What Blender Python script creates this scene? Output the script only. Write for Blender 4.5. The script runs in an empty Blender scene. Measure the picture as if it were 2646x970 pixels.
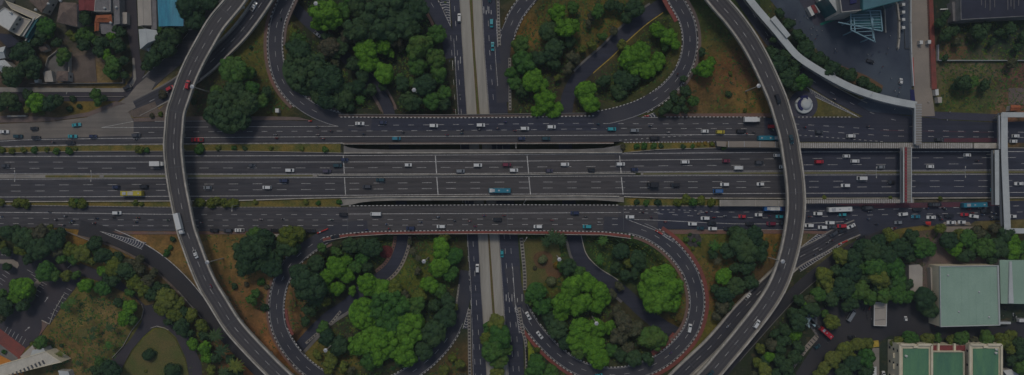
import bpy, bmesh, math, random
from mathutils import Vector, Matrix, noise
import numpy as np
random.seed(7)
R = math.radians
# ------------------------------------------------------------------ camera, light, exposure
scene = bpy.context.scene
C = scene.collection
CAM_H, S = 335.0, 0.2
cam_d = bpy.data.cameras.new('camera'); cam = bpy.data.objects.new('camera', cam_d); C.objects.link(cam)
cam.location = (0, 0, CAM_H); cam.rotation_euler = (0, 0, 0)
cam_d.sensor_fit = 'HORIZONTAL'; cam_d.angle = 2*math.atan(264.6/CAM_H)
cam_d.clip_start = 1; cam_d.clip_end = 6000
scene.camera = cam
world = bpy.data.worlds.new('World'); scene.world = world; world.use_nodes = True
wn = world.node_tree; bg = wn.nodes['Background']
sky = wn.nodes.new('ShaderNodeTexSky'); sky.sky_type = 'NISHITA'; sky.sun_disc = False
SUN_EL, SUN_AZ = R(56), R(-14)          # azimuth measured from +Y towards +X: light comes from the top of the picture
sky.sun_elevation = SUN_EL; sky.sun_rotation = SUN_AZ
sky.air_density = 1.3; sky.dust_density = 2.5
wn.links.new(sky.outputs[0], bg.inputs[0]); bg.inputs[1].default_value = 0.14
sun_d = bpy.data.lights.new('sun', 'SUN'); sun_d.energy = 1.95; sun_d.angle = R(13); sun_d.color = (1, 0.94, 0.84)
sun = bpy.data.objects.new('sun', sun_d); C.objects.link(sun)
to_sun = Vector((math.sin(SUN_AZ)*math.cos(SUN_EL), math.cos(SUN_AZ)*math.cos(SUN_EL), math.sin(SUN_EL)))
sun.rotation_euler = to_sun.to_track_quat('Z', 'Y').to_euler()
vs = scene.view_settings
scene.display_settings.display_device = 'sRGB'
vs.view_transform = 'Standard'; vs.look = 'None'; vs.gamma = 1; vs.use_curve_mapping = False
vs.exposure = -1.25
HAZE = 0.00015
scene.cycles.volume_bounces = 0
scene.cycles.max_bounces = 5; scene.cycles.diffuse_bounces = 2; scene.cycles.glossy_bounces = 2

# ------------------------------------------------------------------ helpers
def P(px, py, z=0.0):
    """ground-plan point for a map pixel, seen from the camera's height at elevation z"""
    k = S*(CAM_H-z)/CAM_H
    return Vector(((px-1323)*k, (485-py)*k, z))
def N(tx, ty, zx, zy): return (tx+zx/3.63, ty+zy/3.63)
def children(o): return [c for c in bpy.data.objects if c.parent == o]

def mat(name, col, rough=0.85, var=0.18, scale=0.15, stretch=(1, 1, 1), fine=0.1, fscale=2.5, metal=0.0, col2=None, spec=0.3, obj=False, coat=0, bump=0.0, rnd=0.0, track=0.0, mixc=None):
    m = bpy.data.materials.new(name); m.use_nodes = True
    nt = m.node_tree; b = nt.nodes['Principled BSDF']
    b.inputs['Roughness'].default_value = rough; b.inputs['Metallic'].default_value = metal
    b.inputs['Specular IOR Level'].default_value = spec
    if coat: b.inputs['Coat Weight'].default_value = coat; b.inputs['Coat Roughness'].default_value = 0.08
    def nd(t, **k):
        n = nt.nodes.new(t)
        for a, v in k.items(): setattr(n, a, v)
        return n
    if obj: src = nd('ShaderNodeTexCoord').outputs['Object']
    else: src = nd('ShaderNodeNewGeometry').outputs['Position']
    mp = nd('ShaderNodeMapping'); mp.inputs['Scale'].default_value = stretch
    nt.links.new(src, mp.inputs[0])
    n1 = nd('ShaderNodeTexNoise'); n1.inputs['Scale'].default_value = scale; n1.inputs['Detail'].default_value = 5; n1.inputs['Roughness'].default_value = 0.6
    n2 = nd('ShaderNodeTexNoise'); n2.inputs['Scale'].default_value = fscale; n2.inputs['Detail'].default_value = 3
    nt.links.new(mp.outputs[0], n1.inputs[0]); nt.links.new(mp.outputs[0], n2.inputs[0])
    c2 = col2 if col2 else tuple(c*(1-var) for c in col)
    c1 = tuple(min(1, c*(1+var)) for c in col) if not col2 else col
    r = nd('ShaderNodeMapRange'); r.inputs[1].default_value = 0.36; r.inputs[2].default_value = 0.64
    nt.links.new(n1.outputs[0], r.inputs[0])
    mx = nd('ShaderNodeMix', data_type='RGBA'); mx.inputs[6].default_value = (*c1, 1); mx.inputs[7].default_value = (*c2, 1)
    nt.links.new(r.outputs[0], mx.inputs[0])
    out = mx.outputs[2]
    mr = nd('ShaderNodeMapRange'); mr.inputs[1].default_value = 0.3; mr.inputs[2].default_value = 0.7
    mr.inputs[3].default_value = 1-fine; mr.inputs[4].default_value = 1+fine
    nt.links.new(n2.outputs[0], mr.inputs[0])
    mul = nd('ShaderNodeVectorMath', operation='SCALE'); nt.links.new(out, mul.inputs[0]); nt.links.new(mr.outputs[0], mul.inputs['Scale'])
    out = mul.outputs[0]
    if track:    # worn wheel tracks and patched lengths along the lanes
        mt = nd('ShaderNodeMapping'); mt.inputs['Scale'].default_value = (0.006, 0.75, 1); nt.links.new(src, mt.inputs[0])
        n3 = nd('ShaderNodeTexNoise'); n3.inputs['Scale'].default_value = 1.0; n3.inputs['Detail'].default_value = 3
        nt.links.new(mt.outputs[0], n3.inputs[0]); m3 = nd('ShaderNodeMapRange'); m3.inputs[1].default_value = .35; m3.inputs[2].default_value = .65; m3.inputs[3].default_value = 1-track; m3.inputs[4].default_value = 1+track
        nt.links.new(n3.outputs[0], m3.inputs[0]); m4 = nd('ShaderNodeVectorMath', operation='SCALE'); nt.links.new(out, m4.inputs[0]); nt.links.new(m3.outputs[0], m4.inputs['Scale']); out = m4.outputs[0]
        vo = nd('ShaderNodeTexVoronoi'); vo.inputs['Scale'].default_value = 1; mt2 = nd('ShaderNodeMapping'); mt2.inputs['Scale'].default_value = (0.022, 0.16, 1); nt.links.new(src, mt2.inputs[0]); nt.links.new(mt2.outputs[0], vo.inputs[0])
        sp = nd('ShaderNodeSeparateColor'); nt.links.new(vo.outputs['Color'], sp.inputs[0]); m5 = nd('ShaderNodeMapRange'); m5.inputs[3].default_value = 1-track*.7; m5.inputs[4].default_value = 1+track*.7
        nt.links.new(sp.outputs[0], m5.inputs[0]); m6 = nd('ShaderNodeVectorMath', operation='SCALE'); nt.links.new(out, m6.inputs[0]); nt.links.new(m5.outputs[0], m6.inputs['Scale']); out = m6.outputs[0]
    if mixc:     # each plant leans towards another tone by its own amount
        o2 = nd('ShaderNodeObjectInfo'); n4 = nd('ShaderNodeTexNoise'); n4.inputs['Scale'].default_value = .16; nt.links.new(src, n4.inputs[0])
        ml = nd('ShaderNodeMath', operation='MULTIPLY'); nt.links.new(o2.outputs['Random'], ml.inputs[0]); nt.links.new(n4.outputs[0], ml.inputs[1])
        mx3 = nd('ShaderNodeMix', data_type='RGBA'); nt.links.new(ml.outputs[0], mx3.inputs[0]); nt.links.new(out, mx3.inputs[6]); mx3.inputs[7].default_value = (*mixc, 1); out = mx3.outputs[2]
    if rnd:
        oi = nd('ShaderNodeObjectInfo'); rr = nd('ShaderNodeMapRange'); rr.inputs[3].default_value = 1-rnd; rr.inputs[4].default_value = 1+rnd
        nt.links.new(oi.outputs['Random'], rr.inputs[0])
        m2 = nd('ShaderNodeVectorMath', operation='SCALE'); nt.links.new(out, m2.inputs[0]); nt.links.new(rr.outputs[0], m2.inputs['Scale']); out = m2.outputs[0]
    nt.links.new(out, b.inputs['Base Color'])
    if bump:
        bp = nd('ShaderNodeBump'); bp.inputs['Strength'].default_value = bump; bp.inputs['Distance'].default_value = 0.2
        nt.links.new(n2.outputs[0], bp.inputs['Height']); nt.links.new(bp.outputs[0], b.inputs['Normal'])
    return m

M = {}
def mm(k, *a, **kw): M[k] = mat(k, *a, **kw)
ST = (0.12, 1.6, 1)      # streaks along the east-west carriageways
mm('asphalt', (0.072, 0.067, 0.071), track=.16, var=0.22, scale=0.5, stretch=ST, fine=0.12, col2=(0.049, 0.048, 0.055))
mm('asphalt_bridge', (0.084, 0.076, 0.076), track=.13, var=0.1, scale=0.4, stretch=ST, fine=0.1, col2=(0.060, 0.056, 0.057))
mm('asphalt_blue', (0.043, 0.045, 0.063), track=.13, var=0.2, scale=0.08, fine=0.12, col2=(0.032, 0.035, 0.054))
mm('asphalt_pale', (0.22, 0.19, 0.16), track=.1, var=0.2, scale=0.05, fine=0.1, col2=(0.145, 0.13, 0.115))
mm('asphalt_track', (0.052, 0.048, 0.052), var=0.2, scale=0.06, fine=0.15, col2=(0.066, 0.062, 0.066))
mm('asphalt_flyover', (0.080, 0.074, 0.074), var=0.1, scale=0.12, fine=0.1, col2=(0.066, 0.062, 0.064))
mm('asphalt_ramp', (0.060, 0.058, 0.066), var=0.1, scale=0.05, fine=0.12, col2=(0.040, 0.041, 0.054))
mm('asphalt_dark', (0.045, 0.042, 0.045), var=0.1, scale=0.06, fine=0.12, col2=(0.030, 0.030, 0.036))
mm('asphalt_park', (0.060, 0.050, 0.056), var=0.2, scale=0.07, fine=0.12, col2=(0.040, 0.038, 0.048))
mm('plaza', (0.068, 0.086, 0.110), var=0.2, scale=0.05, fine=0.15, col2=(0.040, 0.050, 0.074))
mm('plaza2', (0.066, 0.064, 0.084), var=0.2, scale=0.05, fine=0.15, col2=(0.046, 0.046, 0.066))
mm('paint', (0.60, 0.58, 0.55), var=0.3, scale=0.9, fine=0.4, col2=(.36,.35,.33), rough=0.6)
mm('paint_white', (0.56, 0.54, 0.51), var=0.2, scale=0.5, fine=0.35, col2=(.34,.32,.30), rough=0.6)
mm('paint_yellow', (0.45, 0.32, 0.05), var=0.2, scale=0.9, fine=0.2, rough=0.6)
mm('paint_red', (0.12, 0.03, 0.045), var=0.2, scale=0.2, fine=0.3, rough=0.6, col2=(0.07, 0.035, 0.045))
mm('kerb_black', (0.055, 0.052, 0.05), var=0.4, scale=.6)
mm('concrete', (0.30, 0.275, 0.24), var=0.14, scale=0.12, fine=0.1, col2=(0.22, 0.20, 0.175))
mm('concrete_light', (0.46, 0.42, 0.36), var=0.12, scale=0.25, fine=0.2, col2=(0.31, 0.285, 0.24))
mm('concrete_dark', (0.16, 0.15, 0.14), var=0.2, scale=0.15, fine=0.1)
mm('busway', (0.36, 0.335, 0.285), var=0.1, scale=0.3, stretch=(1.6, 0.1, 1), fine=0.07, col2=(0.29, 0.27, 0.23))
mm('slab_tan', (0.29, 0.245, 0.20), var=0.1, scale=0.08, fine=0.08, col2=(0.24, 0.205, 0.17))
mm('brick', (0.20, 0.10, 0.075), var=0.2, scale=0.15, fine=0.2, col2=(0.15, 0.11, 0.09))
mm('brick_red', (0.24, 0.065, 0.05), var=0.2, scale=0.2, fine=0.2, col2=(0.17, 0.06, 0.05))
mm('brick_dull', (0.17, 0.12, 0.10), var=0.2, scale=0.15, fine=0.2, col2=(0.12, 0.095, 0.085))
mm('roof_cream', (0.52, 0.48, 0.40), var=0.08, scale=0.3, fine=0.08)
mm('court_orange', (0.48, 0.19, 0.03), var=0.1, scale=0.1)
mm('soil', (0.16, 0.085, 0.04), var=0.25, scale=0.1, fine=0.25, col2=(0.10, 0.065, 0.03))
mm('soil_grey', (0.13, 0.10, 0.08), var=0.25, scale=0.1, fine=0.25)
mm('flowerbed', (0.10, 0.02, 0.02), var=0.3, scale=0.8, fine=0.5)
mm('grass', (0.085, 0.100, 0.024), var=0.3, scale=0.12, fine=0.35, col2=(0.130, 0.105, 0.034))
mm('grass_yellow', (0.20, 0.14, 0.028), var=0.25, scale=0.15, fine=0.4, col2=(0.085, 0.095, 0.020))
mm('grass_bright', (0.16, 0.20, 0.012), var=0.2, scale=0.2, fine=0.25)
mm('steel', (0.42, 0.43, 0.44), var=0.1, rough=0.5, metal=0.3)
mm('steel_dark', (0.10, 0.105, 0.11), var=0.1, rough=0.5, metal=0.3)
mm('roof_white', (0.56, 0.56, 0.53), var=0.06, scale=0.15, fine=0.05, rough=0.6)
mm('roof_pale', (0.44, 0.46, 0.45), var=0.08, scale=0.15, fine=0.06, rough=0.6)
mm('roof_tan', (0.38, 0.34, 0.29), var=0.08, scale=0.15, fine=0.06, rough=0.6)
mm('roof_blue', (0.050, 0.27, 0.36), var=0.1, scale=0.25, stretch=(2, 0.3, 1), fine=0.12, col2=(.035,.16,.25), rough=0.5)
mm('roof_teal', (0.07, 0.17, 0.20), var=0.15, scale=0.08, fine=0.06, rough=0.5)
mm('roof_green', (0.30, 0.42, 0.33), var=0.06, scale=0.04, fine=0.07, rough=0.6, col2=(0.24, 0.35, 0.27))
mm('roof_green2', (0.115, 0.255, 0.125), var=0.12, scale=0.16, stretch=(1.5, 0.3, 1), fine=0.12, rough=0.6, col2=(0.075, 0.185, 0.115))
mm('roof_grey', (0.17, 0.16, 0.16), var=0.15, scale=0.3, fine=0.15)
mm('roof_brown', (0.15, 0.11, 0.09), var=0.2, scale=0.4, fine=0.2)
mm('roof_red', (0.20, 0.045, 0.045), var=0.15, scale=0.4, fine=0.15)
mm('roof_orange', (0.30, 0.095, 0.04), var=0.2, scale=0.4, fine=0.2)
mm('roof_dark', (0.030, 0.032, 0.050), var=0.2, scale=0.1, fine=0.15)
mm('wall_cream', (0.62, 0.55, 0.40), var=0.08, scale=0.2, fine=0.06)
mm('wall_pale', (0.42, 0.40, 0.36), var=0.1, scale=0.2, fine=0.06)
mm('wall_grey', (0.20, 0.195, 0.19), var=0.15, scale=0.2, fine=0.1)
mm('glass', (0.025, 0.032, 0.04), var=0.1, rough=0.12, spec=0.5, fine=0.02)
mm('glass_teal', (0.03, 0.12, 0.13), var=0.1, rough=0.2, spec=0.5, fine=0.02)
mm('tyre', (0.02, 0.02, 0.02), var=0.1)
mm('lamp_lens', (0.7, 0.7, 0.68), var=0.05, rough=0.3)
mm('green_paint', (0.01, 0.19, 0.12), var=0.15, scale=0.1)
mm('canopy_frame', (0.20, 0.33, 0.38), var=0.1, rough=0.5)
mm('navy', (0.02, 0.022, 0.09), var=0.1)
mm('bark', (0.10, 0.075, 0.05), var=0.3, scale=1.5, fine=0.3)
mm('barrier_red', (0.45, 0.035, 0.03), var=0.1)
mm('red_panel', (0.22, 0.02, 0.03), var=0.12, scale=0.4)
mm('jet_grey', (0.26, 0.36, 0.38), var=0.1, scale=0.6)
mm('tarp', (0.36, 0.35, 0.31), var=0.15, scale=0.6)
LEAF = dict(obj=False, rough=0.75, spec=0.15, scale=0.45, fine=0.35, fscale=1.6, rnd=0.2)
mm('leaf_bright', (0.120, 0.270, 0.018), col2=(0.072, 0.190, 0.018), mixc=(.05,.10,.015), **LEAF)
mm('leaf_mid', (0.058, 0.160, 0.026), col2=(0.036, 0.110, 0.026), mixc=(.07,.085,.02), **LEAF)
mm('leaf_dark', (0.032, 0.076, 0.030), col2=(0.022, 0.056, 0.030), mixc=(.05,.075,.02), **LEAF)
mm('leaf_olive', (0.145, 0.175, 0.020), col2=(0.080, 0.120, 0.022), mixc=(.09,.09,.03), **LEAF)
mm('leaf_dull', (0.105, 0.092, 0.055), col2=(0.065, 0.070, 0.042), mixc=(.04,.06,.02), **LEAF)
mm('leaf_pale', (0.17, 0.20, 0.085), col2=(0.13, 0.16, 0.07), **LEAF)
mm('leaf_gold', (0.26, 0.16, 0.02), col2=(0.16, 0.11, 0.02), **LEAF)

class MB:
    def __init__(s): s.v = []; s.f = []; s.m = []
    def face(s, pts, mi=0):
        n = len(s.v); s.v += [tuple(p) for p in pts]; s.f.append(tuple(range(n, n+len(pts)))); s.m.append(mi)
    def prism(s, pts, z0, z1, mi=0, bottom=False, side_mi=None):
        """pts: plan points (x,y); z1 may be a function of the point"""
        area = sum(pts[i][0]*pts[(i+1) % len(pts)][1]-pts[(i+1) % len(pts)][0]*pts[i][1] for i in range(len(pts)))
        if area < 0: pts = pts[::-1]
        n = len(s.v); k = len(pts)
        s.v += [(p[0], p[1], z0) for p in pts] + [(p[0], p[1], z1) for p in pts]
        s.f.append(tuple(range(n+k, n+2*k))); s.m.append(mi)
        if bottom: s.f.append(tuple(range(n+k-1, n-1, -1))); s.m.append(mi)
        for i in range(k):
            j = (i+1) % k
            s.f.append((n+i, n+j, n+k+j, n+k+i)); s.m.append(mi if side_mi is None else side_mi)
    def box(s, c, size, rot=0, mi=0):
        cx, cy, cz = c; a, b, h = size[0]/2, size[1]/2, size[2]/2
        co, si = math.cos(rot), math.sin(rot)
        pts = [(cx+x*co-y*si, cy+x*si+y*co) for x, y in ((-a, -b), (a, -b), (a, b), (-a, b))]
        s.prism(pts, cz-h, cz+h, mi, True)
    def bar(s, p0, p1, w, h, mi=0):
        p0, p1 = Vector(p0), Vector(p1); d = (p1-p0)
        if d.length < 1e-6: return
        d.normalize(); up = Vector((0, 0, 1)) if abs(d.z) < 0.95 else Vector((1, 0, 0))
        a = d.cross(up).normalized()*w/2; b = a.cross(d).normalized()*h/2
        n = len(s.v)
        for p in (p0, p1): s.v += [tuple(p+a+b), tuple(p-a+b), tuple(p-a-b), tuple(p+a-b)]
        for q in ((0, 1, 2, 3), (7, 6, 5, 4), (0, 4, 5, 1), (1, 5, 6, 2), (2, 6, 7, 3), (3, 7, 4, 0)):
            s.f.append(tuple(n+i for i in q)); s.m.append(mi)
    def tube(s, p0, p1, r0, r1, k=8, mi=0):
        p0, p1 = Vector(p0), Vector(p1); d = (p1-p0).normalized()
        up = Vector((0, 0, 1)) if abs(d.z) < 0.95 else Vector((1, 0, 0))
        a = d.cross(up).normalized(); b = d.cross(a)
        n = len(s.v)
        for p, r in ((p0, r0), (p1, r1)):
            for i in range(k):
                t = 2*math.pi*i/k; s.v.append(tuple(p+a*math.cos(t)*r+b*math.sin(t)*r))
        for i in range(k):
            j = (i+1) % k; s.f.append((n+i, n+j, n+k+j, n+k+i)); s.m.append(mi)
        s.f.append(tuple(range(n+k-1, n-1, -1))); s.m.append(mi)
        s.f.append(tuple(range(n+k, n+2*k))); s.m.append(mi)
    def lathe(s, c, prof, k=16, mi=0):
        n = len(s.v)
        for r, z in prof:
            for i in range(k):
                t = 2*math.pi*i/k; s.v.append((c[0]+r*math.cos(t), c[1]+r*math.sin(t), c[2]+z))
        for q in range(len(prof)-1):
            for i in range(k):
                j = (i+1) % k
                s.f.append((n+q*k+i, n+q*k+j, n+(q+1)*k+j, n+(q+1)*k+i)); s.m.append(mi)
        s.f.append(tuple(n+(len(prof)-1)*k+i for i in range(k))); s.m.append(mi)
    def mesh(s, name, mats, smooth=False):
        me = bpy.data.meshes.new(name); me.from_pydata(s.v, [], s.f)
        if not isinstance(mats, (list, tuple)): mats = [mats]
        for x in mats: me.materials.append(M[x] if isinstance(x, str) else x)
        if any(s.m): me.polygons.foreach_set('material_index', s.m)
        if smooth: me.polygons.foreach_set('use_smooth', [True]*len(me.polygons))
        me.update(); return me
    def build(s, name, mats, parent=None, smooth=False):
        o = bpy.data.objects.new(name, s.mesh(name, mats, smooth)); C.objects.link(o)
        if parent:
            o.parent = parent
            o.matrix_parent_inverse = Matrix.Translation(parent.location).inverted() if parent.get('world_kids') else Matrix.Identity(4)
        return o
def tag(o, label=None, cat=None, group=None, kind=None):
    if label: o['label'] = label
    if cat: o['category'] = cat
    if group: o['group'] = group
    if kind: o['kind'] = kind
    return o
def thing(name, loc, label, cat, group=None, rz=0, local=False):
    o = bpy.data.objects.new(name, None); C.objects.link(o); o.location = loc; o.rotation_euler = (0, 0, rz)
    o.empty_display_size = 0.5
    if not local: WK.add(o)
    return tag(o, label, cat, group)
WK = set()
def part(mb, name, mats, parent, smooth=False):
    """a part whose mesh is given in world coordinates: shifted to its parent's origin"""
    lx = parent.location
    mb.v = [(x-lx[0], y-lx[1], z-lx[2]) for x, y, z in mb.v]
    return mb.build(name, mats, parent, smooth)
def struct(mb, name, mats, label, cat, parent=None, smooth=False):
    o = mb.build(name, mats, parent, smooth)
    if parent is None: tag(o, label, cat, kind='structure')
    return o
def copy_tree(o, parent=None):
    c = o.copy(); C.objects.link(c); c.parent = parent
    for ch in KIDS(o): copy_tree(ch, c)
    return c
_kc = {}
def KIDS(o):
    if o.name not in _kc: _kc[o.name] = [c for c in bpy.data.objects if c.parent == o]
    return _kc[o.name]

class Path:
    def __init__(s, pts, step=1.5):
        """pts: (px, py, z) control points"""
        w = [P(*p) for p in pts]
        w = [w[0]*2-w[1]] + w + [w[-1]*2-w[-2]]
        out = []
        for i in range(1, len(w)-2):
            p0, p1, p2, p3 = w[i-1:i+3]
            n = max(2, int((p2-p1).length/step))
            for k in range(n):
                t = k/n
                out.append(0.5*((2*p1)+(p2-p0)*t+(2*p0-5*p1+4*p2-p3)*t*t+(3*p1-p0-3*p2+p3)*t**3))
        out.append(w[-2]); s.p = out
        s.s = [0.0]
        for a, b in zip(out, out[1:]): s.s.append(s.s[-1]+(b-a).length)
        s.L = s.s[-1]
        s._s = np.array(s.s)
    def at(s, d):
        i = int(min(max(np.searchsorted(s._s, d)-1, 0), len(s.p)-2))
        t = (d-s.s[i])/max(1e-6, s.s[i+1]-s.s[i])
        p = s.p[i].lerp(s.p[i+1], t)
        a = s.p[max(0, i-1)]; b = s.p[min(len(s.p)-1, i+2)]
        tg = (b-a); tg.z = 0; tg.normalize()
        return p, tg, Vector((-tg.y, tg.x, 0))     # normal points to the left of travel
    def near(s, px, py):
        best = min(range(len(s.p)), key=lambda i: (s.p[i].xy-P(px, py, s.p[i].z).xy).length)
        return s.s[best]
    def strip(s, mb, a, b, dz=0.0, th=0.0, s0=0.0, s1=None, step=2.0, mi=0):
        s1 = s.L if s1 is None else s1
        n = max(1, int((s1-s0)/step)); base = len(mb.v)
        for k in range(n+1):
            p, t, nn = s.at(s0+(s1-s0)*k/n)
            L, Rr = p+nn*a, p+nn*b
            mb.v += [(L.x, L.y, p.z+dz), (Rr.x, Rr.y, p.z+dz)]
            if th: mb.v += [(Rr.x, Rr.y, p.z+dz-th), (L.x, L.y, p.z+dz-th)]
        w = 4 if th else 2
        for k in range(n):
            i, j = base+k*w, base+(k+1)*w
            if a > b: q = (i, i+1, j+1, j)
            else: q = (i, j, j+1, i+1)
            mb.f.append(q); mb.m.append(mi)
            if th:
                for u, v in ((1, 2), (2, 3), (3, 0)):
                    mb.f.append((i+u, i+v, j+v, j+u)); mb.m.append(mi)
        if th:
            mb.f.append((base+3, base+2, base+1, base)); mb.m.append(mi)
            e = base+n*w; mb.f.append((e, e+1, e+2, e+3)); mb.m.append(mi)
    def dashes(s, mb, off, w=0.16, dash=3, gap=4, dz=0.02, s0=0, s1=None, phase=0, mi=0):
        s1 = s.L if s1 is None else s1
        d = s0+phase
        while d+dash < s1:
            if random.random() < .03: d += dash+gap; continue
            s.strip(mb, off+w/2, off-w/2, dz, 0, d, d+dash, 1.5, mi); d += dash+gap
    def kerb(s, mb, off, w=0.4, h=0.22, a=None, b=None, seg=1.0, base=0.3):
        s0 = s.near(*a) if a else 0; s1 = s.near(*b) if b else s.L
        if s0 > s1: s0, s1 = s1, s0
        n = int((s1-s0)/seg)
        for k in range(n):
            s.strip(mb, off+w/2, off-w/2, h, h+base, s0+k*seg, s0+(k+1)*seg, 5, 1 if random.random() < .07 else k % 2)
def interp(pts, x):
    xs = [p[0] for p in pts]
    return float(np.interp(x, xs, [p[1] for p in pts]))
def ewstrip(mb, top, bot, z=0.0, th=0.0, x0=-500, x1=3150, step=20, mi=0):
    xs = np.arange(x0, x1+0.1, step)
    base = len(mb.v)
    for x in xs:
        a, b = P(x, interp(top, x), z), P(x, interp(bot, x), z)
        mb.v += [tuple(a), tuple(b)]
        if th: mb.v += [(b.x, b.y, z-th), (a.x, a.y, z-th)]
    w = 4 if th else 2
    for k in range(len(xs)-1):
        i, j = base+k*w, base+(k+1)*w
        mb.f.append((i, i+1, j+1, j)); mb.m.append(mi)
        if th:
            for u, v in ((1, 2), (2, 3), (3, 0)): mb.f.append((i+u, i+v, j+v, j+u)); mb.m.append(mi)
    if th:
        mb.f.append((base+3, base+2, base+1, base)); mb.m.append(mi)
        e = base+(len(xs)-1)*w; mb.f.append((e, e+1, e+2, e+3)); mb.m.append(mi)
def ewline(mb, pts, w=0.17, z=0.006, x0=None, x1=None, dash=None, gap=None, phase=0, mi=0):
    x0 = pts[0][0] if x0 is None else x0; x1 = pts[-1][0] if x1 is None else x1
    if dash is None: segs = [(x, min(x+40, x1)) for x in np.arange(x0, x1, 40)]
    else: segs = [(x, x+dash) for x in np.arange(x0+phase, x1-dash, dash+gap)]
    for a, b in segs:
        pa, pb = P(a, interp(pts, a), z), P(b, interp(pts, b), z)
        d = (pb-pa).normalized(); n = Vector((-d.y, d.x, 0))*w/2
        mb.face([pa-n, pb-n, pb+n, pa+n], mi)
def patch(name, px, z, m, label, cat, th=0.3, kerb=False):
    mb = MB(); mb.prism([P(x, y, z).xy for x, y in px], z-th, z)
    return struct(mb, name, m, label, cat)
# ------------------------------------------------------------------ road centre lines (map pixels, elevation)
LOW = -6.0
FZ = 10.0
fly_left = Path([(700,-150,FZ),(648,-60,FZ),(610,0,FZ),(561,60,FZ),(530,112,FZ),(504,160,FZ),(483,207,FZ),(468,250,FZ),(455,290,FZ),(451,331,FZ),(448,378,FZ),(452,430,FZ),(459,480,FZ),(468,527,FZ),(481,590,FZ),(497,637,FZ),(516,689,FZ),(537,736,FZ),(563,779,FZ),(603,842,FZ),(654,900,FZ),(721,968,FZ),(800,1040,FZ-1),(900,1120,FZ-2)])
fly_right = Path([(1700,-190,FZ-1),(1780,-90,FZ),(1852,0,FZ),(1895,50,FZ),(1931,100,FZ),(1960,150,FZ),(1984,200,FZ),(2008,256,FZ),(2022,300,FZ),(2036,350,FZ),(2045,405,FZ),(2052,455,FZ),(2056,505,FZ),(2055,555,FZ),(2047,612,FZ),(2034,668,FZ),(2011,733,FZ),(1976,792,FZ),(1922,862,FZ),(1872,922,FZ),(1826,975,FZ),(1750,1050,FZ),(1650,1140,FZ)])
branch_left = Path([(352,280,0.02),(400,256,0.02),(440,234,0.02),(482,207,0.1),(515,185,0.5),(545,160,1.2),(575,130,2.2),(612,93,3.5),(643,55,4.6),(681,0,6),(730,-80,7.5),(790,-170,8.5)])
slip_left = Path([(330,275,0.012),(365,232,0.0),(410,188,0),(455,150,0),(495,104,0),(545,40,0),(600,-30,0),(680,-140,0)])
branch_right = Path([(1640,1100,8.5),(1700,1030,8),(1762,966,7),(1800,930,6.2),(1836,896,5.2),(1870,858,4.2),(1906,814,3),(1950,768,2),(1993,727,1.2),(2030,692,0.6),(2066,665,0.2),(2115,640,0.02),(2160,612,0.02),(2215,588,0.012)])
slip_right = Path([(1780,1080,0),(1850,990,0),(1900,925,0),(1950,868,0),(2000,812,0),(2060,748,0),(2125,694,0),(2178,657,0),(2238,625,0.01),(2310,597,0.01)])
exit_left = Path([(205,588,0.012),(262,603,0.012),(325,628,0),(383,660,0),(430,695,0),(477,741,0),(520,793,0),(570,850,0),(620,905,0),(690,975,0),(780,1060,0)])
entry_right = Path([(1810,-150,0),(1880,-60,0),(1925,5,0),(1965,65,0),(2010,125,0),(2062,176,0),(2120,222,0),(2190,262,0),(2262,296,0.01),(2340,318,0.01)])
ramp_ul = Path([(800,-110,0),(762,-45,0),(740,0,0),(719,50,0),(711,100,0),(713,150,0),(726,200,0),(754,243,0),(796,278,0),(848,302,0.008),(900,314,0.008),(960,320,0.008)])
ramp_ul_down = Path([(960,-160,-1.5),(1030,-100,-3),(1080,-45,-4.5),(1112,5,-5.6),(1138,50,LOW),(1156,95,LOW+.008),(1168,150,LOW+.008)])
ramp_ur = Path([(1302,265,LOW+.008),(1298,210,LOW+.008),(1298,160,LOW),(1306,105,LOW),(1330,45,-5.4),(1362,0,-4.6),(1410,-50,-3.6),(1480,-110,-2),(1570,-140,-1),(1660,-110,0),(1718,-50,0),(1746,0,0),(1774,52,0),(1783,105,0),(1774,160,0),(1748,207,0),(1709,245,0),(1660,275,0),(1600,296,0.008),(1530,311,0.008)])
ramp_ll = Path([(950,588,0.008),(900,592,0.008),(848,609,0.008),(798,638,0),(757,675,0),(731,718,0),(717,765,0),(715,815,0),(727,862,-0.3),(757,912,-1),(800,955,-1.6),(862,992,-2.6),(935,1008,-3.6),(1015,990,-4.5),(1090,944,-5.3),(1145,890,-5.8),(1180,830,LOW),(1197,770,LOW),(1207,700,LOW+.008)])
ramp_lr = Path([(1322,690,LOW+.008),(1330,740,LOW+.008),(1345,790,LOW),(1368,832,LOW),(1400,874,-5.6),(1440,914,-5),(1490,948,-4.2),(1545,966,-3.2),(1605,968,-2),(1660,955,-1.2),(1712,930,-.5),(1755,893,0),(1786,850,0),(1800,800,0),(1799,755,0),(1786,710,0),(1760,668,0),(1723,630,0),(1675,600,0.008),(1620,584,0.008),(1560,578,0.008)])
svc_ul = Path([(735,-5,LOW),(762,20,LOW),(795,55,LOW),(838,92,LOW),(875,130,LOW),(920,175,LOW),(962,215,LOW),(990,255,LOW),(1008,300,LOW),(1022,400,LOW),(1035,500,LOW),(1040,600,LOW),(1034,645,LOW),(1012,690,LOW),(975,722,LOW),(935,750,LOW),(895,788,LOW),(850,818,LOW),(808,858,LOW),(768,902,LOW),(752,915,LOW)])
svc_ur = Path([(1735,-8,LOW),(1702,18,LOW),(1660,48,LOW),(1612,90,LOW),(1570,132,LOW),(1520,176,LOW),(1485,215,LOW),(1466,260,LOW),(1460,330,LOW),(1465,450,LOW),(1474,560,LOW),(1485,620,LOW),(1500,668,LOW),(1535,706,LOW),(1580,735,LOW),(1620,765,LOW),(1665,808,LOW),(1710,842,LOW),(1752,865,LOW)])
ns_left = [(1148,-200),(1163,0),(1168,60),(1182,285),(1190,400),(1200,520),(1206,610),(1215,740),(1221,969),(1226,1200)]
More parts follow.
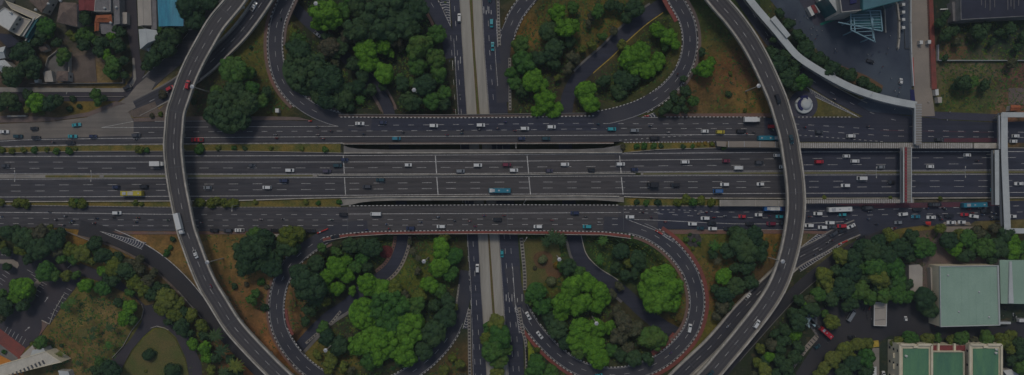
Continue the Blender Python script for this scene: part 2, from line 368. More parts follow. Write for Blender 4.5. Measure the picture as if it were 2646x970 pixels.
ns_ml = [(1178,-200),(1188,0),(1196,130),(1206,285),(1222,500),(1236,612),(1243,740),(1258,969),(1268,1200)]
ns_mr = [(1236,-200),(1244,0),(1250,130),(1262,285),(1276,480),(1288,612),(1297,740),(1312,969),(1325,1200)]
ns_right = [(1272,-200),(1280,0),(1290,130),(1312,285),(1325,480),(1338,612),(1348,740),(1354,969),(1362,1200)]

# ------------------------------------------------------------------ terrain
LOWPOLY = [(860,-400),(775,-60),(752,20),(738,75),(734,140),(748,190),(775,228),(820,265),(880,292),(886,310),(886,520),(905,532),(905,602),(850,640),(800,672),(765,710),(745,765),(742,815),(752,855),(780,905),(830,945),(900,960),(1010,950),(1000,1400),(1480,1400),(1480,985),(1560,990),(1620,950),(1700,905),(1745,865),(1768,815),(1768,760),(1752,705),(1728,665),(1695,635),(1650,615),(1606,606),(1606,300),(1660,255),(1715,210),(1745,165),(1757,110),(1745,55),(1715,0),(1690,-60),(1600,-400)]
ZONES = [ # soil and turf colours by place: x, y, radius, colour
 (600,800,110,(.150,.082,.038)),(620,640,80,(.145,.095,.035)),(660,930,60,(.19,.085,.035)),(720,700,40,(.12,.075,.035)),(560,560,60,(.15,.1,.04)),
 (400,600,60,(.17,.095,.04)),(420,660,40,(.13,.085,.03)),(650,110,60,(.085,.080,.022)),(690,250,50,(.070,.060,.020)),(540,280,40,(.06,.05,.03)),(660,60,50,(.10,.075,.028)),
 (1850,60,60,(.045,.060,.022)),(1840,120,50,(.075,.07,.022)),(1900,220,80,(.125,.062,.030)),(1860,180,50,(.14,.060,.028)),(1940,270,50,(.145,.09,.03)),(1880,280,50,(.085,.07,.025)),(1830,240,50,(.10,.065,.03)),(1930,170,40,(.07,.045,.03)),
 (1820,700,50,(.11,.07,.025)),(1830,800,40,(.09,.075,.02)),(1845,760,30,(.14,.06,.03)),(1990,620,40,(.15,.085,.025)),(1960,700,50,(.075,.05,.025)),(1800,630,60,(.075,.075,.02)),(1790,860,40,(.085,.075,.02)),
 (210,830,90,(.105,.080,.028)),(280,800,50,(.14,.095,.045)),(230,770,60,(.085,.078,.026)),(200,900,60,(.13,.09,.04)),(410,920,80,(.070,.078,.018)),(420,870,40,(.095,.095,.020)),(300,930,50,(.05,.05,.02)),
 (180,615,60,(.17,.1,.03)),(300,660,50,(.15,.1,.04)),(420,760,60,(.08,.06,.03)),(520,900,80,(.05,.045,.025)),(60,660,80,(.04,.045,.02)),
 (60,260,100,(.075,.055,.032)),(240,270,60,(.12,.085,.025)),(110,170,40,(.115,.085,.045)),(205,170,50,(.125,.095,.08)),(235,180,20,(.17,.11,.03)),(60,200,60,(.07,.05,.045)),(180,60,90,(.05,.05,.04)),(440,120,80,(.030,.034,.020)),(400,290,60,(.19,.14,.07)),(440,260,30,(.18,.13,.06)),
 (1000,80,200,(.030,.032,.022)),(860,200,100,(.028,.034,.022)),(1450,60,60,(.075,.06,.022)),(1530,80,50,(.11,.08,.025)),(1360,80,30,(.13,.075,.025)),(1430,170,60,(.045,.035,.022)),(1650,230,60,(.042,.046,.018)),(1700,190,30,(.05,.055,.018)),(1500,200,60,(.045,.04,.028)),
 (880,660,60,(.035,.040,.022)),(1060,700,50,(.075,.085,.018)),(1050,640,30,(.05,.04,.03)),(900,800,60,(.035,.035,.022)),(1130,860,60,(.024,.034,.022)),(1180,940,40,(.09,.06,.028)),(840,930,40,(.10,.085,.025)),(980,640,30,(.03,.05,.02)),
 (1390,650,60,(.042,.066,.020)),(1400,710,50,(.080,.075,.018)),(1460,640,40,(.03,.045,.02)),(1600,680,60,(.035,.062,.018)),(1660,640,40,(.04,.07,.02)),(1590,640,40,(.030,.045,.018)),(1660,900,60,(.035,.04,.02)),(1600,820,60,(.05,.045,.025)),(1440,860,50,(.028,.034,.022)),(1740,700,30,(.085,.085,.02)),(1760,830,20,(.09,.06,.02)),
 (2040,180,60,(.026,.034,.022)),(2140,170,50,(.026,.03,.02)),(2120,275,40,(.085,.075,.025)),(2050,270,30,(.13,.1,.07)),(2160,290,30,(.10,.085,.04)),
 (2520,120,90,(.028,.040,.030)),(2460,130,30,(.13,.085,.045)),(2440,190,60,(.075,.06,.035)),(2530,200,50,(.13,.10,.055)),(2480,260,60,(.07,.075,.022)),(2560,260,40,(.045,.055,.025)),(2620,220,40,(.10,.05,.04)),(2600,290,30,(.16,.08,.05)),
 (2200,720,160,(.030,.038,.022)),(2400,640,60,(.10,.07,.055)),(2140,600,40,(.10,.08,.045)),(2090,640,30,(.09,.07,.04)),(2300,600,40,(.15,.12,.04)),(2600,590,40,(.11,.09,.04)),(1990,880,60,(.03,.035,.022)),(2060,900,60,(.028,.034,.022)),(2400,900,200,(.03,.04,.03)),
 (1320,640,400,(.045,.045,.022))]
conform = [(exit_left,3.9),(slip_left,4.2),(slip_right,2.9),(entry_right,3.5),(ramp_ul,4.3),(ramp_ul_down,4),(ramp_ur,4.6),(ramp_ll,4.3),(ramp_lr,4.3),(svc_ul,3.4),(svc_ur,4.2)]
def build_terrain():
    xs = np.concatenate([[-3000,-1500,-800,-500,-360], np.arange(-300, 300.1, 2.0), [360,500,800,1500,3000]])
    ys = np.concatenate([[-3000,-1500,-800,-400,-220], np.arange(-140, 140.1, 2.0), [220,400,800,1500,3000]])
    X, Y = np.meshgrid(xs, ys)
    poly = np.array([P(x, y, -2).xy[:] for x, y in LOWPOLY])
    inside = np.zeros(X.shape, bool); dist = np.full(X.shape, 1e9)
    for i in range(len(poly)):
        x1, y1 = poly[i]; x2, y2 = poly[(i+1) % len(poly)]
        dx, dy = x2-x1, y2-y1
        t = np.clip(((X-x1)*dx+(Y-y1)*dy)/(dx*dx+dy*dy), 0, 1)
        dist = np.minimum(dist, np.hypot(X-x1-t*dx, Y-y1-t*dy))
        with np.errstate(divide='ignore', invalid='ignore'):
            c = ((y1 > Y) != (y2 > Y)) & (X < dx*(Y-y1)/(dy if dy else 1e-9)+x1)
        inside ^= c
    t = np.where(inside, np.clip(dist/7.0, 0, 1), 0); t = t*t*(3-2*t)
    Z = -0.14+(LOW-0.14+0.14)*t
    for path, hw in conform:
        pts = np.array([p[:] for p in path.p[::2]])
        D = np.full(X.shape, 1e9); ZZ = np.zeros(X.shape)
        for p in pts:
            d = np.hypot(X-p[0], Y-p[1]); mk = d < D
            D[mk] = d[mk]; ZZ[mk] = p[2]
        if path in (svc_ul, svc_ur): w = np.clip((hw+3.0-D)/1.6, 0, 1)
        else: w = np.clip((hw+6.0-D)/4.5, 0, 1)
        w = w*w*(3-2*w)
        if path in (svc_ul, svc_ur): ZZ = ZZ-0.2
        else:
            ZZ = ZZ-0.2
        Z = Z*(1-w)+ZZ*w
    # trough below the carriageways over the tunnels stays low
    num = np.zeros(X.shape+(3,)); den = np.zeros(X.shape)
    PX = X/S+1323; PY = 485-Y/S
    for x, y, r, c in ZONES:
        g = np.exp(-((PX-x)**2+(PY-y)**2)/(r*r))*(1/(1+(r/60.)**2))+1e-9
        num += g[..., None]*np.array(c); den += g
    col = num/den[..., None]
    lum = col.mean(-1, keepdims=True); col = np.clip(lum+(col-lum)*1.12, .01, 1)*np.where(lum > .05, 1.5, 1.2)
    ny, nx = X.shape
    me = bpy.data.meshes.new('ground')
    co = np.stack([X, Y, Z], -1).reshape(-1, 3)
    idx = np.arange(nx*ny).reshape(ny, nx)
    f = np.stack([idx[:-1, :-1], idx[:-1, 1:], idx[1:, 1:], idx[1:, :-1]], -1).reshape(-1, 4)
    me.from_pydata(co.tolist(), [], f.tolist())
    at = me.color_attributes.new('soil', 'FLOAT_COLOR', 'POINT')
    at.data.foreach_set('color', np.concatenate([col.reshape(-1, 3), np.ones((nx*ny, 1))], 1).ravel())
    me.polygons.foreach_set('use_smooth', [True]*len(me.polygons))
    m = bpy.data.materials.new('ground'); m.use_nodes = True; nt = m.node_tree; b = nt.nodes['Principled BSDF']
    b.inputs['Roughness'].default_value = 0.95; b.inputs['Specular IOR Level'].default_value = 0.1
    a = nt.nodes.new('ShaderNodeVertexColor'); a.layer_name = 'soil'
    geo = nt.nodes.new('ShaderNodeNewGeometry')
    def noisef(scale, lo, hi, detail=6):
        n = nt.nodes.new('ShaderNodeTexNoise'); n.inputs['Scale'].default_value = scale; n.inputs['Detail'].default_value = detail; n.inputs['Roughness'].default_value = .65
        r = nt.nodes.new('ShaderNodeMapRange'); r.inputs[1].default_value = .35; r.inputs[2].default_value = .65; r.inputs[3].default_value = lo; r.inputs[4].default_value = hi
        nt.links.new(geo.outputs['Position'], n.inputs[0]); nt.links.new(n.outputs[0], r.inputs[0]); return r.outputs[0]
    def scl(v, s_):
        x = nt.nodes.new('ShaderNodeVectorMath'); x.operation = 'SCALE'; nt.links.new(v, x.inputs[0]); nt.links.new(s_, x.inputs['Scale']); return x.outputs[0]
    v = scl(a.outputs[0], noisef(0.07, .72, 1.25)); v = scl(v, noisef(0.9, .75, 1.25))
    mx = nt.nodes.new('ShaderNodeMix'); mx.data_type = 'RGBA'; mx.inputs[7].default_value = (.028, .045, .014, 1)
    nt.links.new(noisef(0.16, -.25, .5), mx.inputs[0]); nt.links.new(v, mx.inputs[6])
    mx2 = nt.nodes.new('ShaderNodeMix'); mx2.data_type = 'RGBA'; mx2.inputs[7].default_value = (.17, .11, .055, 1)
    nt.links.new(noisef(0.33, -.7, .36), mx2.inputs[0]); nt.links.new(mx.outputs[2], mx2.inputs[6])
    nt.links.new(mx2.outputs[2], b.inputs['Base Color'])
    me.materials.append(m)
    o = bpy.data.objects.new('ground', me); C.objects.link(o)
    tag(o, 'uneven brown and green ground with bare soil between the roads', 'ground', kind='structure')
    return X, Y, Z
TX, TY, TZ = build_terrain()
def ground_z(x, y):
    xs, ys = TX[0], TY[:, 0]
    i = int(np.clip(np.searchsorted(xs, x)-1, 0, len(xs)-2)); j = int(np.clip(np.searchsorted(ys, y)-1, 0, len(ys)-2))
    u = (x-xs[i])/(xs[i+1]-xs[i]); v = (y-ys[j])/(ys[j+1]-ys[j])
    return float((TZ[j, i]*(1-u)+TZ[j, i+1]*u)*(1-v)+(TZ[j+1, i]*(1-u)+TZ[j+1, i+1]*u)*v)
def GP(px, py):
    """point on the terrain seen at a map pixel"""
    z = 0
    for _ in range(4):
        p = P(px, py, z); z = ground_z(p.x, p.y)
    return P(px, py, z)

# ------------------------------------------------------------------ east-west carriageways (elevation 0, bridges between x 886 and 1606)
nf_top = [(-500,322),(0,321),(60,318),(130,315),(229,303),(300,276),(330,282),(345,316),(480,311),(700,311),(785,313),(860,307),(1150,306),(1300,305),(1500,302),(1580,299),(1700,304),(1900,305),(2225,305),(2250,292),(2310,296),(2384,303),(2430,310),(2576,317),(2646,314),(3150,314)]
nf_bot = [(-500,382),(0,380),(200,375),(400,373),(600,371),(1200,370),(1600,367),(1850,366),(2100,367),(2600,369),(3150,369)]
hu_top = [(-500,398),(0,396),(200,392),(600,391),(750,394),(888,397),(1580,397),(1640,393),(1700,387),(1850,383),(2600,383),(3150,383)]
hu_bot = [(-500,451),(0,451),(900,452),(1300,450),(1800,445),(2600,441),(3150,439)]
hl_top = [(-500,463),(0,462),(900,457),(1300,455),(1800,452),(2600,449),(3150,447)]
hl_bot = [(-500,520),(0,520),(600,518),(800,511),(1000,508),(1500,506),(1700,510),(2000,511),(2600,509),(3150,508)]
sf_top = [(-500,530),(0,530),(200,533),(400,536),(800,536),(1000,533),(1300,531),(1600,532),(2000,533),(2090,526),(2350,524),(2646,519),(3150,516)]
sf_bot = [(-500,588),(0,588),(150,589),(240,597),(300,597),(480,598),(760,599),(900,601),(1000,600),(1200,597),(1500,597),(1620,600),(1700,593),(2000,594),(2120,597),(2200,612),(2273,608),(2323,591),(2384,582),(2430,584),(2505,584),(2520,572),(2700,565),(3150,560)]
def ew(name, top, bot, m, label, bridge=True, z=0.0):
    mb = MB()
    ewstrip(mb, top, bot, z, 0.5, mi=0)
    o = struct(mb, name, [m, 'asphalt_bridge', 'concrete'], label, 'road')
    return o
nf = ew('north_frontage_road', nf_top, nf_bot, 'asphalt', 'grey asphalt frontage road above the highway, joined by the upper loops')
hu = ew('upper_highway_carriageway', hu_top, hu_bot, 'asphalt', 'grey three-lane highway carriageway on the upper side of the median')
hl = ew('lower_highway_carriageway', hl_top, hl_bot, 'asphalt', 'grey three-lane highway carriageway on the lower side of the median')
sf = ew('south_frontage_road', sf_top, sf_bot, 'asphalt', 'grey asphalt frontage road below the highway, joined by the lower loops')
# pale merge area and new dark surfaces
patch('merge_pavement', [(225,303),(300,270),(330,250),(352,222),(378,200),(402,214),(392,232),(410,244),(372,262),(345,282),(318,296),(300,312),(262,329)], 0.035, 'asphalt_pale', 'pale worn asphalt where the side street meets the ramp at upper left', 'road', th=.2)
mb = MB(); ewstrip(mb, nf_top, [(0,362),(300,352),(600,352)], 0.004, 0, -60, 345, 15)
struct(mb, 'merge_pavement', 'asphalt_pale', 'pale worn asphalt where the side road joins the frontage road', 'road')
for (nm, tp, bt, x0, x1, m) in (('road', hu_top, hu_bot, 888, 1606, 0), ('road', hl_top, hl_bot, 888, 1608, 0), ('road', sf_top, sf_bot, 898, 1611, 0), ):
    mb = MB(); ewstrip(mb, tp, bt, 0.004, 0, x0, x1, 20)
    struct(mb, 'bridge_road_surface', 'asphalt_bridge', 'lighter worn asphalt on the bridge part of the '+('upper highway carriageway' if tp is hu_top else 'lower highway carriageway' if tp is hl_top else 'lower frontage road'), 'road')
mb = MB(); ewstrip(mb, nf_top, nf_bot, 0.004, 0, 1975, 2760, 20)
struct(mb, 'dark_road_surface', 'asphalt_blue', 'new dark asphalt surface of the upper frontage road at the right', 'road')
mb = MB(); ewstrip(mb, sf_top, sf_bot, 0.004, 0, 1700, 2760, 20)
struct(mb, 'dark_road_surface', 'asphalt_blue', 'new dark asphalt surface of the lower frontage road at the right', 'road')
for tp, bt, t in ((hu_top, hu_bot, 'upper'), (hl_top, hl_bot, 'lower')):
    mb = MB(); ewstrip(mb, tp, bt, 0.004, 0, 2040, 2760, 20)
    struct(mb, 'dark_road_surface', 'asphalt_blue', f'dark asphalt surface of the {t} highway carriageway at the right', 'road')
mb = MB(); ewstrip(mb, nf_top, [(0,338),(3000,338)], 0.007, 0, 900, 1610, 20)
struct(mb, 'worn_lane_surface', 'asphalt_blue', 'darker asphalt of the outer lane where the loops join', 'road')

# bridge girders, walkways and piers
def viaduct(label, top, bot, x0, x1, name='road_bridge'):
    c = P((x0+x1)/2, (interp(top, 1250)+interp(bot, 1250))/2, 0)
    t = thing(name, (c.x, c.y, LOW), label, 'bridge', 'bridges over the sunken avenue')
    mb = MB()
    n = 6
    for k in range(n+1):
        a = [(x, interp(top, x)+(interp(bot, x)-interp(top, x))*(k+.03*(1 if k == 0 else 0))/n) for x in range(x0, x1+1, 40)]
        for (xa, ya), (xb, yb) in zip(a, a[1:]):
            oy = 1.0 if k == 0 else (-1.0 if k == n else 0)
            mb.bar(P(xa, ya+oy*4, -1.05), P(xb, yb+oy*4, -1.05), 0.8, 1.1)
    part(mb, 'girder', 'concrete', t)
    for x in (1010, 1130, 1250, 1370, 1520):
        mb = MB(); y0, y1 = interp(top, x), interp(bot, x)
        mb.bar(P(x, y0+6, -1.95), P(x, y1-6, -1.95), 1.4, 0.7)
        for f in (0.2, 0.5, 0.8):
            q = P(x, y0+(y1-y0)*f, -2.3); mb.tube(q, (q.x, q.y, LOW-0.5), 0.6, 0.6, 12)
        part(mb, 'pier', 'concrete', t)
    return t
vb1 = viaduct('bridge carrying the upper frontage road over the sunken avenue', nf_top, nf_bot, 890, 1600)
vb2 = viaduct('wide bridge carrying both highway carriageways over the sunken avenue', [(800,388),(1700,388)], [(800,515),(1700,515)], 890, 1600)
vb3 = viaduct('bridge carrying the lower frontage road over the sunken avenue', sf_top, sf_bot, 905, 1605)
def deckpiece(parent, name, m, top, bot, x0, x1, z, th, step=20):
    mb = MB(); ewstrip(mb, top, bot, z, th, x0, x1, step); return part(mb, name, m, parent)
# edge walkways beside the gaps
deckpiece(vb2, 'walkway', 'concrete_dark', [(888,376),(900,381),(925,385),(1000,387),(1500,386),(1560,383),(1600,376),(1612,372)], [(888,396.5),(1612,396.5)], 888, 1612, 0.12, 0.7, 12)
deckpiece(vb2, 'parapet', 'concrete_light', [(888,394.5),(1612,393.5)], [(888,397),(1612,396)], 888, 1612, 0.95, 0.9)
deckpiece(vb2, 'walkway', 'concrete', [(860,512),(1000,508.5),(1500,506.5),(1612,509)], [(860,534),(905,530),(930,524),(960,520.5),(1020,518.5),(1540,517.5),(1580,520),(1612,523)], 880, 1612, 0.11, 0.7, 12)
deckpiece(vb2, 'parapet', 'concrete_light', [(860,510),(1000,507.6),(1500,505.4),(1612,507)], [(860,512.5),(1000,510),(1500,508),(1612,509.5)], 880, 1612, 0.95, 0.9)
deckpiece(vb2, 'centre_slab', 'concrete_dark', [(820,451),(900,452),(1300,450.5),(1660,447.5)], [(820,457),(900,457),(1300,455),(1660,453)], 822, 1656, 0.10, 0.4)
deckpiece(vb2, 'centre_barrier', 'concrete_light', [(820,452.2),(900,452.4),(1300,450.4),(1660,447.4)], [(820,454),(900,454.2),(1300,452.2),(1660,449.2)], 822, 1656, 0.9, 0.95)
for xt, xb in ((887,893),(1125,1132),(1362,1371),(1601,1610)):
    mb = MB()
    for (a, b, ya, yb) in ((0, .45, 403, 449), (.5, 1, 458, 503)):
        mb.bar(P(xt+(xb-xt)*a, ya, 0.004), P(xt+(xb-xt)*b, yb, 0.004), 0.42, 0.03)
    part(mb, 'expansion_joint', 'paint', vb2)
for x in (898, 1312, 1611):
    mb = MB(); mb.bar(P(x, 536, 0.0), P(x, 595, 0.0), 0.2, 0.03); part(mb, 'expansion_joint', 'steel_dark', vb3)
def bw_edge(parent, name, pts, x0, x1, w=0.45, h=0.25, mats=('paint_white', 'kerb_black'), seg=5, z=0):
    mb = MB(); x = x0; k = 0
    while x < x1:
        a, b = P(x, interp(pts, x), z+h/2-0.1), P(x+seg, interp(pts, x+seg), z+h/2-0.1)
        mb.bar(a, b, w, h+0.2, k % 2); x += seg; k += 1
    return part(mb, name, list(mats), parent) if parent else struct(mb, name, list(mats), 'black and white painted kerb', 'kerb')
ktop = [(880,303),(1150,305),(1300,304),(1530,300),(1600,294)]
deckpiece(vb1, 'footway', 'brick_dull', [(870,296),(1150,297),(1560,292)], [(870,302),(1150,304),(1560,298.5)], 875, 1530, 0.14, 0.8)
bw_edge(vb1, 'kerb', ktop, 880, 1532)
deckpiece(vb1, 'parapet', 'concrete', [(870,295.2),(1150,296.2),(1560,291.2)], [(870,296.2),(1150,297.2),(1560,292.2)], 875, 1530, 0.9, 1.2)
deckpiece(vb1, 'footway', 'brick_dull', [(860,369),(1600,367.5)], [(860,372.5),(1600,371)], 886, 1600, 0.13, 0.8)
deckpiece(vb1, 'parapet', 'concrete_light', [(860,372.2),(1600,370.6)], [(860,373.4),(1600,371.8)], 886, 1600, 0.9, 1.2)
kbot = [(830,616),(860,609),(900,603.5),(950,599.5),(1000,598),(1100,596.6),(1250,596),(1450,597),(1560,599.5),(1610,604),(1650,611)]
deckpiece(vb3, 'footway', 'brick_red', [(x, y+1.2) for x, y in kbot], [(830,624),(860,617),(900,611),(950,607),(1000,605),(1100,603.6),(1250,603.6),(1450,604),(1560,607),(1610,612),(1650,619)], 834, 1640, 0.14, 0.8, 15)
bw_edge(vb3, 'kerb', kbot, 834, 1640)
deckpiece(vb3, 'parapet', 'concrete_light', [(834,624),(900,611),(1000,605),(1250,603.6),(1560,607),(1650,619)], [(834,625.2),(900,612.2),(1000,606.2),(1250,604.8),(1560,608.2),(1650,620.2)], 836, 1640, 0.9, 1.2, 15)
bw_edge(vb3, 'kerb', [(900,532.5),(1000,531.5),(1300,529.5),(1600,530.5)], 902, 1600, 0.4)

# medians, verges and kerbs of the corridor
def strip(name, m, top, bot, x0, x1, z, th, label, cat, kind='structure', step=20):
    mb = MB(); ewstrip(mb, top, bot, z, th, x0, x1, step); o = mb.build(name, m)
    return tag(o, label, cat, kind=kind)
strip('median', 'concrete', [(-500,451.5),(0,451.5),(820,451.5)], [(-500,462),(0,461.5),(820,457.5)], -500, 820, 0.15, 0.3, 'narrow raised median between the highway carriageways, left part', 'median')
strip('median', 'concrete', [(1656,446.6),(1800,445.4),(2600,441.4),(3150,439.5)], [(1656,452.8),(1800,451.6),(2600,448.6),(3150,446.6)], 1656, 3150, 0.15, 0.3, 'narrow raised median between the highway carriageways, right part', 'median')
strip('median_turf', 'grass', [(-500,453.5),(0,453.5),(820,453)], [(-500,460),(0,459.5),(820,456)], 268, 812, 0.19, 0.1, 'green planting along the left median', 'grass', 'stuff')
strip('median_turf', 'grass', [(1656,448.2),(1800,447),(2600,443)], [(1656,451.6),(1800,450.4),(2600,447.4)], 1662, 2700, 0.19, 0.1, 'green planting along the right median', 'grass', 'stuff')
strip('median_planter', 'grass_yellow', [(-500,453.5),(0,453.5),(820,453)], [(-500,460),(0,459.5),(820,457)], 117, 266, 0.20, 0.1, 'yellow flowering planter on the median at the left', 'planter', 'structure')
strip('verge', 'grass_yellow', [(-500,384),(0,382),(200,377),(400,375),(600,373),(886,372.5)], [(-500,396),(0,394.5),(200,391),(600,390),(750,392),(886,395)], -500, 884, 0.13, 0.3, 'dry planted verge between the highway and upper frontage road, left', 'verge')
strip('verge', 'grass_yellow', [(1608,370),(1850,368.5)], [(1608,393.5),(1640,392),(1700,386),(1850,382)], 1612, 1850, 0.13, 0.3, 'dry planted verge between the highway and upper frontage road, right', 'verge')
strip('verge', 'grass_yellow', [(-500,524),(0,523.5),(600,521),(800,515),(884,513)], [(-500,529),(0,529),(200,532),(400,535),(884,534.5)], -500, 884, 0.13, 0.3, 'dry planted verge between the highway and lower frontage road, left', 'verge')
strip('verge', 'grass_yellow', [(1612,511.5),(1700,513.5),(1858,515)], [(1612,531),(1858,532)], 1614, 1856, 0.13, 0.3, 'dry planted verge between the highway and lower frontage road, right', 'verge')
for nm, pts, x0, x1, m, w, h, lb in (
  ('highway_wall', [(-500,522),(0,521.6),(600,519),(800,512.6),(884,511)], -500, 884, 'concrete_light', 0.45, 0.9, 'pale concrete wall along the lower highway edge, left part'),
  ('highway_wall', [(1612,508.5),(1700,511.8),(2000,513),(2350,512.5),(2700,511)], 1612, 2700, 'concrete_light', 0.45, 0.9, 'pale concrete wall along the lower highway edge, right part'),
  ('highway_kerb', [(-500,397),(0,395.5),(200,391.6),(600,390.6),(750,393),(886,396)], -500, 886, 'concrete', 0.35, 0.5, 'low wall on the upper edge of the highway, left part'),
  ('highway_kerb', [(1612,395),(1640,392.6),(1700,386.6),(1850,382.6),(2700,382.6)], 1612, 2700, 'concrete', 0.35, 0.5, 'low wall on the upper edge of the highway, right part')):
    mb = MB(); x = x0
    while x < x1:
        b = min(x+40, x1); mb.bar(P(x, interp(pts, x), h/2-.1), P(b, interp(pts, b), h/2-.1), w, h+.2); x = b
    o = mb.build(nm, m); tag(o, lb, 'wall')
def kerb_line(pts, x0, x1, label, mats=('paint_white', 'kerb_black'), seg=5, w=0.4):
    mb = MB(); x = x0; k = 0
    while x < x1:
        mb.bar(P(x, interp(pts, x), 0.05), P(x+seg, interp(pts, x+seg), 0.05), w, 0.35, k % 2); x += seg; k += 1
    tag(mb.build('road_kerb', list(mats)), label, 'kerb')
kerb_line([(-100,383),(0,381),(200,376),(600,372),(884,371)], -100, 884, 'pale kerb on the lower side of the upper frontage road, left', ('concrete', 'concrete_dark'), 10)
kerb_line([(1608,368.5),(1850,367)], 1612, 1850, 'spotted kerb on the lower side of the upper frontage road, right', ('paint', 'brick'), 4)
kerb_line([(-100,529.5),(200,532.6),(400,535.6),(880,536)], -100, 880, 'pale kerb on the upper side of the lower frontage road, left', ('concrete', 'concrete_dark'), 5)
kerb_line([(1612,532.5),(1856,532.8)], 1612, 1856, 'pale kerb on the upper side of the lower frontage road, right', ('concrete', 'concrete_dark'), 5)
kerb_line([(1722,302.5),(1990,303)], 1722, 1978, 'black and white kerb under the red soil garden')
kerb_line([(2060,303),(2200,303)], 2062, 2200, 'black and white kerb below the round monument')
# footways beside frontage roads
def fw(px, label, m='brick_dull', z=0.12): return patch('footpath', px, z, m, label, 'footpath')
fw([(345,306),(415,302),(520,301),(700,301),(770,303),(800,311),(700,310.5),(480,310.5),(345,315)], 'reddish footpath above the frontage road right of the left flyover')
fw([(1700,294),(1990,293),(2000,302),(1722,302)], 'tan footpath below the red soil garden', 'brick')
fw([(290,598.5),(480,599),(770,600),(760,606),(480,606),(310,606)], 'pink brick footpath below the lower frontage road, left of the loop', 'brick')
fw([(1694,594),(2000,595),(2140,598),(2130,606),(2090,604),(1740,605),(1700,602)], 'red brick footpath below the lower frontage road, right of the loop', 'brick')
fw([(0,300),(60,300),(150,304),(228,290),(300,262),(325,268),(300,274),(229,301),(130,313.5),(60,316.5),(-200,320),(-200,302)], 'worn red and grey footpath beside the pale merge area', 'brick_dull')
fw([(2384,288),(2450,290),(2587,296),(2587,315),(2430,308.5),(2384,301)], 'grey footpath between the lot and the upper frontage road', 'plaza2')
fw([(2246,245),(2310,262),(2362,277),(2362,299),(2310,294.5),(2250,290),(2215,270)], 'blue grey paved corner below the covered walkway', 'plaza')
fw([(2440,574),(2505,574),(2510,582),(2432,582.5)], 'pale paved lay-by beside the lower frontage road', 'slab_tan')
fw([(2273,610),(2323,593),(2384,584),(2428,586),(2420,592),(2340,602),(2290,616)], 'dry grass strip beside the lower frontage road', 'grass_yellow', 0.08)
fw([(2430,586),(2520,586),(2540,600),(2430,600)], 'tan paved strip with yellow edge behind the lay-by', 'slab_tan')
fw([(330,290),(400,262),(410,285),(440,255),(428,300),(344,304)], 'tan gravel wedge between the ramp and frontage road', 'soil_grey')

# ------------------------------------------------------------------ lane markings of the corridor
def marks(parent, specs):
    mb = MB()
    for pts, kw in specs: ewline(mb, pts, **kw)
    o = mb.build('lane_marking', ['paint', 'paint_red', 'paint_yellow']); o.parent = parent
D1 = dict(dash=25, gap=37.5); D2 = dict(dash=15, gap=23.7)
marks(hu, [([(-500,406),(0,404.5),(888,402.5),(1300,400),(1600,397.5),(2100,393),(2700,392)], dict(w=.26)),
  ([(-500,421),(0,419.5),(200,419.3)], dict(**D1, phase=12)), ([(200,419.3),(900,419),(1300,417),(1600,414.5),(1866,411.5)], dict(w=.22)),
  ([(1912,411.5),(2150,409.5),(2700,407)], D1), ([(-500,437),(0,435.4),(900,434),(1300,432.5),(1800,428),(2150,426),(2700,422.5)], dict(**D1, phase=14)),
  ([(-500,449.6),(0,449.6),(900,450.2),(1300,448),(1800,443.2),(2700,438.8)], dict(w=.22))])
marks(hl, [([(-500,464.8),(0,464),(900,458.8),(1300,457),(1800,454),(2700,450.6)], dict(w=.2)),
  ([(-500,480),(0,479),(900,474),(1300,471),(1800,470),(2700,466.5)], dict(**D1, phase=28)), ([(-500,495),(0,494.5),(900,489.5),(1300,486.3),(1800,485.3),(2700,481.5)], dict(**D1, phase=28)),
  ([(-500,510),(0,509.5),(600,507),(900,505),(1300,502),(1800,500.8),(2700,497.5)], dict(w=.24))])
marks(nf, [([(-60,367),(0,365.5),(60,362),(250,358.5),(400,357),(600,355.2),(900,353.3),(1200,352.2),(1600,349.4),(1950,348)], dict(w=.22, z=.011)),
  ([(560,340.5),(1000,338.5),(1300,336.5),(1600,332),(1950,333)], dict(**D2, z=.011)), ([(900,325),(1200,322),(1500,319),(1700,320.5),(1950,319.5)], dict(**D2, z=.011)),
  ([(262,330),(400,329.5),(538,328.5)], dict(w=.2, z=.011)), ([(262,330),(345,314)], dict(w=.16, z=.011)), ([(620,328),(800,327.3),(874,326.5)], dict(w=.2, z=.011)),
  ([(345,343),(560,340.5)], dict(**D2, z=.011)), ([(-60,383),(0,379),(200,374.4),(600,370.4),(900,369.6)], dict(w=.16, z=.011)), ([(400,314),(540,313)], dict(w=.16, z=.011)),
  ([(1600,363),(1790,349.5)], dict(dash=6, gap=8, w=.2, z=.011)),
  ([(2050,320.5),(2300,336.5),(2700,343)], dict(**D2, z=.011)), ([(2050,335),(2300,352),(2700,356)], dict(**D2, z=.011)), ([(2065,349.5),(2290,367)], dict(dash=6, gap=8, w=.2, z=.011)),
  ([(2275,337),(2646,344)], dict(dash=60, gap=20, w=.25, z=.015, mi=1))])
mb = MB(); ewstrip(mb, [(2450,358),(2640,356)], [(2430,368),(2640,368)], 0.009, 0, 2440, 2586, 20)
o = mb.build('bus_lane_marking', 'paint_red'); o.parent = nf
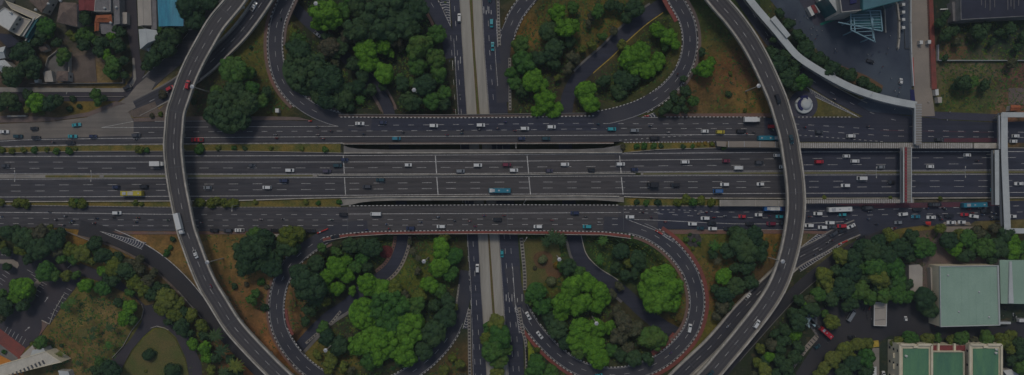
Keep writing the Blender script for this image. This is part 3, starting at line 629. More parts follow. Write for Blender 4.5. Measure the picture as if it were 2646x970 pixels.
marks(sf, [([(-500,549),(0,549),(200,551),(400,554),(480,554.6)], dict(w=.26, z=.011)), ([(520,555),(890,555)], dict(**D2, z=.011)), ([(898,553.5),(1200,552),(1605,549.5)], dict(w=.22, z=.011)),
  ([(-60,563.5),(50,564),(300,568.3),(500,569),(800,569),(1000,568),(1330,566),(1600,566)], dict(**D2, z=.011, phase=16)), ([(-60,577.5),(50,578),(300,583.5),(500,584),(800,583.4),(1000,582.4),(1300,580.5),(1600,581)], dict(**D2, z=.011, phase=16)),
  ([(1618,567),(1700,569.5),(1790,574),(1900,579),(2060,579),(2180,573)], dict(w=.2, z=.011)), ([(1625,569),(1690,594)], dict(w=.2, z=.011)),
  ([(1612,541),(1760,543),(1860,548)], dict(dash=6, gap=8, w=.2, z=.011)), ([(1612,549),(1760,549),(2000,548),(2300,541),(2646,532)], dict(**D2, z=.011)), ([(1660,550),(1800,559),(2000,564),(2200,557),(2646,548)], dict(**D2, z=.011)),
  ([(1690,595),(2120,593)], dict(w=.18, z=.011))])
mb = MB(); ewstrip(mb, [(2150,527.5),(2350,525),(2646,520)], [(2170,530),(2260,538),(2450,536),(2646,530)], 0.009, 0, 2160, 2600, 20)
o = mb.build('bus_lane_marking', 'paint_red'); o.parent = sf

# ------------------------------------------------------------------ sunken north-south avenue
def nsstrip(L, Rr, z, th, m, name, label, cat, parent=None, y0=-200, y1=1200, kind='structure'):
    mb = MB(); ys = list(np.arange(y0, y1+1, 20)); li = [(b, a) for a, b in L]; ri = [(b, a) for a, b in Rr]
    base = 0
    for y in ys:
        a, b = P(interp(li, y), y, z), P(interp(ri, y), y, z)
        mb.v += [tuple(a), tuple(b), (b.x, b.y, z-th), (a.x, a.y, z-th)]
    for k in range(len(ys)-1):
        i, j = k*4, k*4+4
        for q in ((i, j, j+1, i+1), (i+1, j+1, j+2, i+2), (i+3, i, j, j+3)[::-1]): mb.f.append(q); mb.m.append(0)
    o = mb.build(name, m, None)
    if parent: o.parent = parent
    else: tag(o, label, cat, kind=kind)
    return o
def sh(pts, d): return [(x+d, y) for x, y in pts]
av1 = nsstrip(ns_left, sh(ns_ml, 1), LOW, .4, 'asphalt_blue', 'avenue_carriageway', 'dark asphalt avenue carriageway left of the pale busway', 'road')
av2 = nsstrip(sh(ns_mr, -1), ns_right, LOW, .4, 'asphalt_blue', 'avenue_carriageway', 'dark asphalt avenue carriageway right of the pale busway', 'road')
nsstrip(ns_ml, sh(ns_ml, 25), LOW+.05, .4, 'busway', 'busway', 'pale concrete bus lane on the left of the narrow green strip', 'busway')
nsstrip(sh(ns_mr, -23), ns_mr, LOW+.05, .4, 'busway', 'busway', 'pale concrete bus lane on the right of the narrow green strip', 'busway')
nsstrip(sh(ns_ml, 25), sh(ns_mr, -23), LOW+.12, .4, 'soil', 'busway_median', 'narrow planted strip between the two pale bus lanes', 'median')
nsstrip(sh(ns_ml, 26.5), sh(ns_mr, -24.5), LOW+.2, .3, 'grass', 'busway_turf', 'low green planting in the strip between the bus lanes', 'grass', kind='stuff')
nsstrip(sh(ns_ml, -1), sh(ns_ml, 1), LOW+.25, .5, 'concrete', 'busway_kerb', 'pale kerb on the left side of the busway', 'kerb')
nsstrip(sh(ns_mr, -1), sh(ns_mr, 1), LOW+.25, .5, 'concrete', 'busway_kerb', 'pale kerb on the right side of the busway', 'kerb')
def nsline(parent, ref, offs, w=.17, y0=-60, y1=1040, dash=None, gap=None, phase=0):
    mb = MB(); r = [(b, a) for a, b in ref]
    for off in offs:
        seg = [(y, y+dash) for y in np.arange(y0+phase, y1, dash+gap)] if dash else [(y, min(y+30, y1)) for y in np.arange(y0, y1, 30)]
        for a, b in seg:
            pa, pb = P(interp(r, a)+off, a, LOW+.012), P(interp(r, b)+off, b, LOW+.012)
            d = (pb-pa).normalized(); n = Vector((-d.y, d.x, 0))*w/2
            mb.face([pa-n, pb-n, pb+n, pa+n])
    o = mb.build('lane_marking', 'paint'); o.parent = parent
nsline(av1, ns_ml, (-14.5, -29), dash=14, gap=24); nsline(av1, ns_left, (2,), w=.15, y0=100)
nsline(av2, ns_mr, (15, 30), dash=14, gap=24, y0=300); nsline(av2, ns_mr, (15,), dash=14, gap=24, y1=280); nsline(av2, ns_mr, (2,), w=.12)
nsline(av2, ns_mr, (31, ), w=.18, y0=690, y1=800); nsline(av2, ns_mr, (29,), w=.18, y0=120, y1=222)
for par, ref, y, offs in ((av1, ns_ml, 156, (-8,-14,-21,-28)), (av2, ns_mr, 26, (5,11,18,24)), (av2, ns_mr, 770, (9,17,24,38,50))):
    mb = MB(); r = [(b, a) for a, b in ref]
    for k, o_ in enumerate(offs):
        q = P(interp(r, y)+o_, y+(k % 2)*6, LOW+.016); mb.box((q.x, q.y, q.z-.005), (.3, 3.6 if k % 2 == 0 else 2.2, .01))
    o = mb.build('rumble_marking', 'paint'); o.parent = par

# ------------------------------------------------------------------ loops, ramps and side roads
def ramp(name, path, hw, m, label, centre=True, kerbs=(), edges=(), walks=(), th=0.5, dash=(2.9, 4.6), cs=None):
    mb = MB(); path.strip(mb, hw, -hw, 0, th)
    o = struct(mb, name, m, label, 'road')
    mb = MB()
    if centre:
        c0, c1 = (path.near(*cs[0]), path.near(*cs[1])) if cs else (0, path.L)
        path.dashes(mb, 0, .15, dash[0], dash[1], .012, min(c0, c1), max(c0, c1))
    for off, a, b in edges:
        s0, s1 = path.near(*a), path.near(*b); path.strip(mb, off+.07, off-.07, .012, 0, min(s0, s1), max(s0, s1))
    if mb.v:
        q = mb.build('lane_marking', 'paint'); q.parent = o
    for off, a, b in kerbs:
        mb = MB(); path.kerb(mb, off, .42, .24, a, b); q = mb.build('kerb', ['paint_white', 'kerb_black']); q.parent = o
    for off0, off1, mt, a, b in walks:
        mb = MB(); s0, s1 = path.near(*a), path.near(*b); path.strip(mb, max(off0, off1), min(off0, off1), .15, .9, min(s0, s1), max(s0, s1))
        q = mb.build('footway', mt); q.parent = o
    return o
r1 = ramp('loop_ramp', ramp_ul, 3.7, 'asphalt_ramp', 'upper left loop road with black and white kerbs',
     kerbs=((-4.0,(762,-45),(775,262)),(4.0,(762,-45),(880,300))), edges=((-3.4,(762,-45),(874,320)),(3.5,(762,-45),(880,305))),
     walks=((-4.3,-5.9,'brick',(762,-60),(770,256)),(4.3,5.6,'brick_dull',(762,-60),(730,120)),(4.3,5.4,'brick_dull',(760,230),(870,300))), cs=((762,-45),(830,296)))
r1b = ramp('loop_ramp', ramp_ul_down, 3.5, 'asphalt_blue', 'end of the upper left loop joining the avenue at the top', kerbs=((3.8,(960,-160),(1138,50)),(-3.8,(960,-160),(1120,20))), walks=((-4.1,-5.5,'brick',(960,-160),(1128,60)),), cs=((960,-160),(1120,20)))
r2 = ramp('loop_ramp', ramp_ur, 3.7, 'asphalt_ramp', 'upper right loop road with black and white kerbs', cs=((1320,70),(1660,275)),
     kerbs=((4.0,(1315,60),(1660,275)),(-4.0,(1306,100),(1335,30)),(-4.0,(1340,35),(1540,302))), edges=((3.4,(1310,80),(1570,300)),(-3.4,(1310,80),(1700,250))),
     walks=((4.3,5.8,'brick_dull',(1718,-50),(1735,225)),(-4.3,-6.3,'brick_red',(1700,-80),(1768,50))))
r3 = ramp('loop_ramp', ramp_ll, 3.7, 'asphalt_ramp', 'lower left loop road with black and white kerbs', cs=((840,615),(1160,870)),
     kerbs=((4.0,(830,620),(1170,850)),(-4.0,(757,675),(1175,840))), edges=((3.4,(840,615),(1180,830)),(-3.4,(757,675),(1180,830))),
     walks=((-4.3,-5.4,'brick',(725,735),(800,955)),(4.3,5.5,'brick',(850,612),(810,628)),(4.3,5.7,'brick_red',(715,800),(735,880))))
r4 = ramp('loop_ramp', ramp_lr, 3.7, 'asphalt_ramp', 'lower right loop road with black and white kerbs and red footway', cs=((1350,800),(1650,592)),
     kerbs=((4.0,(1345,790),(1630,590)),(-4.0,(1375,850),(1690,606))), edges=((3.4,(1345,790),(1630,590)),(-3.4,(1345,790),(1660,595))),
     walks=((-4.3,-6.0,'brick_red',(1370,832),(1490,948)),(-4.3,-6.2,'brick_red',(1660,955),(1700,606)),(4.3,5.7,'brick',(1712,930),(1640,590)),(4.3,6.8,'brick_red',(1700,935),(1765,880))))
ramp('service_road', svc_ul, 2.9, 'asphalt_blue', 'narrow dark service road winding through the left gardens', centre=False, walks=((3.0,3.35,'concrete_dark',(900,170),(1000,280)),(3.0,4.7,'slab_tan',(1040,612),(975,722)),(-3.0,-4.7,'brick',(1040,612),(985,716)),(3.0,4.6,'concrete_dark',(905,779),(768,902)),(3.0,4.5,'brick_dull',(950,200),(1006,290)),(-3.0,-4.5,'brick_dull',(950,200),(1006,290))))
ramp('service_road', svc_ur, 3.5, 'asphalt_blue', 'narrow dark service road winding through the right gardens', centre=False, walks=((3.6,4.0,'paint_yellow',(1700,18),(1520,176)),(-3.6,-4.9,'concrete_dark',(1476,612),(1620,765)),(-3.6,-4.6,'concrete_dark',(1690,25),(1500,195)),(3.6,4.0,'concrete_light',(1485,615),(1590,742)),))
ramp('side_road', slip_left, 4.0, 'asphalt', 'dark side road climbing beside the trees under the left flyover', edges=((3.7,(365,232),(500,95)),), centre=False)
ramp('side_road', exit_left, 3.9, 'asphalt_dark', 'slip road leaving the lower frontage road beneath the left flyover', centre=False, walks=((3.95,4.25,'paint_white',(290,613),(520,793)),(-4.0,-5.0,'soil_grey',(170,590),(520,793)),))
ramp('side_road', slip_right, 2.7, 'asphalt_dark', 'narrow dark lane below the right flyover', centre=False, walks=((-2.7,-3.0,'concrete_dark',(1900,925),(2178,657)),))
ramp('side_road', entry_right, 3.4, 'asphalt_blue', 'dark slip road below the curved covered walkway at top right', dash=(2.5, 9), walks=((3.5,3.9,'concrete',(2110,216),(2230,283)),))
def flyover(label, path, hw, branch=False, piers=()):
    c = path.at(path.L/2)[0]
    t = thing('flyover' if not branch else 'flyover_ramp', (c.x, c.y, 0), label, 'flyover')
    mb = MB(); path.strip(mb, hw, -hw, 0, 0.9); path.strip(mb, hw*.45, -hw*.45, -.92, 1.0); part(mb, 'deck', 'concrete', t)
    e = hw-1.15
    e = hw-1.15 if not branch else hw-.7
    mb = MB(); path.strip(mb, e, -e, .04, 0, step=1.5); part(mb, 'road_surface', 'asphalt_flyover' if not branch else 'asphalt_ramp', t)
    mb = MB(); path.dashes(mb, 0, .17, 3.0, 4.6, .055); part(mb, 'lane_marking', 'paint_white', t)
    raised = [path.s[i] for i, p in enumerate(path.p) if p.z > .35]; u0, u1 = min(raised), max(raised)
    low = [(a_, b_) for a_, b_ in ((0, u0), (u1, path.L)) if b_-a_ > 3]
    for sgn in (1, -1):
        mb = MB(); path.strip(mb, sgn*hw, sgn*(hw-.75), .95, 1.3, u0, u1, step=1.5)
        part(mb, 'parapet', 'concrete_light', t)
        mb = MB(); path.strip(mb, sgn*(hw-.98), sgn*(hw-1.25), .30, .4, u0, u1, step=1.5)
        part(mb, 'kerb', 'concrete', t)
        for a_, b_ in low:
            mb = MB(); path.strip(mb, sgn*hw, sgn*(hw-.35), .22, .5, a_, b_, step=1.5); part(mb, 'low_kerb', 'concrete', t)
    mb = MB()
    for off in ((-2.75, -.95, .95, 2.75)): path.strip(mb, off*hw/4.75*.93+.3, off*hw/4.75*.93-.3, .047, 0, 0, path.L, 3)
    part(mb, 'wheel_track', 'asphalt_track' if not branch else 'asphalt_dark', t)
    s = 14
    while s < path.L-5:
        p, tg, n = path.at(s)
        if p.z > 1:
            mb = MB(); mb.bar(p+n*(hw-.05)+Vector((0,0,.05)), p-n*(hw-.05)+Vector((0,0,.05)), .16, .02); part(mb, 'expansion_joint', 'steel_dark', t)
        s += 28
    for px, py in piers:
        s = path.near(px, py); p, tg, n = path.at(s)
        if p.z < 3: continue
        g = ground_z(p.x, p.y)
        mb = MB(); a = math.atan2(n.y, n.x)
        mb.box((p.x, p.y, p.z-2.3), (hw*1.5, 1.8, .9), a); mb.tube((p.x, p.y, p.z-2.7), (p.x, p.y, g-.5), 1.0, 1.1, 14)
        part(mb, 'pier', 'concrete', t)
    return t
flyover('long curved grey flyover crossing the whole highway at the left', fly_left, 4.75, piers=((648,-60),(530,112),(470,248),(450,345),(451,385),(455,457),(467,527),(483,600),(563,779),(603,842),(680,930),(800,1040)))
flyover('long curved grey flyover crossing the whole highway at the right', fly_right, 4.75, piers=((1780,-90),(1852,0),(1931,100),(1984,200),(2020,295),(2040,378),(2052,448),(2056,528),(2046,615),(2005,745),(1976,792),(1922,862),(1800,1000)))
flyover('ramp rising beside the left flyover at the top', branch_left, 4.5, True, piers=((681,0),(730,-80),(643,55)))
flyover('ramp rising beside the right flyover at the bottom', branch_right, 4.4, True, piers=((1762,966),(1836,896),(1700,1030)))

# hatched gores and checkered strips
def ladder(px, w, label, name='checkered_footpath', z=None, base='concrete', hole='kerb_black', pit=.95, gap=.75, th=.35):
    pth = Path([(x, y, GP(x, y).z+.16 if z is None else z) for x, y in px])
    mb = MB(); pth.strip(mb, w/2, -w/2, 0, th)
    s = .6
    while s+pit < pth.L:
        pth.strip(mb, w/2-.28, -w/2+.28, .012, 0, s, s+pit, 3, 1); s += pit+gap
    tag(mb.build(name, [base, hole]), label, 'footpath', kind='structure')
ladder([(1287,-20),(1287,10),(1290,110),(1291,118)], 1.5, 'checkered footpath right of the avenue at the top', z=LOW+.2)
ladder([(1317,150),(1318,285)], 1.4, 'checkered footpath between avenue and garden above the bridge', z=LOW+.2)
ladder([(1347,615),(1355,700),(1356,750)], 1.9, 'checkered footpath beside the avenue below the bridge', z=LOW+.2)
ladder([(1341,795),(1350,850),(1360,900),(1361,985)], 1.6, 'checkered footpath between the avenue and lower right loop', z=LOW+.25)
ladder([(1212,800),(1214,970)], 1.6, 'checkered footpath left of the avenue at the bottom', z=LOW+.2)
ladder([(2113,868),(2080,905),(2035,965),(2010,1000)], 2.6, 'checkered concrete footpath slanting down from the car park', base='slab_tan', pit=.5, gap=1.4)
ladder([(2082,812),(2095,838),(2113,866)], 1.8, 'short grey checkered footpath beside the aircraft monument', base='concrete_dark', pit=.5, gap=1.4)
ladder([(1186,735),(1179,790)], .8, 'pale rail strip at the loop end', z=LOW+.25)
for nm_, off_, a_, b_ in (('lower', 3.65, (1038,618), (978,720)), ('upper', -3.65, (1038,618), (985,714))):
    s0_, s1_ = svc_ul.near(*a_), svc_ul.near(*b_); mb = MB(); s_ = s0_
    while s_ < s1_:
        svc_ul.strip(mb, off_+.4, off_-.4, .17, 0, s_, s_+.8, 2); s_ += 1.7
    tag(mb.build('paver_pattern', 'kerb_black'), f'row of dark paver squares on the {nm_} footway of the left service road', 'paving', kind='structure')
ladder([(880,805),(852,838),(820,862),(790,888)], 1.3, 'checkered edge path beside the left service road', z=LOW+.2)
def zebra(px, z, label):
    """hatched wedge: px is the outline; bars drawn across it"""
    pts = [P(x, y, z) for x, y in px]
    mb = MB(); mb.prism([p.xy for p in pts], z-.3, z, 0)
    tip = pts[0]; a, b = pts[1], pts[2]
    n = int(((a+b)/2-tip).length/1.3)
    for k in range(2, n):
        u = k/n; p = tip.lerp(a, u); q = tip.lerp(b, u)
        d = ((a-tip).normalized())*.28
        e = ((b-tip).normalized())*.28
        mid = (p+q)/2+((a+b)/2-tip).normalized()*.5
        for s0, s1, dd in ((p, mid, d), (mid, q, e)):
            mb.face([(s0.x, s0.y, z+.006), (s1.x, s1.y, z+.006), (s1.x+dd.x, s1.y+dd.y, z+.006), (s0.x+dd.x, s0.y+dd.y, z+.006)], 1)
    for s0, s1 in ((tip, a), (tip, b)):
        mb.bar((s0.x, s0.y, z+.02), (s1.x, s1.y, z+.02), .2, .05, 1)
    tag(mb.build('hatched_marking', ['asphalt_blue', 'paint']), label, 'marking', kind='structure')
zebra([(1286,122),(1307,55),(1282,50)], LOW+.03, 'hatched gore where the upper right loop leaves the avenue')
zebra([(1164,68),(1130,-5),(1161,-5)], LOW+.03, 'hatched gore where the upper left loop meets the avenue')
zebra([(1331,785),(1362,868),(1342,862)], LOW+.03, 'hatched gore where the lower right loop leaves the avenue')
zebra([(1211,795),(1196,850),(1211,850)], LOW+.03, 'hatched gore where the lower left loop meets the avenue')
zebra([(258,598),(367,645),(378,628)], 0.06, 'hatched gore beside the slip road at the lower left')
zebra([(2222,305),(2085,226),(2100,248)], 0.06, 'dotted gore strip beside the slip road at the upper right')
zebra([(2207,612),(2060,690),(2068,702)], 0.07, 'hatched white gore between the lower right slip lanes')
zebra([(2066,642),(2120,600),(2134,608)], 0.07, 'hatched kerb strip beside the lower right ramp')
zebra([(1690,594),(1740,626),(1752,622)], 0.07, 'hatched gore where the lower right loop leaves the frontage road')
zebra([(1658,304),(1690,292),(1700,304)], 0.07, 'small hatched island where the upper right loop joins the road')
# ------------------------------------------------------------------ car parks, courts, paved yards
patch('car_park', [(-200,640),(0,640),(60,655),(130,660),(215,690),(205,730),(168,780),(128,840),(124,838),(108,828),(108,868),(66,900),(0,850),(-200,850)], 0.02, 'asphalt_park', 'dark car park among the trees at the left edge', 'car park')
patch('park_road', [(205,680),(300,715),(375,790),(430,780),(470,840),(490,870),(520,940),(530,1060),(500,1100),(495,1000),(480,925),(455,872),(425,845),(395,848),(370,870),(340,905),(310,960),(280,1040),(240,1040),(290,930),(335,880),(365,835),(372,800),(350,770),(300,745),(250,725),(205,712)], 0.03, 'asphalt_park', 'curving park road at the lower left', 'road')
patch('park_lawn', [(425,850),(398,852),(372,874),(343,908),(315,960),(295,1030),(495,1040),(493,990),(478,928),(453,876)], 0.1, 'grass', 'green lawn wedge between the branches of the park road', 'lawn')
patch('paved_strip', [(-200,850),(0,850),(66,900),(30,962),(0,940),(-200,900)], 0.05, 'brick_red', 'dark red paved strip beside the car park', 'paving')
patch('paved_strip', [(-200,888),(0,890),(46,925),(40,945),(0,918),(-200,915)], 0.09, 'concrete_dark', 'grey path between the red strip and orange court', 'paving')
patch('court', [(-200,918),(0,918),(46,942),(60,960),(60,1060),(-200,1060)], 0.12, 'court_orange', 'orange paved court beside the long white roof', 'court')
patch('paved_strip', [(70,750),(90,730),(105,715),(112,722),(95,745),(82,762)], 0.14, 'slab_tan', 'small tan paved island between parking bays', 'paving')
patch('paved_strip', [(108,828),(124,838),(112,855),(100,870),(108,850)], 0.14, 'brick', 'small brick corner at the end of the parking bays', 'paving')
patch('paved_island', [(-60,671),(35,671),(46,678),(49,686),(44,694),(36,690),(30,682),(-60,680)], 0.15, 'slab_tan', 'rounded tan kerbed island at the left edge', 'paving')
mb = MB()
for (x0, y0, x1, y1, n, dx, dy) in ((185,752,172,745,9,-6.9,10.8), (12,860,20,845,6,9.2,6.2)):
    L_ = 12
    for k in range(n):
        a = P(x0+dx*k, y0+dy*k, .035); b = P(x1+dx*k, y1+dy*k, .035); mb.bar(a, b, .14, .02)
for k in range(4): mb.bar(P(85+k*9-0,706+k*11-0,.035), P(70+k*9,697+k*11,.035), .14, .02)
for k in range(4): mb.bar(P(120-k*7,736+k*10,.035), P(103-k*7,726+k*10,.035), .14, .02)
for k in range(4): mb.bar(P(25-k*6,709+k*9.5,.035), P(12-k*6,700+k*9.5,.035), .14, .02)
tag(mb.build('parking_bay_marking', 'paint'), 'thin pale parking bay lines in the left car park', 'marking', kind='structure')
mb = MB()
def arrow(px, py, ang, z=.04, L=3.4):
    c = P(px, py, z); d = Vector((math.cos(ang), math.sin(ang), 0)); n = Vector((-d.y, d.x, 0))
    mb.face([c-n*.12-d*L/2, c-n*.12+d*L*.15, c+n*.12+d*L*.15, c+n*.12-d*L/2]); mb.face([c+d*L*.15-n*.5, c+d*L*.5, c+d*L*.15+n*.5])
for a in ((71,850,.7),(120,774,1.0),(77,675,.8),(181,687,.7),(174,236,1.2,.05),(11,659,0)): arrow(*a)
tag(mb.build('arrow_marking', 'paint_white'), 'white arrows painted on the car park asphalt', 'marking', kind='structure')
def wallrun(name, pts, w, h, m, label, z=0, cat='wall'):
    mb = MB()
    for (a, b) in zip(pts, pts[1:]):
        p, q = P(*a, z+h/2), P(*b, z+h/2); d = (q-p).normalized()*w*.35
        mb.bar(p-d, q+d, w, h)
    return tag(mb.build(name, m), label, cat)
wallrun('garden_wall', [(166,760),(140,805),(128,838),(108,828)], .25, .4, 'concrete_light', 'low pale kerb wall between the bays and the dry lawn')
wallrun('garden_wall', [(366,786),(371,800),(366,822),(340,855),(318,895),(290,925)], .25, .5, 'concrete', 'low wall bending along the park road')
wallrun('garden_wall', [(390,848),(405,843),(425,848),(435,853)], .25, .3, 'concrete_light', 'short curved pale kerb at the tip of the green lawn')
wallrun('retaining_wall', [(460,752),(495,792),(520,822)], .3, .6, 'concrete', 'short tan wall beside the slip road in the lower left trees')
wallrun('boundary_wall', [(170,598),(200,610),(232,622)], .3, .8, 'slab_tan', 'yellow tan wall at the edge of the left woods')
# top-left district
patch('street', [(300,-150),(352,-150),(352,0),(357,100),(362,150),(375,185),(360,222),(330,245),(305,262),(-200,262),(-200,236),(0,236),(300,236),(322,226),(340,200),(345,160),(335,120),(325,60)], 0.03, 'asphalt_park', 'narrow side street bending round the walled plots', 'street')
patch('footpath', [(-200,226),(0,226),(240,228),(320,228),(332,222),(345,200),(341,150),(347,150),(352,205),(338,232),(318,238),(0,238),(-200,238)], 0.13, 'concrete', 'pale footpath outside the plot walls at the bend', 'footpath')
patch('yard', [(190,145),(245,140),(250,212),(190,212)], 0.05, 'soil_grey', 'bare pinkish yard between a pale wall and the trees', 'yard')
patch('yard', [(120,165),(148,135),(180,150),(178,205),(130,212),(110,190)], 0.05, 'concrete_dark', 'grey paved yard inside a low curved wall', 'yard')
wallrun('plot_wall', [(119,172),(125,150),(148,132)], .25, 1.2, 'concrete_light', 'thin pale curved wall round the grey yard')
wallrun('plot_wall', [(181,135),(181,190)], .35, 2, 'concrete_light', 'upright pale wall between the two bare plots')
wallrun('plot_wall', [(319,180),(320,215),(245,216),(80,216)], .3, 1.8, 'concrete_dark', 'grey boundary wall of the plots above the side street')
wallrun('plot_wall', [(158,250),(250,250),(320,250)], .2, .5, 'concrete', 'low pale wall above the dry grass strip')
wallrun('retaining_wall', [(22,301),(68,300)], .8, 1.2, 'concrete_light', 'short thick pale wall beside the reddish footpath at left')

def building(name, label, quad, h, roof='flat', rm='roof_grey', wm='wall_pale', rim=0, overhang=.3, axis=0, ridge_h=None, wins=0, cat='building', z0=0, group=None, winrows=None, rimm=None):
    """quad: roof corners in map pixels (at eaves height h), in order round the outline"""
    q = [P(x, y, h) for x, y in quad]
    if sum(q[i].x*q[(i+1) % 4].y-q[(i+1) % 4].x*q[i].y for i in range(4)) < 0: q = q[::-1]
    c = sum(q, Vector())/len(q)
    t = thing(name, (c.x, c.y, z0), label, cat, group)
    inner = [p.lerp(c, min(.2, overhang/(p-c).length)) for p in q] if roof != 'flat' else [p.lerp(c, .004) for p in q]
    mb = MB(); mb.prism([(p.x, p.y) for p in inner], z0-.4, h-.02); part(mb, 'wall', wm, t)
    mb = MB()
    if roof == 'flat':
        mb.prism([(p.x, p.y) for p in q], h-.25, h, 0, True)
        part(mb, 'roof', rm, t)
        if rim:
            mb = MB()
            for i in range(len(q)):
                a, b = q[i], q[(i+1) % len(q)]; n = Vector((-(b-a).y, (b-a).x, 0)).normalized()*.15
                d = (b-a).normalized()*.15
                mb.bar((a+n-d*0).to_tuple()[:2]+(h+rim/2+.003,), (b+n-d*2).to_tuple()[:2]+(h+rim/2+.003,), .3, rim)
            part(mb, 'parapet', rimm or wm, t)
    else:
        k = axis
        a, b, cc, d = q[k % 4], q[(k+1) % 4], q[(k+2) % 4], q[(k+3) % 4]
        rh = ridge_h or (b-a).length*.22
        m1, m2 = (a+b)/2, (cc+d)/2
        if roof == 'hip':
            dd = (m2-m1); ins = min(.45*dd.length, (b-a).length*.5); m1, m2 = m1+dd.normalized()*ins, m2-dd.normalized()*ins
        r1_, r2_ = Vector((m1.x, m1.y, h+rh)), Vector((m2.x, m2.y, h+rh))
        n = len(mb.v)
        lo = [Vector((p.x, p.y, h-.15)) for p in (a, b, cc, d)]
        for f in ((b, cc, r2_, r1_), (d, a, r1_, r2_), (a, b, r1_), (cc, d, r2_)): mb.face(f)
        for i, (p, s_) in enumerate(zip((a, b, cc, d), (b, cc, d, a))): mb.face([lo[i], lo[(i+1) % 4], s_, p])
        mb.face(lo[::-1]); part(mb, 'roof', rm, t)
        mb = MB(); mb.bar((r1_.x, r1_.y, r1_.z+.03), (r2_.x, r2_.y, r2_.z+.03), .3, .14); part(mb, 'ridge_cap', rm if roof == 'hip' else rm, t)
    if wins:
        rows = winrows or max(1, int(h//3.3))
        for i in range(4):
            a, b = inner[i], inner[(i+1) % 4]; L_ = (b-a).length; d = (b-a).normalized(); n = Vector((d.y, -d.x, 0))
            kk = max(1, min(wins, int(L_/2.6)))
            for r_ in range(rows):
                zz = z0+1.7+(h-z0)/rows*r_
                for j in range(kk):
                    p = a+(b-a)*((j+.5)/kk)
                    mb = MB(); mb.box((p.x+n.x*.02, p.y+n.y*.02, zz), (1.2, .1, 1.2), math.atan2(d.y, d.x)); part(mb, 'window', 'glass', t)
    return t
building('house', 'white flat-roofed building with a plain square top at the upper left corner', [(-28,48),(12,20),(48,42),(24,80)], 11, rm='roof_white', wm='wall_pale', rim=.35, wins=3)
building('house', 'beige stepped roof terrace joined to the white square roof', [(48,42),(82,52),(52,94),(24,80)], 8, rm='roof_tan', wm='wall_cream', rim=.5, wins=3)
t = thing('office_block', (*P(80,72,0).xy, 0), 'office block with white balcony bands and teal windows at upper left', 'building')
for k, (a, b, hh) in enumerate((((90,45),(60,94),7.5), ((102,48),(66,106),5.5), ((113,50),(89,88),3.5))):
    q = P(*a, hh); r_ = P(*b, hh); d = (r_-q).normalized(); n = Vector((-d.y, d.x, 0))
    mb = MB(); mb.bar(q, r_, .7, .5); part(mb, 'balcony', 'wall_pale', t)
    mb = MB(); mb.bar(q-Vector((0,0,hh/2+.3))-n*-.9, r_-Vector((0,0,hh/2+.3))-n*-.9, 1.2, hh-.4); part(mb, 'glazing', 'glass_teal', t)
building('house', 'beige flat roof with clutter above the balcony office block', [(14,2),(108,40),(92,52),(30,24)], 7, rm='roof_tan', wm='wall_cream', rim=.4)
building('house', 'grey-brown roofed house at the top beside the narrow alley', [(60,-14),(138,-22),(118,18),(108,34)], 6, roof='gable', rm='roof_brown', axis=0, wins=2)
building('house', 'large grey-brown hipped roof house beside the alley', [(155,6),(198,8),(200,70),(146,58)], 6, roof='hip', rm='roof_brown', axis=1, wins=2)
building('house', 'small grey house roof at the very top left corner', [(-30,-20),(16,-8),(4,16),(-30,20)], 6, roof='hip', rm='roof_grey')
building('house', 'dull red roofed long house at the top edge', [(202,-30),(247,-30),(245,29),(204,28)], 5, roof='gable', rm='roof_red', axis=0, wins=2)
building('house', 'grey corrugated roof house with pale rim right of the red roof', [(248,-30),(286,-30),(286,30),(244,30)], 5, rm='roof_grey', wm='wall_pale', rim=.2)
building('house', 'orange tiled roof house with a small courtyard', [(248,40),(288,38),(290,58),(244,58)], 4.5, roof='hip', rm='roof_orange', axis=1, wins=2)
building('house', 'narrow orange tiled wing left of the courtyard', [(244,58),(257,56),(255,80),(244,82)], 4, roof='gable', rm='roof_orange', axis=0)
building('house', 'dark grey flat roof beside the orange tiled house', [(258,60),(298,60),(298,88),(262,88)], 3.5, rm='roof_grey', wm='wall_grey')
building('house', 'slim slate roofed house beside the street', [(292,-30),(308,-30),(310,62),(296,64)], 5, rm='roof_grey', wm='wall_grey', rim=.2)
building('house', 'small pale pink flat roof beside the street', [(313,32),(328,32),(328,62),(316,62)], 3, rm='roof_tan', wm='wall_pale')
building('warehouse', 'long pale cream roofed warehouse beside the street at the top', [(353,-60),(388,-60),(392,66),(357,68)], 7, roof='gable', rm='roof_tan', axis=0, wins=3)
building('warehouse', 'short pale roofed warehouse below the long cream one', [(358,76),(404,78),(411,100),(362,128)], 6, roof='gable', rm='roof_pale', axis=2, wins=2)
building('warehouse', 'narrow grey roof with dark vents beside the blue roof', [(390,-60),(402,-60),(405,76),(391,76)], 6.5, rm='roof_grey', wm='wall_pale')
tb = building('warehouse', 'bright blue roofed warehouse at the top left', [(404,-60),(474,-60),(474,68),(410,69)], 9, roof='gable', rm='roof_blue', axis=0, ridge_h=1.0)
building('shed', 'small pale lean-to roof below the short pale warehouse', [(376,126),(392,122),(408,146),(398,148)], 3, rm='roof_pale', wm='wall_pale')
building('house', 'pale house roof at the left edge above the dark trees', [(-30,130),(14,120),(14,150),(-30,158)], 5, rm='roof_pale', roof='gable', axis=1, wins=1)
building('house', 'white and grey roofed house at the left edge beside the wall', [(-30,160),(12,155),(40,182),(8,190)], 5, roof='hip', rm='roof_pale', axis=1)
building('hut', 'small brown tiled hut roof with pale crest inside the lower plots', [(147,184),(176,184),(176,210),(145,210)], 4, roof='hip', rm='roof_brown', axis=1, wins=1)
building('hut', 'small pink-brown shelter left of the tiled hut', [(112,188),(132,182),(138,212),(116,212)], 3, roof='gable', rm='roof_tan', axis=0)
building('shed', 'little white shed in the corner of the dry plot', [(88,206),(98,204),(99,213),(90,214)], 2.6, rm='roof_white', wm='wall_pale')
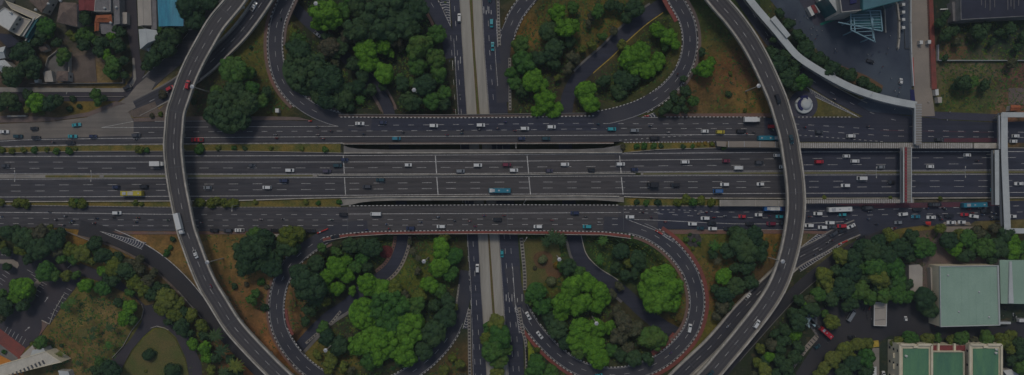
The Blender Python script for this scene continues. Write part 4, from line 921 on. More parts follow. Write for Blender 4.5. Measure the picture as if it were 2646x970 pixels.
patch('hedge_bed', [(209,70),(242,68),(243,82),(209,83)], 0.9, 'leaf_mid', 'square clipped green hedge block near the orange house', 'hedge', th=1.0)
bpy.data.objects['hedge_bed'].pop('kind', None)
# lower left white building
t = building('exhibition_hall', 'long cream roofed hall with a row of dark roof vents at lower left', [(-60,990),(-60,962),(118,908),(160,936)], 7, rm='roof_cream', wm='wall_cream', rim=.25)
for k in range(10):
    q = P(112-k*9.6, 936+k*4.1, 7.2); mb = MB(); mb.box((q.x, q.y, 7.25), (.55, 2.0, .5), R(30)); part(mb, 'roof_vent', 'steel_dark', t)
building('porch', 'curved cream porch roof joining the long cream hall', [(52,922),(84,892),(92,908),(64,940)], 5, rm='roof_tan', wm='wall_cream')
building('pavilion', 'grey-cream entrance roof between the porch and the hall', [(84,905),(112,900),(122,918),(72,934)], 5.5, rm='roof_pale', wm='wall_pale')
building('shed', 'small white roof in the trees below the long cream hall', [(150,958),(176,960),(190,1000),(160,1000)], 3.5, rm='roof_pale', wm='wall_pale')

# ------------------------------------------------------------------ upper right: plaza and tower foot
patch('plaza', [(1935,-160),(2350,-160),(2356,240),(2366,272),(2310,258),(2262,243),(2278,235),(2282,222),(2240,200),(2165,172),(2130,160),(2085,120),(2040,60),(1990,0)], 0.03, 'plaza', 'blue grey paved plaza around the teal tower', 'plaza')
patch('plaza_court', [(2040,-40),(2130,-40),(2165,45),(2120,66),(2105,66)], 0.10, 'plaza2', 'greyish raised court at the foot of the tower', 'court')
patch('painted_strip', [(2118,-20),(2134,-20),(2170,40),(2160,52),(2122,66),(2118,62),(2152,46)], 0.13, 'green_paint', 'green painted strip bordering the tower court', 'paving')
patch('planter_bed', [(2125,150),(2180,172),(2240,196),(2282,222),(2278,236),(2262,244),(2230,232),(2180,205),(2120,178)], 0.14, 'soil', 'dark planted bed between the plaza and covered walkway', 'bed')
mb = MB()
for (a, b) in (((2285,20),(2288,85)),):
    mb.bar(P(*a, .5), P(*b, .5), .5, 1.0)
tag(mb.build('lane_divider', 'concrete_light'), 'thin pale divider in the drop-off lanes of the plaza', 'barrier')
wallrun('lane_divider', [(2318,12),(2323,55),(2323,100),(2320,125)], .8, 1.0, 'concrete_light', 'thicker white divider with a bent end on the plaza', cat='barrier')
wallrun('plaza_wall', [(2337,75),(2339,126),(2350,126)], .2, .6, 'steel_dark', 'thin dark rail beside the pale ramp road')
for k, y in enumerate((12, 32, 51, 72)):
    building('ticket_booth', ['uppermost', 'second', 'third', 'lowest'][k]+' of four small white booths in a row beside the drop-off lane', [(2331,y-4),(2339,y-4),(2339,y+3),(2332,y+3)], 2.6, rm='roof_white', wm='wall_pale', cat='booth', group='booths beside the drop-off lane')
building('kiosk', 'white kiosk on the tower court beside the red one', [(2086,20),(2094,16),(2105,38),(2098,42)], 3, rm='roof_white', wm='wall_pale', cat='kiosk')
building('kiosk', 'dark red roofed kiosk between two white ones on the court', [(2095,15),(2104,12),(2114,32),(2106,35)], 3.4, rm='roof_red', wm='wall_pale', cat='kiosk')
building('kiosk', 'slim white kiosk right of the red one on the court', [(2105,12),(2108,14),(2120,31),(2117,34)], 3, rm='roof_pale', wm='wall_pale', cat='kiosk')
building('kiosk', 'white kiosk at the top end of the green strip', [(2112,-4),(2124,-4),(2128,5),(2120,10)], 3, rm='roof_white', wm='wall_pale', cat='kiosk')
t = building('tower', 'teal glass tower base at the top edge above the steel canopy', [(2228,-150),(2370,-150),(2345,-2),(2228,28)], 18, rm='roof_teal', wm='glass_teal', rim=.4)
t = building('tower', 'pale edged lower tower wing with dark blue inset roof', [(2150,-120),(2228,-120),(2226,28),(2172,34)], 16, rm='roof_dark', wm='wall_pale', rim=1.2, rimm='wall_pale')
mb = MB(); mb.prism([P(x, y, 16.05).xy for x, y in ((2190,-40),(2215,-40),(2212,8),(2196,12))], 15.9, 16.6); part(mb, 'roof_plant', 'navy', t)
building('tower_wing', 'slanting pale glass edge wing beside the green strip', [(2136,-8),(2150,-12),(2180,30),(2168,38)], 13, rm='roof_pale', wm='glass_teal', cat='building')
# steel canopy
t = thing('entrance_canopy', (*P(2235,70,0).xy, 0), 'open teal steel frame canopy projecting over the plaza', 'canopy')
hc = 12
mb = MB()
for a, b in (((2198,30),(2199,78)),((2199,78),(2262,109)),((2248,30),(2260,109)),((2275,28),(2280,81)),((2166,58),(2280,81)),((2206,45),(2209,82)),((2254,45),(2256,100)),((2199,30),(2275,28))):
    mb.bar(P(*a, hc), P(*b, hc), .45, .5)
part(mb, 'main_beam', 'canopy_frame', t)
mb = MB()
for y in (38, 45, 53, 61, 66, 73, 82, 92):
    x0 = 2199 if y < 76 else 2199+(y-76)*2.0; x1 = 2278 if y < 80 else 2258
    mb.bar(P(x0, y+1.5, hc-.3), P(x1, y-1.5, hc-.3), .28, .3)
part(mb, 'purlin', 'canopy_frame', t)
mb = MB(); mb.prism([P(x, y, hc-.6).xy for x, y in ((2200,32),(2274,30),(2278,78),(2203,64))], hc-.72, hc-.66, 0, True); part(mb, 'glazing', 'glass_teal', t)
for x, y in ((2206,50),(2256,50),(2256,96),(2209,78)):
    mb = MB(); q = P(x, y, hc-.5); mb.tube((q.x, q.y, 0), (q.x, q.y, hc-.3), .35, .3, 10); part(mb, 'column', 'canopy_frame', t)
# pale slab ramp road
patch('ramp_road', [(2352,-200),(2396,-200),(2398,0),(2402,120),(2407,230),(2412,265),(2416,300),(2384,301),(2366,296),(2362,230),(2354,120),(2353,0)], 0.16, 'slab_tan', 'broad pale concrete ramp road at upper right', 'road')
mb = MB(); mb.prism([P(x, y, .2).xy for x, y in ((2398,-200),(2408,-200),(2411,0),(2415,100),(2421,230),(2408,232),(2404,120),(2400,0))], -.1, .3)
for k in range(58):
    q = P(2396+k*.16+ (k>20)*0, -20+k*4.3, .4); mb.box((q.x, q.y, .5), (.35, .35, .7))
tag(mb.build('footpath', 'brick_red'), 'red strip with small posts along the pale ramp road', 'footpath', kind='structure')
wallrun('ramp_wall', [(2352,-100),(2352,60),(2354,140),(2359,222)], .5, 1.3, 'roof_pale', 'thin white wall on the left of the pale ramp road')
wallrun('red_fence', [(2358,150),(2361,222)], .5, .6, 'barrier_red', 'short red fence at the left foot of the pale ramp road', cat='fence')
for k, (x, y) in enumerate(((2381,109),(2402,108))):
    building('gate_booth', ['white gate booth in the middle of the pale ramp road', 'white gate booth on the red strip of the ramp road'][k], [(x-4,y-4),(x+4,y-4),(x+4,y+5),(x-4,y+5)], 2.6, rm='roof_white', wm='wall_pale', cat='booth', z0=.15)
building('kiosk', 'white roofed guard kiosk at the foot of the ramp road', [(2417,232),(2425,230),(2426,246),(2418,247)], 2.6, rm='roof_white', wm='wall_pale', cat='kiosk')
building('kiosk', 'tan roofed guard kiosk at the foot of the ramp road', [(2423,251),(2434,251),(2434,266),(2424,266)], 2.6, rm='roof_tan', wm='wall_pale', cat='kiosk')
patch('hoarding_base', [(2352,232),(2362,232),(2366,268),(2354,268)], 0.3, 'navy', 'dark blue hoarding strip beside the ramp road foot', 'hoarding')
# far top-right lot
building('office_block', 'dark slate roofed block at the top right corner', [(2480,-80),(2700,-80),(2700,40),(2482,52)], 8, rm='roof_dark', wm='wall_grey', rim=.2)
t = bpy.data.objects['office_block.001']
for k, x in enumerate((2536, 2546, 2558, 2570, 2604, 2612, 2620, 2632)):
    mb = MB(); mb.bar(P(x, -20, 8.2), P(x, 14+(k*7) % 16, 8.2), .25, .25); part(mb, 'roof_rib', 'roof_grey', t)
building('shed', 'narrow grey roof left of the dark slate block', [(2460,5),(2471,5),(2474,54),(2463,55)], 4, rm='roof_grey', wm='wall_grey')
wallrun('garden_fence', [(2423,117),(2423,157),(2700,157)], .25, 1.6, 'roof_pale', 'long thin pale fence dividing the green lots at right', cat='fence')
wallrun('garden_fence', [(2482,54),(2620,51)], .3, 1.2, 'roof_pale', 'thin bluish fence along the dark slate block', cat='fence')
patch('yard', [(2436,122),(2500,120),(2495,150),(2436,154)], -0.02, 'soil', 'brown soil bed with pale scraps inside the fence', 'yard')
building('shed', 'small orange roofed shed above the steel footbridge', [(2612,272),(2636,272),(2636,285),(2610,287)], 3, roof='gable', rm='roof_orange', axis=1)
patch('yard', [(2606,228),(2700,226),(2700,272),(2606,270)], -0.02, 'brick_dull', 'reddish paved yard at the right edge', 'yard')
tag(patch('pipe', [(2430,23),(2450,22),(2450,25),(2430,26)], 0.6, 'roof_white', 'short white beam lying in the dark garden', 'beam', th=.4))
bpy.data.objects['pipe'].pop('kind', None)
# ------------------------------------------------------------------ covered walkways, bus stations, footbridges
def covered(name, label, pts, w, h, rm='roof_pale', ribs=0, cols=10, cat='walkway', deck=True, rib_m='steel', rail=None, group=None, endw=0):
    pth = Path([(x, y, h) for x, y in pts], 1.5)
    c = pth.at(pth.L/2)[0]; t = thing(name, (c.x, c.y, 0), label, cat, group)
    mb = MB(); pth.strip(mb, w/2, -w/2, 0, .22); part(mb, 'roof', rm, t)
    if deck:
        mb = MB(); pth.strip(mb, w/2-.25, -w/2+.25, -2.7, .4); part(mb, 'deck', 'concrete', t)
        for sg in (1, -1):
            mb = MB(); pth.strip(mb, sg*(w/2-.22), sg*(w/2-.3), -1.6, 1.1); part(mb, 'railing', 'steel', t)
    if ribs:
        mb = MB(); s = .5
        while s < pth.L-.3:
            p, tg, n = pth.at(s); mb.bar(p+n*(w/2+.05)+Vector((0,0,.1)), p-n*(w/2+.05)+Vector((0,0,.1)), .22, .16); s += ribs
        part(mb, 'roof_rib', rib_m, t)
    s = 2.0
    while s < pth.L-1:
        p, tg, n = pth.at(s); g = ground_z(p.x, p.y)
        mb = MB(); mb.tube((p.x, p.y, g-.3), (p.x, p.y, h-.1 if not deck else h-3.0), .3, .3, 8)
        if not deck: mb.bar(p+n*w*.4-Vector((0,0,.25)), p-n*w*.4-Vector((0,0,.25)), .25, .25)
        part(mb, 'column', 'steel' if not deck else 'concrete', t); s += cols
    return t, pth
t, _ = covered('covered_walkway', 'long white roofed walkway curving round the plaza to the bus station', [(1880,-90),(1915,-32),(1950,15),(2000,73),(2028,107),(2065,148),(2128,189),(2190,222),(2250,245),(2310,261),(2369,272)], 3.5, 7, rm='roof_pale', cols=16)
building('lift_tower', 'pale boxy lift house attached to the curved covered walkway', [(1991,50),(2003,41),(2043,91),(2033,99)], 8, rm='roof_pale', wm='wall_pale', cat='building')
covered('footbridge', 'grey ribbed footbridge dropping from the covered walkway to the bus station', [(2374,268),(2374,300),(2374,376)], 2.9, 7.2, rm='concrete', ribs=1.3, cols=9)
wallrun('bridge_pipe', [(2364,278),(2364,372)], .5, .5, 'roof_pale', 'thin pale beam beside the ribbed footbridge', z=6.8, cat='beam')
covered('bus_station', 'ribbed grey roof of the upper bus station right of the flyover', [(2060,376),(2250,376.5),(2514,377)], 2.7, 5, rm='concrete', ribs=1.1, cols=8, cat='bus station', rib_m='paint')
covered('bus_station', 'smooth pale roof at the right end of the upper bus station', [(2517,377),(2590,377)], 2.7, 5.1, rm='concrete_light', cols=8, cat='bus station')
covered('bus_station', 'smooth tan roof of the upper bus station left of the flyover', [(1880,373),(1940,373),(2012,374)], 3.0, 4, rm='slab_tan', ribs=8, cols=8, cat='bus station', deck=False)
building('bus_shelter', 'tan paved shelter at the left end of the upper bus station', [(1851,365),(1878,366),(1877,380),(1853,378)], 3, rm='slab_tan', wm='concrete_dark', cat='shelter')
covered('bus_station', 'smooth tan roof with rounded end of the lower bus station', [(1859,525),(1920,525),(2032,525.5)], 3.3, 4, rm='concrete', ribs=18, cols=8, cat='bus station', deck=False, rib_m='concrete_light')
covered('bus_station', 'ribbed pale roof of the lower bus station right of the flyover', [(2075,521),(2200,520.5),(2362,520)], 1.9, 4.5, rm='concrete', ribs=1.1, cols=8, cat='bus station', rib_m='paint', deck=False)
t, pth = covered('footbridge', 'footbridge with red side panel crossing both highway carriageways', [(2344,381),(2344,450),(2344,524)], 4.2, 7.5, rm='concrete', ribs=1.5, cols=26, rib_m='concrete_dark')
mb = MB(); pth.strip(mb, -1.2, -.15, .15, .1); part(mb, 'side_panel', 'red_panel', t)
mb = MB(); pth.strip(mb, -2.2, -1.75, .3, .3); pth.strip(mb, 2.2, 1.85, .3, .3); part(mb, 'edge_beam', 'roof_pale', t)
t, pth = covered('footbridge', 'broad white footbridge spanning all roads at the right edge', [(2595.5,292),(2596,400),(2600,500),(2604,600)], 3.3, 7.5, rm='roof_pale', cols=27)
covered('footbridge_stair', 'white stair wing turning right at the top of the white footbridge', [(2590,296.5),(2640,297),(2760,297)], 2.5, 7.6, rm='roof_pale', cols=12)
covered('footbridge_stair', 'white stair wing turning right at the foot of the white footbridge', [(2598,597),(2650,597),(2760,597)], 2.6, 7.6, rm='roof_pale', cols=12)
covered('footbridge', 'narrow pale steel footbridge just left of the broad white one', [(2576,388),(2576.5,460),(2577,530)], 2.1, 7, rm='roof_pale', cols=24)
wallrun('bridge_pipe', [(2581,300),(2582,384)], .7, .6, 'steel', 'thin dark beam beside the top of the white footbridge', z=6.5, cat='beam')
# ------------------------------------------------------------------ lower right campus
patch('campus_yard', [(2000,1060),(2060,960),(2116,872),(2100,842),(2120,800),(2180,775),(2260,768),(2420,775),(2430,845),(2585,845),(2760,790),(2760,1100),(2600,1100),(2600,880),(2300,868),(2262,890),(2268,1060)], 0.03, 'asphalt_dark', 'dark campus yard and road between the trees and halls', 'road')
patch('campus_yard', [(2384,655),(2430,600),(2470,660),(2600,670),(2600,690),(2428,690),(2430,770),(2385,770)], 0.03, 'brick_dull', 'pinkish paved yard above the big green roof', 'yard')
patch('verge', [(2242,882),(2270,880),(2272,896),(2242,900)], 0.15, 'paint_yellow', 'small yellow painted island beside the campus road', 'island')
patch('footpath', [(2254,900),(2272,900),(2272,1060),(2254,1060)], 0.14, 'concrete', 'pale footpath strip beside the campus road', 'footpath')
t = building('sports_hall', 'big pale green flat-roofed hall with white rims at right', [(2427,688),(2577,686),(2581,841),(2429,845)], 9, rm='roof_green', wm='wall_cream', rim=.5, rimm='roof_pale')
for k in range(14):
    if 6 < k < 9: continue
    q = P(2418, 697+k*10.5, 3.5); mb = MB(); mb.box((q.x, q.y, 3.6), (1.5, 1.1, .35)); part(mb, 'canopy', 'roof_pale', t)
mb = MB(); mb.prism([P(x, y, 3.2).xy for x, y in ((2404,692),(2411,692),(2415,780),(2408,780))], 0, 3.2); part(mb, 'side_wing', 'roof_tan', t)
mb = MB(); mb.bar(P(2579, 686, 9.3), P(2583, 841, 9.3), .35, .6); part(mb, 'parapet', 'roof_pale', t)
t = building('hall', 'green gabled hall roof right of the big pale green one', [(2583,672),(2700,672),(2700,783),(2586,785)], 7, roof='gable', rm='roof_green', axis=0, ridge_h=2)
mb = MB(); mb.prism([P(x, y, 7.9).xy for x, y in ((2607,676),(2613,676),(2618,784),(2605,784))], 7.4, 8.3); part(mb, 'ridge_strip', 'roof_pale', t)
building('block', 'grey-pink flat roof left of the big green hall', [(2349,686),(2376,684),(2384,692),(2384,754),(2349,755)], 4, rm='roof_tan', wm='wall_grey', cat='building')
building('carport', 'white rimmed flat roof with two seams in the yard', [(2258,781),(2291,782),(2290,843),(2257,842)], 2.6, rm='roof_tan', wm='steel_dark', rim=.4, rimm='roof_white', cat='carport')
t0 = bpy.data.objects['sports_hall']; mb = MB()
for k in range(1, 8):
    x = 2427+k*18.8; mb.bar(P(x, 690, 9.02), P(x+3.0*(1-k/30), 842, 9.02), .07, .05)
part(mb, 'roof_seam', 'roof_green', t0)
for px_, py_ in ((2450,712),(2530,755),(2478,806),(2556,820)):
    q = P(px_, py_, 9.2); mb = MB(); mb.lathe((q.x, q.y, 9.0), [(.45,0),(.45,.35),(.2,.5)], 10); part(mb, 'roof_vent', 'steel', t0)
t = bpy.data.objects['carport']
mb = MB()
for y in (796, 826): mb.bar(P(2261, y+2, 2.65), P(2287, y, 2.65), .2, .1)
part(mb, 'roof_seam', 'steel_dark', t)
building('annex', 'small white roof at the bottom edge beside the footpath', [(2247,950),(2265,948),(2266,1010),(2247,1010)], 4, rm='roof_white', wm='wall_pale', cat='building')
def wingroof(label, x0, y0, x1, y1, h=10):
    t = building('school_wing', label, [(x0-9,y0-11),(x1+9,y0-11),(x1+10,1110),(x0-9,1110)], h, rm='wall_cream', wm='wall_cream', cat='building', wins=6, group='cream campus wings', rim=0)
    mb = MB(); mb.prism([P(x, y, h+.05).xy for x, y in ((x0,y0),(x1,y0),(x1,1105),(x0,1105))], h-.1, h+.35); part(mb, 'green_roof', 'roof_green2', t)
    mb = MB()
    for a, b in (((x0-8,y0-10),(x0-8,1105)), ((x1+8,y0-10),(x1+8,1105)), ((x0-8,y0-10),((x0+x1)/2-5,y0-10)), (((x0+x1)/2+5,y0-10),(x1+8,y0-10))): mb.bar(P(*a, h+.5), P(*b, h+.5), 1.0, 1.0)
    q = P((x0+x1)/2, y0-5, h+.4); mb.box((q.x, q.y, h+.4), (2.4, 1.2, .8))
    part(mb, 'parapet', 'wall_cream', t)
    return t
wingroof('cream campus wing with long green roof, left of three', 2333, 901, 2399, 970)
wingroof('cream campus wing with long green roof, right of three', 2514, 901, 2579, 970)
building('school_wing', 'middle green flat roof with cream rim between the two wings', [(2407,908),(2489,908),(2490,1110),(2405,1110)], 9, rm='roof_green2', wm='wall_cream', rim=.8, group='cream campus wings')
t = building('school_porch', 'red tiled porch block above the middle green roof', [(2404,893),(2494,893),(2494,907),(2404,907)], 7, rm='roof_red', wm='wall_cream')
mb = MB()
for x in (2424, 2466): mb.bar(P(x, 888, 7.4), P(x, 909, 7.4), 1.0, .9)
part(mb, 'parapet', 'wall_cream', t)
mb = MB()
for k in range(7):
    q = P(2318-(k % 2)*6, 905+k*14, 6); mb.box((q.x, q.y, 5.8), (1.6, 2.6, .3))
part(mb, 'side_balcony', 'wall_cream', bpy.data.objects['school_wing'])
building('shed', 'white angular roof at the bottom right corner', [(2592,958),(2614,955),(2640,975),(2640,1020),(2592,1020)][:4], 4, rm='roof_white', wm='wall_pale')
building('ticket_gate', 'low white gate roof right of the big green hall', [(2583,832),(2612,832),(2612,838),(2583,838)], 3, rm='roof_pale', wm='wall_grey', cat='gate')
for k, (x, y, h_, lb) in enumerate(((127,11,6,'white water tank on the grey-brown roof at the alley'),(94,26,7,'white water tank on the beige cluttered roof'),(288,60,4,'white water tank at the edge of the orange tiled roof'),(272,22,5,'white water tank on the grey corrugated roof'),(158,3,6,'white water tank by the hipped house top corner'),(30,34,11.1,'small white tank on the plain square white roof'),(302,20,5,'small tank on the slim slate roof'),(2340,920,10.4,'white tank on the left green school roof'),(2573,903,10.4,'white tank on the right green school roof'),(2572,912,10.4,'second smaller tank on the right green school roof'))):
    q = P(x, y, h_); t = thing('water_tank', (q.x, q.y, h_), lb, 'water tank', 'roof tanks')
    mb = MB(); mb.lathe((q.x, q.y, h_), [(.55,0),(.6,.2),(.58,.9),(.3,1.15)], 12); part(mb, 'tank', 'roof_white', t, True)
    mb = MB(); mb.lathe((q.x, q.y, h_+1.1), [(.18,0),(.18,.12)], 8); part(mb, 'lid', 'steel_dark', t)
building('house', 'small rusty roofed shack between the yard and dark trees', [(100,118),(116,112),(124,128),(106,134)], 3, roof='gable', rm='roof_brown', axis=1)
building('house', 'low pale blue roof below the balcony office block', [(62,130),(78,126),(84,142),(68,148)], 3, rm='roof_pale', wm='wall_grey')
building('house', 'dark slate roof in the shade below the white square roof', [(-20,84),(30,90),(52,112),(20,124),][:4], 5, rm='roof_dark', wm='wall_grey')
# aircraft monument
def plane(label, px, py, rot, sc, m):
    g = P(px, py, 3); t = thing('jet_monument', (g.x, g.y, .0), label, 'aircraft', rz=rot, local=True)
    mb = MB(); prof = [(-5,.35),(-3.5,.6),(0,.7),(2.5,.6),(4,.35),(5.6,.05)]
    mb2 = MB()
    for (x0, a), (x1, b) in zip(prof, prof[1:]): mb.tube((x0*sc, 0, 3), (x1*sc, 0, 3), a*sc, b*sc, 10)
    mb.build('fuselage', m, t, True)
    for sg in (1, -1):
        mb = MB(); mb.prism([(1.6*sc,sg*.5*sc),(-3.0*sc,sg*4.2*sc),(-4.0*sc,sg*4.2*sc),(-2.6*sc,sg*.5*sc)], 2.9, 3.06, 0, True); mb.build('wing', m, t)
        mb = MB(); mb.prism([(-3.4*sc,sg*.4*sc),(-5.0*sc,sg*1.9*sc),(-5.6*sc,sg*1.9*sc),(-5.0*sc,sg*.4*sc)], 3.08, 3.2, 0, True); mb.build('tailplane', m, t)
    mb = MB(); mb.bar((-4.9*sc,0,3.2),(-4.2*sc,0,4.6*sc),.12,1.2*sc); mb.build('fin', m, t)
    mb = MB(); mb.tube((0,0,0),(0,0,2.5),.3,.25,8); mb.build('stand', 'concrete', t)
    mb = MB(); mb.lathe((2.4*sc,0,3.35),[(.45*sc,0),(.4*sc,.2),(.15*sc,.4)],8); mb.build('cockpit', 'glass', t, True)
plane('pale grey jet aircraft on a stand beside the short checkered path', 2096, 817, R(62), 1.05, 'jet_grey')
plane('smaller dark grey jet aircraft beside the red bus', 2106, 833, R(-50), .85, 'steel_dark')
# round monument
c = P(2075, 272, 0); t = thing('round_monument', (c.x, c.y, 0), 'round white disc monument with dark crescent near the right flyover', 'monument')
mb = MB(); mb.lathe((c.x, c.y, 0), [(7.5,0),(7.5,.12)], 32); part(mb, 'base', 'plaza2', t)
mb = MB(); mb.lathe((c.x, c.y, 0), [(4.5,0.1),(4.5,1.3),(4.3,1.5)], 40); part(mb, 'plinth', 'roof_pale', t)
pts_o = [(c.x+3.4*math.cos(a)-.2, c.y+3.3*math.sin(a)+.2) for a in np.linspace(R(110), R(250), 16)]
pts_i = [(c.x+2.9*math.cos(a)+.7, c.y+2.9*math.sin(a)+.4) for a in np.linspace(R(240), R(120), 16)]
mb = MB(); mb.prism(pts_o+pts_i, 1.4, 2.3); part(mb, 'crescent', 'navy', t)
mb = MB(); mb.lathe((c.x+.9, c.y+.3, 0), [(2.9,1.45),(2.8,1.9),(1.5,2.3),(.1,2.4)], 28); part(mb, 'dome', 'roof_pale', t, True)
mb = MB(); mb.bar((c.x-4.6,c.y+.9,1.7),(c.x+4.4,c.y+.9,1.7),.25,.3); mb.bar((c.x+1.6,c.y+.9,1.8),(c.x+1.2,c.y+4.6,1.8),.7,.4); mb.bar((c.x-2.2,c.y+3.9,1.3),(c.x+1.5,c.y+4.3,1.3),1.2,1.0); part(mb, 'lettering_band', 'navy', t)
# small signs and poles over the roads
q = P(624, 18, 9); t = thing('overhead_sign', (q.x, q.y, 0), 'grey overhead sign panel between the flyover and its ramp at top', 'sign')
mb = MB(); mb.box((q.x, q.y, 9), (2.6, 1.6, 1.6), R(30)); part(mb, 'panel', 'roof_pale', t)
mb = MB(); mb.tube((q.x, q.y, -.3), (q.x, q.y, 8.3), .2, .15, 8); part(mb, 'pole', 'steel', t)
building('kiosk', 'tiny white kiosk on the grass beside the loop', [(711,281),(720,281),(720,291),(711,291)], 2.6, rm='roof_white', wm='wall_pale', cat='kiosk')
building('bus_shelter', 'white shelter roof half under the trees below the frontage road', [(682,606),(726,606),(700,622),(690,622)], 3, rm='roof_tan', wm='wall_pale', cat='shelter')
building('booth', 'white booth hidden behind the large trees at lower left garden', [(797,650),(800,610),(803,612),(801,650)][:4], 2.5, rm='roof_tan', wm='wall_pale') if False else None
def barrier(label, a, b, z=0):
    t = thing('traffic_barrier', P(*a, z), label, 'barrier'); mb = MB(); n = 6
    p, q = P(*a, z+.45), P(*b, z+.45)
    for k in range(n): mb.bar(p.lerp(q, k/n), p.lerp(q, (k+.9)/n), .5, .85, k % 2 if k < 2 else 0)
    part(mb, 'panel', ['barrier_red', 'paint_white'], t)
barrier('row of red plastic barriers where the lower left loop begins', (820,603), (848,591))
barrier('red and white barrier in the gore below the right flyover', (2167,632), (2190,622))
barrier('small red barrier at the joint of the upper right loop', (1664,300), (1677,300))
barrier('small red barrier on the gore left of the upper left loop', (797,313), (806,313))
barrier('red barrier in the gore of the lower right loop', (1694,596), (1712,606))
mb = MB(); g = P(2400,577,2.5); t = thing('tent', (g.x, g.y, 0), 'small red canopy tent beside the lower frontage road', 'tent')
mb.face([P(2391,573,2.2), P(2406,573,2.2), g]); mb.face([P(2406,573,2.2), P(2405,583,2.2), g]); mb.face([P(2405,583,2.2), P(2393,580,2.2), g]); mb.face([P(2393,580,2.2), P(2391,573,2.2), g]); part(mb, 'canopy', 'barrier_red', t)
mb = MB()
for x, y in ((2391,573),(2406,573),(2405,583),(2393,580)): q = P(x, y, 2.2); mb.tube((q.x,q.y,0),(q.x,q.y,2.2),.05,.05,6)
part(mb, 'pole', 'steel', t)
# garden details
def disc(name, px, py, r, m, label, cat, z=LOW, h=.3):
    c = P(px, py, z+h); mb = MB()
    mb.prism([(c.x+r*(1+.08*math.sin(3*a))*math.cos(a), c.y+r*(1+.08*math.cos(2*a))*math.sin(a)) for a in np.linspace(0, 2*math.pi, 26)[:-1]], z-.2, z+h)
    tag(mb.build(name, m), label, cat, kind='structure')
disc('flower_bed', 997, 651, 3.6, 'flowerbed', 'round dark red flower bed beside the left service road', 'flower bed')
disc('soil_ring', 1403, 672, 5.0, 'soil', 'bare soil patch around the pale round bush', 'soil')
disc('soil_ring', 1432, 700, 4.5, 'soil', 'bare soil patch beside the small orange bush', 'soil', h=.25)
disc('lawn_ring', 213, 860, 2.6, 'grass', 'round green patch in the middle of the dry lawn', 'lawn', 0, .06)
for k in range(9):
    a = k*2*math.pi/9+.3
c0 = P(1793, 620, 0)
mb = MB(); mb.lathe((c0.x, c0.y, 0), [(3.9,-.2),(3.9,.08)], 20); tag(mb.build('soil_ring', 'kerb_black'), 'dark round planting ring in the garden right of the lower loop', 'planting', kind='structure')
patch('lawn', [(1358,905),(1366,880),(1388,925),(1378,938),(1362,945)], LOW+.25, 'grass_bright', 'bright yellow-green lawn triangle beside the lower right loop', 'lawn')
patch('lawn', [(1352,618),(1440,618),(1450,660),(1400,740),(1362,755),(1356,690)], LOW+.12, 'grass', 'green lawn with round bushes below the bridge', 'lawn')
# ------------------------------------------------------------------ vehicles
PAINTS = {'white':(.62,.62,.60),'black':(.016,.016,.02),'dark grey':(.055,.058,.068),'navy blue':(.018,.028,.075),'grey':(.20,.215,.23),'red':(.42,.018,.03),'dark red':(.16,.02,.045),'turquoise':(.03,.30,.34),'teal':(.02,.17,.24),'dark teal':(.012,.05,.065),'yellow':(.46,.38,.04),'blue':(.02,.11,.30),'orange':(.5,.1,.04),'purple grey':(.065,.055,.085)}
PM = {}
for k, c in PAINTS.items():
    PM[k] = mat('car_paint_'+k.replace(' ', '_'), c, rough=.38, var=.04, scale=.6, fine=.06, fscale=3, coat=.5, obj=True)
def loft(mb, secs):
    n0 = len(mb.v)
    for x, w, z0, zs, wr, zt in secs:
        mb.v += [(x,-w,z0),(x,-w,zs),(x,-wr,zt),(x,wr,zt),(x,w,zs),(x,w,z0)]
    for k in range(len(secs)-1):
        i, j = n0+6*k, n0+6*k+6
        for q in range(5): mb.f.append((i+q, i+q+1, j+q+1, j+q)); mb.m.append(0)
        mb.f.append((i+5, i, j, j+5)); mb.m.append(0)
    mb.f.append(tuple(n0+q for q in range(5, -1, -1))); mb.m.append(0)
    e = n0+6*(len(secs)-1); mb.f.append(tuple(e+q for q in range(6))); mb.m.append(0)
def panel(mb, s1, s2, e=.02, side=None):
    """glass lying on the body between two sections"""
    x1, w1, _, zs1, r1, zt1 = s1; x2, w2, _, zs2, r2, zt2 = s2
    if side is None:
        mb.face([(x1,-r1*.93,zt1+e),(x2,-r2*.93,zt2+e),(x2,r2*.93,zt2+e),(x1,r1*.93,zt1+e)][::1 if x1 > x2 else -1])
    else:
        s = side; mb.face([(x1,s*(w1+e),zs1+.03),(x2,s*(w2+e),zs2+.03),(x2,s*(r2+e),zt2-.03),(x1,s*(r1+e),zt1-.03)])
def wheelset(t, xs, w, r=.32):
    for x in xs:
        for s in (1, -1):
            mb = MB(); mb.tube((x, s*(w-.16), r), (x, s*(w+.03), r), r, r, 12); o = mb.build('wheel', 'tyre', t)
